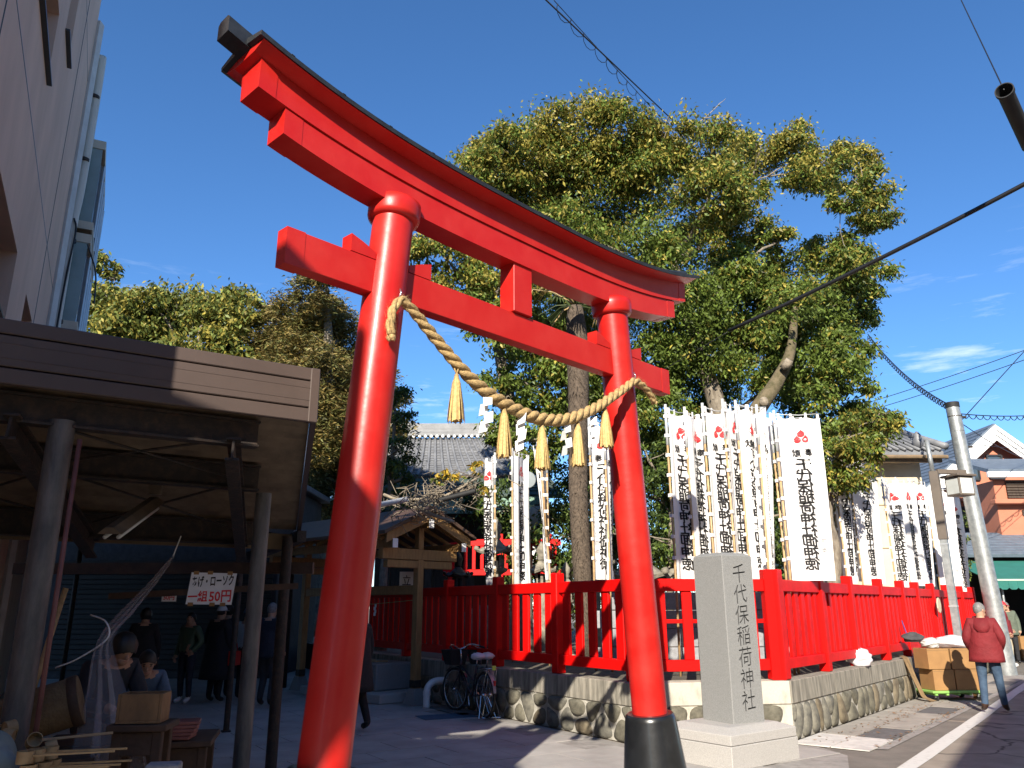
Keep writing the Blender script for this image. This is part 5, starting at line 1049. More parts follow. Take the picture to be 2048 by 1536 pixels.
for z in (-.40, .38): MB().lathe([(.09, -.03), (.09, .03)], 12, (.66, 21, 3.82+z)).build('rim', M_['black'], t)
MB().tube([(.66, 21, 4.2), (.66, 21, 4.6)], .01, 5).build('cord', M_['cable'], t)
for k, (x, z, w, h) in enumerate(((.45, 3.0, .55, .9), (1.05, 3.0, .35, .8))):
    t = thing('white_notice_board', ('wide' if k == 0 else 'narrow')+' white notice board under the hall eaves', 'notice', (x, 21.8, z-h/2)); bx('panel', (w, .03, h), M_['paper'], t, (x, 21.8, z), 0, .004)
    mb = MB()
    for q in range(3):
        vs, fs = glyphs('奉献神'[q], 0.0); mb.add([(x+vx*.2-.05, 21.775, z+.25-.25*q+vy*.2) for vx, vy in vs], fs)
    mb.build('lettering', M_['ink_print'], t)
t = thing('round_mirror', 'round pale grey disc on a steel pole before the hall', 'mirror', (.33, 17.0, .66))
MB().lathe([(.0, -.03), (.16, -.025), (.185, 0), (.185, .02), (.175, .03), (.0, .035)], 28, (.33, 16.97, 4.26), (0, -1, -.05), caps=False).build('disc', mat('grey_disc', (.22, .25, .265), .5, .08, 5), t, smooth=True, auto=40)
MB().tube([(.33, 17.03, .66), (.33, 17.03, 4.3)], .04, 10).build('pole', M_['galv'], t, smooth=True)
# inner red fence
ff = thing('inner_red_fence', 'short red railing in sunlight behind the stone lanterns', 'fence', (-.2, 19.8, .66))
for x in (-1.5, -.3, .9): bx('post', (.14, .14, 2.7), M_['fence'], ff, (x, 19.8, 2.0), 0, .01)
for z, h in ((3.14, .16), (2.42, .14)): bx('rail', (2.9, .09, h), M_['fence'], ff, (-.25, 19.8 if z > 3 else 19.798, z), 0, .008)
for k in range(14): bx('slat', (.085, .04, .57), M_['fence'], ff, (-1.55+.2*k, 19.8, 2.775), 0, .006)
# ---------------------------------------------------------------- stone and bronze lanterns
def lantern(label, x, y, z0, z1, mm, rot=0, name='stone_lantern', slim=1.0):
    t = thing(name, label, 'stone lantern' if mm is not M_['bronze'] else 'lantern', (x, y, .66), 'garden lanterns'); H = z1-z0; S = H/1.5
    P = lambda z: (x, y, z0+z*S)
    MB().lathe([(.30*S, 0), (.30*S, .08*S), (.22*S, .13*S)], 6, (x, y, .66), ang=rot).build('base', mm, t)
    MB().lathe([(.15*S, 0), (.12*S, .2*S), (.13*S, z0-.66+.18*S)], 12, (x, y, .78)).build('shaft', mm, t, smooth=True, auto=40)
    MB().lathe([(.12*S, 0), (.26*S, .08*S), (.28*S, .14*S), (.2*S, .16*S)], 6, P(.22), ang=rot).build('platform', mm, t)
    for k in range(6):
        a = rot+k*math.pi/3; MB().beam((x+.16*S*math.cos(a), y+.16*S*math.sin(a), z0+.385*S), (x+.16*S*math.cos(a), y+.16*S*math.sin(a), z0+.66*S), .07*S, .07*S).build('fire_box_pillar', mm, t)
    MB().lathe([(.10*S, 0), (.10*S, .27*S)], 8, P(.385)).build('fire_box_core', M_['darkroom'], t)
    mb = MB(); n = 6; vs = []
    for j, (r, z) in enumerate(((.44*S*slim, .66), (.47*S*slim, .72), (.30*S*slim, .80), (.16*S, .92), (.10*S, 1.0))):
        for k in range(12):
            a = rot+k*math.pi/6; c = 1.0 if k % 2 == 0 else .87; up = .07*S if (k % 2 == 0 and j < 2) else 0
            vs.append((x+r*c*math.cos(a), y+r*c*math.sin(a), z0+z*S+up))
    fs = [(j*12+k, j*12+(k+1) % 12, (j+1)*12+(k+1) % 12, (j+1)*12+k) for j in range(4) for k in range(12)]+[tuple(range(11, -1, -1)), tuple(48+k for k in range(12))]
    mb.add(vs, fs); mb.build('roof', mm, t)
    for k in range(6):
        a = rot+k*math.pi/3; c = V(x+.45*S*slim*math.cos(a), y+.45*S*slim*math.sin(a), z0+.80*S); MB().lathe([(.05*S, -.05*S), (.06*S, 0), (.045*S, .05*S)], 8, c, (math.cos(a), math.sin(a), .4)).build('roof_curl', mm, t, smooth=True)
    MB().lathe([(.07*S, 0), (.12*S, .08*S), (.10*S, .16*S), (.14*S, .24*S), (.13*S, .34*S), (.06*S, .46*S), (.01, .54*S)], 12, P(.98)).build('finial', mm, t, smooth=True)
lantern('tall mossy stone lantern with curled roof beside the open banner', -.35, 17.0, 2.05, 3.45, M_['lantern_stone'], .2)
lantern('stone lantern with rounded finial behind the middle tassel banner', .58, 16.0, 1.75, 2.85, M_['lantern_stone'], .5)
lantern('broad stone lantern right of the palm trunk', 1.68, 16.5, 1.85, 3.05, M_['lantern_stone'], .1, slim=1.2)
lantern('stone lantern far right behind the banners near the gate pillar', 2.35, 14.6, 1.3, 3.0, M_['lantern_stone'], .1, slim=1.1)
lantern('low stone lantern left of the slanting banner pole', 1.05, 15.8, 1.5, 2.45, M_['lantern_stone'], .3)
lantern('black bronze lantern behind the fence near the timber shelter', -1.05, 15.6, 1.75, 2.65, M_['bronze'], .3, 'bronze_lantern')
t = thing('dark_garden_rock', 'dark rough rock behind the roadside fence by the small tree', 'rock', (6.05, 15.75, .66))
o = sack('rock_body', None, (6.05, 15.75, .66), (.40, .33, .75), M_['stone_c'], 8, None); o.parent = t; o.matrix_parent_inverse = WM[t].inverted()
t = thing('dark_garden_rock', 'low dark rock mass beneath the bronze lantern', 'rock', (-.45, 15.75, .66))
o = sack('rock_body', None, (-.45, 15.75, .66), (.5, .35, .55), M_['stone_c'], 9, None); o.parent = t; o.matrix_parent_inverse = WM[t].inverted()
# grey block wall glimpsed between slats
t = thing('block_wall', 'low grey block wall behind the corner fence gaps', 'wall', (3, 13.2, .66)); 
for r in range(4):
    for k in range(6): bx('block', (.58, .14, .28), M_['block'], t, (1.6+.6*k+(.3 if r % 2 else 0), 13.6, .82+.29*r), .02, .012)
# ---------------------------------------------------------------- ground fixtures
tag(bx('blue_cover', (.85, .5, .012), M_['bluecover'], None, (-1.0, 12.85, .006), R(25), .003), 'blue painted drain cover on the plaza near the bicycle', 'drain cover')
tag(bx('grey_cover', (1.3, .42, .012), M_['dkcover'], None, (-.95, 13.6, .006), R(122), .003), 'long grey drain cover along the wall left of the bicycle', 'drain cover')
t = thing('drain_pipe', 'white plastic elbow pipe coming out of the stone wall', 'pipe', (-1.38, 13.95, 0))
MB().tube(cr_spline([(-1.42, 13.9, .0), (-1.42, 13.9, .2), (-1.40, 13.92, .33), (-1.30, 13.97, .41), (-1.12, 14.05, .42)], 6), .058, 14).build('elbow', M_['pvc_white'], t, smooth=True)
MB().lathe([(.066, 0), (.066, .07)], 14, (-1.42, 13.9, .2)).build('collar', M_['pvc_white'], t, smooth=True, auto=40)
# ---------------------------------------------------------------- bicycle
def bicycle(label, rear, head_az, seed, simple=False):
    t = thing('bicycle', label, 'bicycle', tuple(rear)); f = azd(head_az); r_ = V(f.y, -f.x, 0); B = lambda a, z, s=0.0: rear+f*a+r_*s+V(0, 0, z)
    WR = .325
    for a, steer in ((0, 0), (1.08, R(14))):
        c = B(a, WR+.005); ax = (r_*math.cos(steer)+f*math.sin(steer)); d1 = ax.cross(V(0, 0, 1)).normalized(); d2 = V(0, 0, 1)
        ring = lambda R0, n=40: [c+(d1*math.cos(2*math.pi*k/n)+d2*math.sin(2*math.pi*k/n))*R0 for k in range(n+1)]
        w = MB().tube(ring(WR-.012), .018, 8, caps=False).build('wheel', M_['rubber'], t, smooth=True)
        MB().tube(ring(WR-.038), .010, 6, caps=False).build('rim', M_['chrome'], w, smooth=True)
        MB().tube([c-ax*.05, c+ax*.05], .022, 10).build('hub', M_['chrome'], w, smooth=True)
        sm_ = MB()
        for k in range(24):
            a_ = 2*math.pi*k/24; sm_.tube([c+ax*(.02 if k % 2 else -.02), c+(d1*math.cos(a_)+d2*math.sin(a_))*(WR-.04)], .0016, 3, caps=False)
        o = sm_.build('spokes', M_['chrome'], w); o['kind'] = 'stuff'
        arc = [c+(d1*math.cos(q)+d2*math.sin(q))*(WR+.022) for q in np.linspace(.15, 2.75 if a == 0 else 2.3, 18)]
        fm_ = MB()
        for s in (-1, 1): pass
        vs = [p+ax*o_ for p in arc for o_ in (-.024, .024)]; fm_.add(vs, [(2*i, 2*i+1, 2*i+3, 2*i+2) for i in range(17)]); fm_.add([v+V(0, 0, .003) for v in vs], [(2*i, 2*i+2, 2*i+3, 2*i+1) for i in range(17)])
        fm_.build('mudguard', M_['chrome'] if a else M_['galv'], t, smooth=True)
    BB = B(.43, .28); ST = B(.30, .72); HT = B(.86, .78); HB = B(.92, .58)
    fr = MB()
    for p, q, r in ((BB, ST, .015), (BB, HB, .019), (B(.36, .50), HT.lerp(HB, .4), .016), (B(.02, .33, .05), BB, .010), (B(.02, .33, -.05), BB, .010), (B(.02, .33, .05), ST.lerp(BB, .2), .008), (B(.02, .33, -.05), ST.lerp(BB, .2), .008), (HT, HB, .019),
                    (HB, B(1.06, .34, .06), .011), (HB, B(1.06, .34, -.06), .011)): fr.tube([p, q], r, 8)
    fr.build('frame', M_['bike'], t, smooth=True)
    MB().tube([ST, B(.27, .82)], .012, 8).build('seat_post', M_['chrome'], t, smooth=True)
    hb = [B(.62, .98, -.28), B(.72, 1.0, -.26), B(.86, 1.02, -.16), B(.90, .96, -.04), B(.90, .96, .04), B(.86, 1.02, .16), B(.72, 1.0, .26), B(.62, .98, .28)]
    MB().tube(cr_spline(hb, 5), .011, 8).build('handlebar', M_['chrome'], t, smooth=True); MB().tube([HT, B(.90, .96)], .013, 8).build('stem', M_['chrome'], t, smooth=True)
    for s in (-1, 1): MB().tube([B(.72, .995, .262*s), B(.60, .975, .283*s)], .016, 8).build('grip', M_['rubber'], t, smooth=True)
    bm_ = MB()
    for z0, z1, k0, k1 in ((.70, .93, .82, 1.0),):
        C0 = [(.98, -.12), (1.24, -.12), (1.24, .12), (.98, .12)]; C1 = [(.94, -.17), (1.32, -.17), (1.32, .17), (.94, .17)]
        vs = [B(a, z0, s) for a, s in C0]+[B(a, z1, s) for a, s in C1]; bm_.add(vs, [(0,1,2,3), (0,1,5,4), (1,2,6,5), (2,3,7,6), (3,0,4,7)])
        bm_.add([v+(B(1.1, .8)-v)*.015 for v in vs], [(3,2,1,0), (4,5,1,0), (5,6,2,1), (6,7,3,2), (7,4,0,3)])
    bm_.build('basket', M_['rubber'], t)
    sb = bmesh.new(); bmesh.ops.create_icosphere(sb, subdivisions=3, radius=1)
    for v in sb.verts:
        l = v.co.y; wd2 = .115*(1-.45*max(0, l)) ; n_ = 1+.06*math.sin(v.co.x*9+v.co.z*7)
        v.co = V(v.co.x*wd2*n_, l*.14, v.co.z*.055*n_)
    me = bpy.data.meshes.new('saddle'); sb.to_mesh(me); sb.free(); me.materials.append(M_['bagwhite']); me.shade_smooth()
    link(bpy.data.objects.new('saddle', me), t, Matrix.Translation(B(.26, .87)) @ Matrix.Rotation(math.atan2(f.y, f.x)-math.pi/2, 4, 'Z'))
    rk = MB()
    for s in (-.06, -.02, .02, .06): rk.tube([B(.16, .70, s), B(-.28, .72, s)], .006, 6)
    for s in (-.06, .06): rk.tube([B(-.2, .72, s), B(0, .34, s)], .006, 6)
    rk.tube([B(-.28, .72, -.06), B(-.28, .72, .06)], .006, 6); rk.build('carrier', M_['chrome'], t, smooth=True)
    bx('reflector', (.02, .06, .06), M_['lime'], t, tuple(B(-.30, .73)), math.atan2(f.y, f.x), .005); bx('reflector', (.02, .03, .07), M_['redplastic'], t, tuple(B(-.335, .52)), math.atan2(f.y, f.x), .004)
    MB().lathe([(.09, -.006), (.09, .006)], 20, B(.43, .28, .06), tuple(r_)).build('chainring', M_['chrome'], t); MB().beam(B(.03, .39, .06), B(.43, .36, .06), .012, .05).build('chain_guard', M_['bike'], t)
    for s, an in ((1, .9), (-1, .9+math.pi)):
        e = B(.43+.16*math.cos(an), .28+.16*math.sin(an), .10*s); MB().tube([B(.43, .28, .07*s), e], .009, 6).build('crank', M_['chrome'], t); bx('pedal', (.09, .08, .022), M_['rubber'], t, tuple(e+r_*.05*s), math.atan2(f.y, f.x), .004)
    for s in (-1, 1): MB().tube([B(.02, .32, .05*s), B(-.10, .02, .14*s)], .007, 6).build('stand_leg', M_['chrome'], t)
    MB().tube([B(-.10, .018, -.14), B(-.10, .018, .14)], .007, 6).build('stand_bar', M_['chrome'], t); return t
bicycle('dark city bicycle with basket and white covered saddle against the stone wall', V(-.42, 12.62, 0), -28, 1)
bicycle('second bicycle mostly hidden behind the one with the white saddle', V(.02, 12.18, 0)+V(-.36, .52, 0), -12, 2)
# ---------------------------------------------------------------- roadside things
crt = thing('platform_dolly', 'low green plastic dolly carrying the cardboard boxes', 'dolly', (7.75, 14.95, 0)); crz = R(6); cM = Matrix.Translation((7.78, 14.98, 0)) @ Matrix.Rotation(crz, 4, 'Z')
bx('deck', (.98, .62, .045), M_['green_cart'], crt, tuple(cM @ V(0, 0, .155)), crz, .012)
for k in range(5): bx('deck_rib', (.05, .60, .03), M_['green_cart'], crt, tuple(cM @ V(-.42+.21*k, 0, .115)), crz, .005)
for a in (-1, 1):
    for b in (-1, 1):
        w = MB().lathe([(.05, -.016), (.05, .016)], 16, cM @ V(a*.4, b*.24, .051), (1, .2, 0)).build('castor', M_['rubber'], crt, smooth=True, auto=40); bx('fork', (.05, .045, .06), M_['galv'], w, tuple(cM @ V(a*.4, b*.24, .095)), crz, .004)
def carton(label, c, sz, rzz, seed):
    t = thing('cardboard_box', label, 'box', c, 'cartons on the green dolly'); M0 = Matrix.Translation(c) @ Matrix.Rotation(rzz, 4, 'Z'); x, y, z = sz
    bx('carton', sz, M_['cardboard'], t, tuple(M0 @ V(0, 0, z/2)), rzz, .006)
    bx('tape', (x*1.002, .05, .002), M_['tanboard'], t, tuple(M0 @ V(0, 0, z+.001)), rzz, 0)
    bx('flap_line', (x*.98, .003, .004), M_['tanboard'], t, tuple(M0 @ V(0, -y/2-.001, z*.93)), rzz, 0); return t
carton('lower left brown carton on the green dolly', tuple(cM @ V(-.22, -.06, .179)), (.40, .40, .345), crz+.03, 1)
carton('lower right brown carton on the green dolly, with a leaning board', tuple(cM @ V(.22, -.05, .179)), (.42, .42, .345), crz-.02, 2)
carton('upper left brown carton on the dolly, pushed out over the lower one', tuple(cM @ V(-.28, -.07, .530)), (.42, .40, .345), crz+.05, 3)
carton('upper right brown carton on the dolly under the plastic bags', tuple(cM @ V(.20, -.05, .530)), (.46, .42, .345), crz, 4)
sack('plastic_bag', 'large white translucent plastic bag lying on the upper cartons', tuple(cM @ V(.20, -.04, .885)), (.34, .2, .10), M_['bagwhite'], 31, 'bag')
sack('white_bundle', 'small cream bundle at the left end on the upper cartons', tuple(cM @ V(-.27, -.05, .885)), (.14, .14, .085), M_['offwhite'], 32, 'bundle')
tag(MB().beam(cM @ V(.56, -.02, .0), cM @ V(.49, .0, .86), .36, .012, up=(1, 0, 0)).build('leaning_board', M_['cardboard']), 'flat cardboard sheet leaning at the right of the cartons', 'cardboard')
t = thing('burlap_cloth', 'tan cloth strip hanging over the wall beside the cartons', 'cloth', (7.0, 14.75, 0))
def cloth_s(u, v):
    P = [V(7.05, 15.05, .74), V(7.02, 14.85, .72), V(7.07, 14.74, .4), V(7.15, 14.65, .08), V(7.28, 14.55, .02)]; f_ = v*4; i = min(3, int(f_)); p = P[i].lerp(P[i+1], f_-i)
    return p+V(.75, .6, 0)*(u-.5)*.19*(1+.2*math.sin(v*7))+V(.3, -.4, 0)*.03*math.sin(u*12+v*3)
MB().grid(cloth_s, 14, 18).build('cloth', M_['burlap'], t, smooth=True)
sack('plastic_bag', 'white plastic bag sitting on the coping of the roadside wall', (5.47, 13.14, .70), (.17, .13, .14), M_['bagwhite'], 33, 'bag')
t = thing('hung_bag', 'grey and white bag hung on the roadside fence slats', 'bag', (7.2, 14.9, 1.0)); o = sack('bag_body', None, (7.22, 14.90, .98), (.17, .09, .09), M_['cl_grey'], 34, None); o.parent = t; o.matrix_parent_inverse = WM[t].inverted()
MB().tube([(7.16, 14.95, 1.1), (7.12, 15.0, 1.35)], .012, 6).build('strap', mat('purple_strap', (.10, .03, .16), .7, .1, 5), t)
tag(MB().lathe([(.16, 0), (.16, .02)], 9, (9.05, 17.33, 1.62), (.774, -.633, 0)).build('cream_plate', M_['beige']), 'cream rounded plate fixed on the red fence beside the lamp post', 'plate')
# lamp post
lp_ = thing('lamp_post', 'grey-brown square lamp post with boxed lantern on an arm', 'street lamp', (9.45, 17.35, 0)); LX, LY = 9.42, 17.42
bx('post', (.15, .15, 4.4), M_['galv'], lp_, (LX, LY, 2.2), rz_of(39.3), .01); bx('upper_sleeve', (.18, .18, 1.5), M_['bronzemetal'], lp_, (LX, LY, 3.75), rz_of(39.3), .01)
MB().tube([(LX-.02, LY, 4.4), (LX-.05, LY, 5.2)], .05, 10).build('top_pipe', M_['galv'], lp_, smooth=True)
ar = azd(80); bx('arm', (.72, .09, .10), M_['bronzemetal'], lp_, tuple(V(LX, LY, 4.5)+ar*.44), math.atan2(ar.y, ar.x), .008)
LC = V(LX, LY, 4.17)+ar*.60; lb = bx('lantern_box', (.40, .40, .42), M_['bronzemetal'], lp_, tuple(LC), math.atan2(ar.y, ar.x)+.1, .01)
for k in range(4):
    a = math.atan2(ar.y, ar.x)+.1+k*math.pi/2; bx('light_panel', (.006, .33, .34), M_['lampglass'], lb, tuple(LC+V(math.cos(a), math.sin(a), 0)*.2015), a, .001)
bx('lantern_cap', (.52, .52, .05), M_['bronzemetal'], lp_, tuple(LC+V(0, 0, .235)), math.atan2(ar.y, ar.x)+.1, .01)
for z in (1.6, 2.9): bx('band', (.165, .165, .03), M_['alu_lt'], lp_, (LX, LY, z), rz_of(39.3), .002)
# utility pole
up_ = thing('utility_pole', 'thick galvanised steel utility pole beside the last banners', 'utility pole', (12.0, 20.2, 0))
UP = lambda z: V(11.98-.045*z, 20.2, z)
MB().tube([UP(0), UP(3.3), UP(6.75)], [.215, .19, .165], 20).build('pole', M_['galv'], up_, smooth=True, auto=60); MB().lathe([(.175, 0), (.175, .14)], 20, UP(6.66)).build('pole_cap', M_['rubber'], up_, smooth=True, auto=40)
for z in (6.4, 6.0, 5.6, 5.3): MB().lathe([(.182-.002*z, 0), (.182-.002*z, .03)], 18, UP(z)).build('strap', M_['rust'], up_); 
for z in (6.4, 5.6): bx('bracket', (.16, .05, .05), M_['rust'], up_, tuple(UP(z)+V(.2, -.05, 0)), 0, .004)
# overhead lines
def wire(label, pts, r, name='overhead_wire', coil=None, sag=.0):
    P = [Vector(p) for p in pts]
    if len(P) == 2: P = [P[0].lerp(P[1], t_)+V(0, 0, -sag*4*t_*(1-t_)) for t_ in np.linspace(0, 1, 14)]
    t = thing(name, label, 'wire', tuple(P[0]), 'overhead wires'); MB().tube(P, r, 6).build('line', M_['cable'], t, smooth=True)
    if coil:
        Q = []; n = coil[0]
        for i in range(n*8+1):
            t_ = i/(n*8); p = P[0].lerp(P[-1], t_)+V(0, 0, -sag*4*t_*(1-t_)); a = i/8*2*math.pi; Q.append(p+V(math.cos(a)*.5, 0, math.sin(a))*coil[1]+V(0, 0, -coil[1]))
        MB().tube(Q, r*.8, 4).build('spiral_wire', M_['cable'], t, smooth=True)
    return t
wire('twisted spiral-wrapped cable crossing the sky to the camphor top', [(.55, 13.0, 13.45), (4.9, 20.0, 15.1), (14.4, 34, 13.5)], .018, coil=None)
wire('thin spiral wire hanging along the cable at the top centre', [(.9, 13.7, 13.9), (4.55, 20.0, 15.15)], .010, coil=(11, .14))
wire('thick black insulated cable sloping in front of the camphor tree', [(4.10, 14.0, 6.62), (7.75, 9.6, 7.55)], .034, 'insulated_cable', sag=.06)
wire('thin line continuing from the thick cable into the tree', [(2.6, 15.0, 5.9), (4.12, 14.0, 6.62)], .006)
wire('thin wire at the top right corner running to the black sleeve', [(8.6, 12.6, 13.4), (6.57, 9.0, 8.22)], .009)
t = thing('cable_sleeve', 'black open-ended tube hung on the wire at the upper right', 'cable sleeve', (6.57, 9.0, 8.2))
MB().lathe([(.10, 1.4), (.10, 0), (.115, 0), (.115, -.06), (.102, -.06), (.09, .02), (.07, .3), (.0, .32)], 24, (6.58, 9.0, 8.18), (.92, 1.0, -.15), caps=False).build('sleeve', M_['rubber'], t, smooth=True, auto=40)
MB().tube([(7.30, 9.8, 7.96), (7.26, 9.75, 7.80)], .008, 5).build('tie', M_['cable'], t)
wire('spiral-wrapped wire from the utility pole up into the tree', [UP(6.7), (14.4, 30, 12.2)], .018, coil=(40, .09), sag=.35)
wire('stay wire from the utility pole to the upper right', [UP(6.35)+V(.2, 0, 0), (15.6, 22, 9.3)], .012)
wire('spiral wire from the utility pole level to the right', [UP(6.5)+V(.15, 0, 0), (18, 24, 7.6)], .014, coil=(20, .06), sag=.15)
wire('service wire from the utility pole down to the coral house', [UP(6.2)+V(.2, 0, 0), (21.5, 31.5, 7.2)], .012, sag=.2)
wire('lower thin wire from the utility pole to the right edge', [UP(5.7)+V(.2, 0, 0), (20, 27, 6.9)], .008, sag=.1)
wire('upper of two thin wires right of the camphor tree', [(14, 40, 10.6), (23, 30.5, 12.4)], .016, sag=.2)
wire('lower of two thin wires right of the camphor tree', [(14, 40, 10.2), (23, 30.5, 12.0)], .016, sag=.2)
# ---------------------------------------------------------------- houses on the right
st_ = thing('storehouse', 'cream-walled house with dark tiled roof behind the roadside banners', 'building', (11, 25, .66))
bx('wall', (4.3, 4.0, 5.4), M_['beige'], st_, (10.6, 26.3, 3.36), 0, .02)
for k in range(3): bx('wall_joint', (4.32, 4.02, .03), M_['soffit'], st_, (10.6, 26.3, 2.0+1.3*k), 0, 0)
MB().add([(8.0, 23.6, 6.15), (13.15, 23.6, 6.15), (12.8, 26.2, 7.35), (8.0, 26.2, 7.35), (8.0, 23.6, 6.0), (13.15, 23.6, 6.0), (12.8, 26.2, 7.2), (8.0, 26.2, 7.2), (8.0, 29, 6.1), (13.1, 29, 6.1)], [(0,1,2,3), (4,7,6,5), (0,4,5,1), (1,5,6,2), (3,2,9,8)]).build('roof', M_['tile'], st_)
for k in range(24): x = 8.1+k*.215; MB().tube([(x, 23.55, 6.19), (min(x, 12.75), 26.2, 7.38)], .05, 6).build('tile_row', M_['tile'], st_, smooth=True)
MB().tube([(8, 26.2, 7.45), (12.85, 26.2, 7.45)], .13, 10).build('ridge', M_['tile'], st_, smooth=True); MB().tube([(13.2, 23.5, 6.28), (12.85, 26.2, 7.45)], .11, 8).build('verge_ridge', M_['tile'], st_, smooth=True)
MB().lathe([(.2, 0), (.24, .05), (.2, .12)], 12, (12.9, 26.1, 7.5), (.6, -.8, 0)).build('ridge_end', M_['tile'], st_, smooth=True)
MB().lathe([(.10, 0), (.16, .1), (.17, .22), (.10, .34), (.12, .40), (.03, .52)], 10, (12.55, 23.85, 6.3)).build('roof_finial', M_['tile'], st_, smooth=True)
MB().beam((8, 23.7, 5.92), (13.1, 23.7, 5.92), .12, .2).build('eave_board', M_['soffit'], st_); MB().tube([(8.0, 23.5, 5.98), (13.2, 23.5, 5.96)], .06, 8).build('gutter', M_['soffit'], st_)
ch = thing('coral_house', 'coral-coloured house with slate roof and white gable boards', 'house', (20, 33, 0))
AP = V(19.75, 32, 8.62)
for sg, wd3, dz in ((-1, 6.4, 5.2), (1, 3.6, 2.95)):
    a, b = AP+V(0, -.6, .05), AP+V(0, 9, .05); e0, e1 = a+V(sg*wd3, 0, -dz), b+V(sg*wd3, 0, -dz)
    MB().prism([a, e0, e1, b], (0, 0, .14)).build('roof_slope', M_['tile_slate'], ch)
    for k in range(1, 24):
        t_ = k/24; MB().beam(a.lerp(e0, t_)+V(0, 0, .152), b.lerp(e1, t_)+V(0, 0, .152), .03, .03).build('slate_course', M_['tile_slate'], ch)
    for o, w3 in ((-.68, .22), (-.64, .42), (-.60, .60)):
        a2 = AP+V(0, o, .12-(.6-w3)*0); e2 = a2+V(sg*(wd3 if sg > 0 else 4.2), 0, -dz*(1 if sg > 0 else 4.2/6.4))
        zoff = {-.68: 0, -.64: -.22, -.60: -.44}[o]
        MB().add([a2+V(0, 0, zoff), e2+V(0, 0, zoff), e2+V(0, 0, zoff-.19), a2+V(0, 0, zoff-.19), a2+V(0, .05, zoff), e2+V(0, .05, zoff), e2+V(0, .05, zoff-.19), a2+V(0, .05, zoff-.19)], [(0,1,2,3), (7,6,5,4), (0,4,5,1), (3,2,6,7)]).build('bargeboard', M_['white'], ch)
MB().prism([(17.0, 32.0, 0), (23.1, 32.0, 0), (23.1, 32.0, 5.8), (19.75, 32.0, 8.5), (17.0, 32.0, 6.3)], (0, 7, 0)).build('wall', M_['coral'], ch)
for x, z, w, h in ((18.85, 7.05, .55, .95), (19.85, 7.1, .6, .95), (18.2, 4.95, 1.1, 1.0), (19.6, 5.0, 1.6, 1.0)):
    wn_ = bx('window', (w, .06, h), M_['glass'] if h < 1 else M_['shutter'], ch, (x, 31.975, z), 0, .004); fr = MB()
    for dx in (-w/2, w/2): fr.beam((x+dx, 31.93, z-h/2), (x+dx, 31.93, z+h/2), .07, .06)
    for dz in (-h/2, h/2): fr.beam((x-w/2, 31.932, z+dz), (x+w/2, 31.932, z+dz), .06, .07)
    fr.build('frame', M_['alu'], wn_)
for x in (19.35, 20.05): bx('curtain_pane', (.6, .03, .85), M_['lampglass'], ch, (x, 31.93, 5.0), 0, .002)
MB().beam((16.9, 31.9, 5.75), (20.6, 31.9, 5.75), .2, .12).build('string_course', M_['coral'], ch)
bx('skirt_roof', (7.5, 2.6, .12), M_['tile_slate'], ch, (18.4, 30.6, 4.02), 0, .01, rot=Matrix.Rotation(R(17), 3, 'X'))
for k in range(8): bx('slate_course', (7.5, .04, .03), M_['tile_slate'], ch, (18.4, 29.45+.3*k, 3.75+.0915*k), 0, .004)
an_ = thing('coral_annex', 'coral wing with dark louvred vent and low slate roof at the right edge', 'house', (19, 28.5, 0))
bx('wall', (4.2, 1.6, 5.9), M_['coral'], an_, (19.2, 28.6, 2.95), 0, .02)
MB().prism([(16.75, 27.4, 6.1), (21.6, 27.4, 6.1), (21.6, 29.8, 6.9), (16.75, 29.8, 6.9)], (0, 0, .14)).build('roof', M_['tile_slate'], an_)
bx('eave_trim', (4.9, .1, .2), M_['white'], an_, (19.15, 27.42, 6.05), 0, .01)
for k in range(7): bx('louvre', (1.2, .1, .07), M_['hallwood'], an_, (18.1, 27.77, 5.3+.095*k), 0, .005)
bx('vent', (.25, .05, .2), M_['hallwood'], an_, (18.05, 27.78, 4.75), 0, .004)
bx('parapet', (4.5, .3, .16), M_['coral'], an_, (19.1, 27.6, 5.12), 0, .02)
sp2 = thing('awning_shop', 'shop with deep green scalloped awning at the end of the road', 'shop', (18, 26, 0))
bx('skirt_roof', (8.0, 2.6, .12), M_['tile_slate'], sp2, (17.9, 26.9, 3.60), 0, .01, rot=Matrix.Rotation(R(20), 3, 'X'))
for k in range(8): bx('slate_course', (8.0, .04, .03), M_['tile_slate'], sp2, (17.9, 25.85+.3*k, 3.28+.108*k), 0, .004)
bx('shop_body', (7.6, 2.0, 3.3), M_['darkroom'], sp2, (18.1, 28.0, 1.65), 0, .02)
aw = MB().prism([(14.1, 25.9, 2.98), (22.2, 25.9, 2.98), (22.2, 23.9, 2.32), (14.1, 23.9, 2.32)], (0, 0, .02)).build('awning', M_['awning'], sp2)
for k in range(30):
    x = 14.1+k*.27; P = [(x, 23.89, 2.34), (x+.265, 23.89, 2.34), (x+.265, 23.89, 2.12), (x+.2, 23.89, 2.07), (x+.065, 23.89, 2.07), (x, 23.89, 2.12)]; MB().prism(P, (0, .008, 0)).build('valance', M_['awning'], aw)
MB().beam((14.1, 23.885, 2.345), (22.2, 23.885, 2.345), .02, .05).build('awning_trim', mat('pale_green_trim', (.42, .50, .42), .7, .05, 4), aw)
for x in (14.6, 18, 21): MB().tube([(x, 24.2, 0), (x, 24.2, 2.35)], .035, 8).build('post', M_['galv'], sp2)
for k, (x, h, mm) in enumerate(((15.0, .9, 'wood_box'), (15.9, .7, 'cardboard'), (16.8, .95, 'wood_box'), (14.5, .8, 'burlap'))): 
    tag(bx('goods_stand', (.7, .5, h), M_[mm], None, (x, 25.6, h/2+.002), .1*k, .01), ['wooden goods stand second from the left under the green awning', 'cardboard goods box under the green awning', 'wooden goods stand at the right under the green awning', 'burlap-covered goods stand leftmost under the green awning'][k], 'stand', 'goods under the awning')
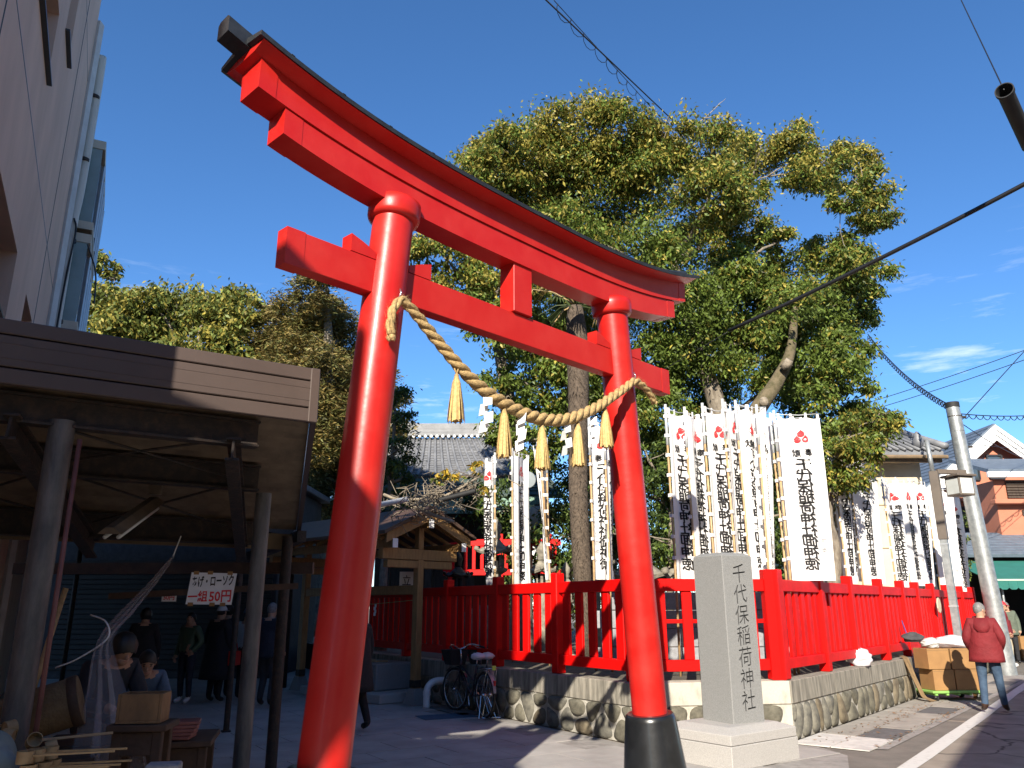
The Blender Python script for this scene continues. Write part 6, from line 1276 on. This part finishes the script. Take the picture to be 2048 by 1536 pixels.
SH2 = [(13.6, 24.6, 3.6, .35), (13.8, 24.6, 3.1, .38), (13.5, 24.6, 2.6, .32), (14.0, 24.6, 4.2, .25)]
tree('potted_tree', 'small thin-leaved tree between the utility pole and the awning', (13.7, 24.6, 0), [(13.7, 24.6, 1.4), (13.7, 24.6, 2.6)], SH2, .06, M_['bark'], (260, .10, [M_['leaf_d'], M_['leaf_l']], .5, 61), 25)

# fallen leaves gathered in the gutter
rnd = random.Random(71); mb = MB()
for k in range(260):
    s = abs(rnd.gauss(3.0, 2.2)); w = rnd.choice((.5, .52, .95, .97, .3))+rnd.gauss(0, .05); p = K2+DR*s+nr*w+V(0, 0, .014+.012*rnd.random()); a = rnd.uniform(0, 6.28); l = rnd.uniform(.015, .035)
    d = V(math.cos(a), math.sin(a), rnd.uniform(-.2, .2))*l; q = V(-d.y, d.x, rnd.uniform(-.01, .01))*.45
    mb.add([p-d, p+q, p+d+V(0, 0, .006), p-q], [(0, 1, 2, 3)])
tag(mb.build('fallen_leaves', mat('dead_leaf', (.20, .11, .05), .8, .3, 20, island=.4)), 'scattered brown dead leaves lying in the roadside gutter', 'leaves', kind='stuff')
# ---------------------------------------------------------------- people
def person(label, loc, face_az, height, cl, pose=None, bulk=1.0, hair='hair_black', hairstyle='short', cap=None, coat=None, shoes='shoe_black', hood=False, bag=None, hands=True, group=None):
    """cl: materials for (top, trousers). Body: one skinned surface; hair, hats and coats are its children."""
    s = height/1.75
    J = dict(pel=(0, 0, .95), spi=(0, .005, 1.13), che=(0, .0, 1.33), nec=(0, -.01, 1.49), hd0=(0, .012, 1.565), hd1=(0, .015, 1.655), hd2=(0, .0, 1.715))
    for sg, n in ((-1, 'l'), (1, 'r')):
        J['sh'+n] = (.175*sg, -.01, 1.43); J['el'+n] = (.25*sg, -.03, 1.15); J['wr'+n] = (.25*sg, .06, .92); J['ha'+n] = (.245*sg, .085, .86)
        J['hi'+n] = (.095*sg, 0, .90); J['kn'+n] = (.105*sg, .02, .50); J['an'+n] = (.105*sg, -.02, .095); J['to'+n] = (.12*sg, .13, .045)
    look = (pose or {}).get('look')
    if pose: J.update({k: v for k, v in pose.items() if k != 'look'})
    names = list(J); idx = {n: i for i, n in enumerate(names)}
    E_ = [('pel', 'spi'), ('spi', 'che'), ('che', 'nec'), ('nec', 'hd0'), ('hd0', 'hd1'), ('hd1', 'hd2')]
    for n in 'lr': E_ += [('che', 'sh'+n), ('sh'+n, 'el'+n), ('el'+n, 'wr'+n), ('wr'+n, 'ha'+n), ('pel', 'hi'+n), ('hi'+n, 'kn'+n), ('kn'+n, 'an'+n), ('an'+n, 'to'+n)]
    b = bulk
    RR = dict(pel=(.165*b, .115*b), spi=(.150*b, .11*b), che=(.165*b, .12*b), nec=(.056, .058), hd0=(.075, .088), hd1=(.080, .098), hd2=(.052, .065))
    for n in 'lr': RR.update({'sh'+n: (.082*b, .085*b), 'el'+n: (.056*b, .056*b), 'wr'+n: (.040*b, .042*b), 'ha'+n: (.030, .045), 'hi'+n: (.105, .11), 'kn'+n: (.070, .072), 'an'+n: (.052, .055), 'to'+n: (.045, .036)})
    me = bpy.data.meshes.new('body'); me.from_pydata([J[n] for n in names], [(idx[a], idx[c]) for a, c in E_], [])
    ob = bpy.data.objects.new('body_tmp', me); C.objects.link(ob); md = ob.modifiers.new('skin', 'SKIN')
    lay = me.skin_vertices[0].data
    for n in names: lay[idx[n]].radius = RR[n]; lay[idx[n]].use_root = (n == 'pel')
    md.use_smooth_shade = True; ob.modifiers.new('sub', 'SUBSURF').levels = 2
    dg = bpy.context.evaluated_depsgraph_get(); dg.update(); ev = bpy.data.meshes.new_from_object(ob.evaluated_get(dg)); bpy.data.objects.remove(ob)
    top, leg = cl; mats = [M_['skin'], M_[top], M_[leg], M_[shoes], M_['eye'], M_['lips']]
    ev.materials.clear()
    for m_ in mats: ev.materials.append(m_)
    segs = [(Vector(J[a]), Vector(J[c]), a, c) for a, c in E_]
    def kind(c):
        best = None
        for p, q, a, n in segs:
            d = q-p; t_ = max(0, min(1, (c-p).dot(d)/d.length_squared)); dist = (p+d*t_-c).length
            if best is None or dist < best[0]: best = (dist, a, n, t_)
        a, n, t_ = best[1:]
        if n[:2] in ('hd',): return 0
        if n == 'nec': return 0 if t_ > .86 else 1
        if n[:2] == 'ha': return 0
        if n[:2] == 'to' or (n[:2] == 'an' and t_ > .9): return 3
        if n[:2] in ('kn', 'an', 'hi'): return 2
        if n == 'spi' and t_ < .25: return 2 if not coat else 1
        return 1
    mi = [kind(p.center) for p in ev.polygons]; ev.polygons.foreach_set('material_index', mi); ev.update()
    # face and fingers grow out of the same mesh
    bm = bmesh.new(); bm.from_mesh(ev)
    H = Vector(J['hd1']); up = (Vector(J['hd2'])-Vector(J['hd0'])).normalized(); hf = V(0, 1, 0); 
    if look: hf = Vector(look).normalized()
    hr = hf.cross(up).normalized()
    def blob(c, r, mi_, sub=2):
        q = bmesh.ops.create_icosphere(bm, subdivisions=sub, radius=1.0)['verts']; fs = set()
        for v in q: v.co = c+hr*v.co.x*r[0]+hf*v.co.y*r[1]+up*v.co.z*r[2]; fs.update(v.link_faces)
        for f in fs: f.material_index = mi_; f.smooth = True
    blob(H+up*-.005, (.076, .096, .112), 0, 3); blob(H+hf*.055-up*.075, (.050, .042, .045), 0)
    blob(H+hf*.100-up*.020, (.014, .020, .024), 0); 
    for sg in (-1, 1):
        blob(H+hf*.084+hr*.033*sg+up*.012, (.013, .008, .007), 4, 1); blob(H+hr*.080*sg-up*.012, (.012, .022, .030), 0); blob(H+hf*.086+hr*.033*sg+up*.030, (.018, .007, .004), 4, 1)
    blob(H+hf*.088-up*.062, (.022, .008, .006), 5, 1)
    if hands:
        for n, sg in (('l', -1), ('r', 1)):
            w, h_ = Vector(J['wr'+n]), Vector(J['ha'+n]); d = (h_-w).normalized(); sd = V(0, 1, 0)-d*d.y; sd = sd.normalized() if sd.length > .2 else V(1, 0, 0); inn = V(-sg, 0, 0)-d*(-sg*d.x)
            for k in range(5):
                if k < 4: p = h_+sd*(.030-.02*k); e1 = p+d*(.045, .052, .048, .036)[k]+inn*.006; e2 = e1+d*.028+inn*.020
                else: p = h_-d*.03+sd*.035; e1 = p+sd*.022+d*.03; e2 = e1+d*.03
                for a_, c_, r0, r1 in ((p, e1, .0105, .0095), (e1, e2, .0095, .0075)):
                    q = bmesh.ops.create_cone(bm, segments=6, radius1=r0, radius2=r1, depth=(c_-a_).length, cap_ends=True)['verts']; M0 = Matrix.Translation((a_+c_)/2) @ (c_-a_).to_track_quat('Z', 'Y').to_matrix().to_4x4()
                    for v in q: v.co = M0 @ v.co
    bm.to_mesh(ev); bm.free(); ev.shade_smooth()
    root = thing('person', label, 'person', loc, group)
    WMt = Matrix.Translation(loc) @ Matrix.Rotation(-R(face_az), 4, 'Z') @ Matrix.Scale(s, 4)
    body = link(bpy.data.objects.new('body', ev), root, WMt)
    def child(name, mb, mm, smooth=True):
        m2 = mb.mesh(name); m2.materials.append(M_[mm])
        b2 = bmesh.new(); b2.from_mesh(m2); bmesh.ops.recalc_face_normals(b2, faces=b2.faces[:]); b2.to_mesh(m2); b2.free()
        if smooth: m2.shade_smooth()
        return link(bpy.data.objects.new(name, m2), root, WMt)
    def dome(zmin, r, n=20, k=9, off=V(0, 0, 0), front=None):
        """hair or cap shell around the head; front: how far down it reaches over the face"""
        mb = MB(); vs = []
        for j in range(k+1):
            for i in range(n):
                a = 2*math.pi*i/n; fr = .5+.5*math.cos(a); lim = zmin+(front-zmin)*fr**1.6 if front is not None else zmin
                ph = math.pi/2-(math.pi/2-lim)*j/k; wob = 1+.012*math.sin(i*5+j*3)+.035*((i*7919+j*104729) % 13/13-.5)*(j > 1)
                vs.append(H+off+hr*math.sin(a)*math.cos(ph)*r[0]*wob+hf*math.cos(a)*math.cos(ph)*r[1]*wob+up*math.sin(ph)*r[2]*wob)
        mb.add(vs, [(j*n+i, j*n+(i+1) % n, (j+1)*n+(i+1) % n, (j+1)*n+i) for j in range(k) for i in range(n)]); return mb
    if hairstyle == 'short': child('hair', dome(-.62, (.088, .106, .122), front=.50), hair)
    if hairstyle == 'long': child('hair', dome(-1.05, (.098, .108, .124), front=.42, off=-hf*.012), hair)
    if hairstyle == 'bob': child('hair', dome(-1.0, (.105, .118, .128), front=.25, off=-hf*.006), hair)
    if cap:
        cpm = dome(.12, (.096, .114, .130), front=.22); child('cap', cpm, cap)
        br = MB(); vs = []
        for i in range(9):
            a = (i-4)/4*1.0
            for q in (0, 1): vs.append(H+up*(.028-.02*q)+hr*math.sin(a)*(.09+.015*q)+hf*(math.cos(a)*.10+.075*q*math.cos(a*.9)))
        br.add(vs+[v+up*.006 for v in vs], [(2*i, 2*i+1, 2*i+3, 2*i+2) for i in range(8)]+[(18+2*i, 18+2*i+2, 18+2*i+3, 18+2*i+1) for i in range(8)]+[(2*i+1, 18+2*i+1, 18+2*i+3, 2*i+3) for i in range(8)]); child('cap_brim', br, cap)
    if coat:
        z0, z1, fl = coat      # top, hem, flare
        mb = MB(); vs = []; n = 24
        px, py = J['pel'][0], J['pel'][1]
        for j in range(9):
            t_ = j/8; z = z0+(z1-z0)*t_; w = (.175+fl*t_)*bulk; d = (.128+fl*.8*t_)*bulk
            cx = Vector(J['che']).lerp(Vector(J['pel']), min(1, max(0, (1.33-z)/.38)))
            for i in range(n):
                a = 2*math.pi*i/n; wb = 1+.03*math.sin(a*3+t_*4)*t_+.02*math.sin(a*7+z*9); vs.append((cx.x+math.cos(a)*w*wb, cx.y+math.sin(a)*d*wb, z))
        mb.add(vs, [(j*n+i, j*n+(i+1) % n, (j+1)*n+(i+1) % n, (j+1)*n+i) for j in range(8) for i in range(n)]+[tuple(8*n+i for i in range(n))]); child('coat_skirt', mb, top)
    if hood:
        mb = MB(); N_ = Vector(J['nec']); vs = []; n = 18
        for j, (rw, rd, dz, dy) in enumerate(((.085, .075, .045, .0), (.125, .105, .06, -.01), (.15, .135, .02, -.03), (.15, .15, -.05, -.05), (.12, .12, -.10, -.05))):
            for i in range(n):
                a = 2*math.pi*i/n; bk = .5-.5*math.sin(a); vs.append(N_+V(math.cos(a)*rw, math.sin(a)*rd+dy*bk, dz-(.11*bk if j > 1 else .03*bk)))
        mb.add(vs, [(j*n+i, j*n+(i+1) % n, (j+1)*n+(i+1) % n, (j+1)*n+i) for j in range(4) for i in range(n)]); child('hood', mb, top)
    if bag:
        mm, (x, y, z) = bag; mb = MB(); mb.box((x, y, z), (.10, .24, .26)); mb.tube([(x, y-.08, z+.13), (x, y-.03, z+.27), (x, y+.03, z+.27), (x, y+.08, z+.13)], .009, 6); child('handbag', mb, mm, False)
    return root
stride = dict(knl=(-.12, .10, .51), anl=(-.13, .02, .10), tol=(-.15, .17, .045), knr=(.13, .0, .50), anr=(.16, -.12, .10), tor=(.19, .02, .045), hil=(-.10, .01, .90), hir=(.10, 0, .90))
pock = dict(ell=(-.27, -.06, 1.16), wrl=(-.22, .10, 1.0), hal=(-.18, .14, .96), elr=(.27, -.06, 1.16), wrr=(.22, .10, 1.0), har=(.18, .14, .96))
person('grey-haired person in a deep red hooded jacket and jeans, back turned, beside the cartons', (7.55, 13.22, -.002), 30, 1.64, ('jk_red', 'jeans'), {**pock, 'knl': (-.11, .03, .50), 'anl': (-.13, -.05, .095), 'tol': (-.17, .09, .045), 'knr': (.13, .05, .50), 'anr': (.16, .10, .095), 'tor': (.20, .24, .045), 'look': (.75, .65, -.05)},
       1.30, 'hair_grey', 'short', coat=(1.28, .80, .035), shoes='shoe_brown', hood=True)
person('person in red cap, maroon jacket and khaki trousers talking in the road', (13.55, 22.6, -.002), 118, 1.72, ('jk_maroon', 'khaki'), {'look': (-.15, .95, -.2), **{'wrl': (-.24, .12, .98), 'hal': (-.22, .17, .95)}, 'knl': (-.11, .06, .50), 'anl': (-.12, .03, .095), 'tol': (-.13, .18, .045)}, 1.15, 'hair_grey', 'short', cap='capred', coat=(1.25, .84, .02), shoes='shoe_white')
person('person in a green-grey jacket facing the red-capped one in the road', (14.5, 24.0, -.002), 205, 1.70, ('jk_green', 'cl_black'), {'look': (.1, .95, -.15), 'elr': (.28, .06, 1.18), 'wrr': (.10, .20, 1.12), 'har': (.04, .22, 1.12)}, 1.3, 'hair_grey', 'short', coat=(1.25, .82, .03))
person('person in dark clothes half cut off at the right edge of the street', (15.0, 23.3, -.002), 190, 1.66, ('cl_black', 'cl_navy'), {}, 1.2, 'hair_black', 'short')
person('person in a light hat further back in the street, behind the red jacket', (14.6, 26.2, -.002), 180, 1.70, ('cl_grey', 'cl_navy'), {}, 1.1, 'hair_black', 'short', cap='cl_white')
person('person in beige walking away far down the street under the awning', (15.6, 27.0, -.002), 20, 1.66, ('khaki', 'cl_grey'), {**stride}, 1.1, 'hair_black', 'short')
person('person in a navy coat at the shop front under the green awning', (16.6, 26.0, -.002), 250, 1.64, ('cl_navy', 'cl_grey'), {}, 1.15, 'hair_grey', 'short', coat=(1.28, .7, .05))
person('person in a green padded jacket looking back under the stall canopy', (-5.72, 14.6, .002), 200, 1.50, ('jk_olive', 'cl_navy'), {'look': (-.35, .9, 0), 'ell': (-.32, .0, 1.2), 'wrl': (-.2, .12, 1.02), 'hal': (-.16, .15, .99)}, 1.2, 'hair_black', 'long', shoes='shoe_white')
person('person in a long black coat and white cap seen from behind under the canopy', (-5.25, 14.75, .002), 20, 1.62, ('cl_black', 'cl_black'), {}, 1.25, 'hair_black', 'short', cap='cl_white', coat=(1.3, .42, .10), bag=('redplastic', (.36, .05, .80)))
person('person all in black nearest the shutter left of the green jacket', (-6.0, 13.4, .002), 340, 1.58, ('cl_black', 'cl_black'), {}, 1.2, 'hair_black', 'long', coat=(1.3, .55, .09))
person('person with a dark hood beside the white-capped one in the shade', (-5.35, 15.4, .002), 10, 1.64, ('cl_navy', 'cl_black'), {}, 1.2, 'hair_black', 'bob', coat=(1.3, .5, .07))
person('person in a pale shirt and cap half hidden behind the thin stall post', (-4.88, 15.1, .002), 30, 1.58, ('cl_white', 'cl_black'), {}, 1.1, 'hair_black', 'short', cap='cl_blue')
person('grey-haired person in navy jacket and grey trousers behind the two stall posts', (-4.15, 14.1, .002), 15, 1.66, ('cl_navy', 'cl_grey'), {**stride}, 1.2, 'hair_grey', 'short', coat=(1.28, .82, .03))
person('person in a long dark coat walking out from behind the left gate pillar', (-2.12, 11.35, .004), 300, 1.60, ('cl_black', 'cl_black'), {**stride}, 1.2, 'hair_black', 'short', coat=(1.3, .55, .07))
sit = dict(pel=(0, -.1, .48), spi=(0, -.06, .66), che=(0, .08, .86), nec=(0, .17, .99), hd0=(0, .22, 1.04), hd1=(0, .27, 1.11), hd2=(0, .29, 1.165), shl=(-.17, .10, .94), shr=(.17, .10, .94), ell=(-.24, .18, .70), elr=(.24, .18, .70), wrl=(-.12, .38, .66), wrr=(.12, .38, .66), hal=(-.09, .45, .66), har=(.09, .45, .66),
           hil=(-.1, -.06, .47), hir=(.1, -.06, .47), knl=(-.12, .36, .48), knr=(.12, .36, .48), anl=(-.12, .34, .10), anr=(.12, .34, .10), tol=(-.13, .5, .05), tor=(.13, .5, .05), look=(0, .8, -.55))
person('black-haired stall keeper seated and bending over the stall table', (-3.22, 6.6, .25), 130, 1.66, ('cl_navy', 'cl_black'), sit, 1.15, 'hair_black', 'bob')
person('stooping person in faded blue behind the stall keeper', (-3.55, 8.0, .10), 150, 1.60, ('cl_blue', 'cl_black'), sit, 1.15, 'hair_black', 'short')
for x, y, h, lab in ((-3.19, 6.55, .66, 'dark wooden stool the stall keeper sits on'), (-3.52, 7.95, .52, 'dark wooden stool under the person in faded blue')):
    t = thing('stool', lab, 'stool', (x, y, 0)); bx('seat', (.34, .34, .04), M_['wood_dark'], t, (x, y, h-.02), .3)
    for a in (-1, 1):
        for b in (-1, 1): bx('leg', (.04, .04, h-.042), M_['wood_dark'], t, (x+a*.13, y+b*.13, (h-.042)/2), .3)
# ---------------------------------------------------------------- the street behind the camera: what throws the shade
sb_ = thing('shade_blocker', 'tall blank signboard on steel posts, made up to cast shade, unseen behind the viewer', 'blocker', (-6, -2, 0))  # invented board out of view, added only to cast shade
def panel(name, poly): MB().prism([(x, -2.0, z) for x, z in poly], (0, -.15, 0)).build(name, M_['offwhite'], sb_)  # panel outlines follow the shadow edges they are meant to cast
panel('lower_panel', [(-11, 4.3), (-2.75, 4.3), (-2.38, 5.05), (-1.75, 5.05), (-1.85, 5.55), (-2.3, 5.9), (-2.58, 6.25), (-2.58, 7.3), (-3.22, 7.55), (-3.32, 7.0), (-11, 6.95)])
panel('upper_panel', [(-11, 7.9), (-3.26, 8.0), (-3.26, 10.7), (-4.3, 11.7), (-11, 11.9)])
for x in (-10.4, -7.0, -4.6): MB().tube([(x, -2.25, 0), (x, -2.25, 11.2)], .09, 10).build('post', M_['galv'], sb_, smooth=True)
for z in (5.6, 7.2, 8.9, 10.4): MB().beam((-11, -2.22, z), (-3.4, -2.22, z), .08, .08).build('rail', M_['galv'], sb_)
hb_ = thing('street_house', 'gabled plaster house across the road, behind the viewer', 'house', (6, -8, 0))
MB().prism([(1.7, -4.2, 0), (11.0, -4.2, 0), (11.0, -4.2, 6.6), (6.3, -4.2, 12.2), (1.7, -4.2, 6.8)], (0, -8, 0)).build('wall', M_['cream'], hb_)
for sg in (-1, 1): MB().prism([(6.35, -3.8, 12.35), (6.35+sg*5.1, -3.8, 6.25), (6.35+sg*5.1, -12.6, 6.25), (6.35, -12.6, 12.35)], (0, 0, .14)).build('roof_slope', M_['tile'], hb_)
for k in range(3): wn_ = bx('window', (1.2, .06, 1.2), M_['glass'], hb_, (3.6+2.6*k, -4.19, 4.4), 0, .01)

# taller houses around the viewer, added out of view to hold back sky light
for lab, x0, x1, y0, y1, h, mm in (('flat-roofed rendered block left of the street behind the viewer', -26, -13.5, -26, 1, 15, 'stucco'), ('flat-roofed plaster block right of the street beside the viewer', 15, 26, -24, 14, 11, 'cream'), ('long low plaster block closing the street behind the viewer', -12, 14, -42, -32, 13, 'cream')):
    b_ = thing('street_building', lab, 'building', ((x0+x1)/2, (y0+y1)/2, 0), 'buildings behind the viewer'); bx('wall', (x1-x0, y1-y0, h), M_[mm], b_, ((x0+x1)/2, (y0+y1)/2, h/2), 0, .05)
    bx('roof_parapet', (x1-x0+.4, y1-y0+.4, .4), M_['tile'], b_, ((x0+x1)/2, (y0+y1)/2, h+.2), 0, .03)
print('leaves', sum(len(o.data.polygons) for o in bpy.data.objects if o.type == 'MESH' and o.name.startswith('crown')), 'tris', sum(sum(max(1, p.loop_total-2) for p in o.data.polygons) for o in bpy.data.objects if o.type == 'MESH' and not o.name.startswith('crown')))
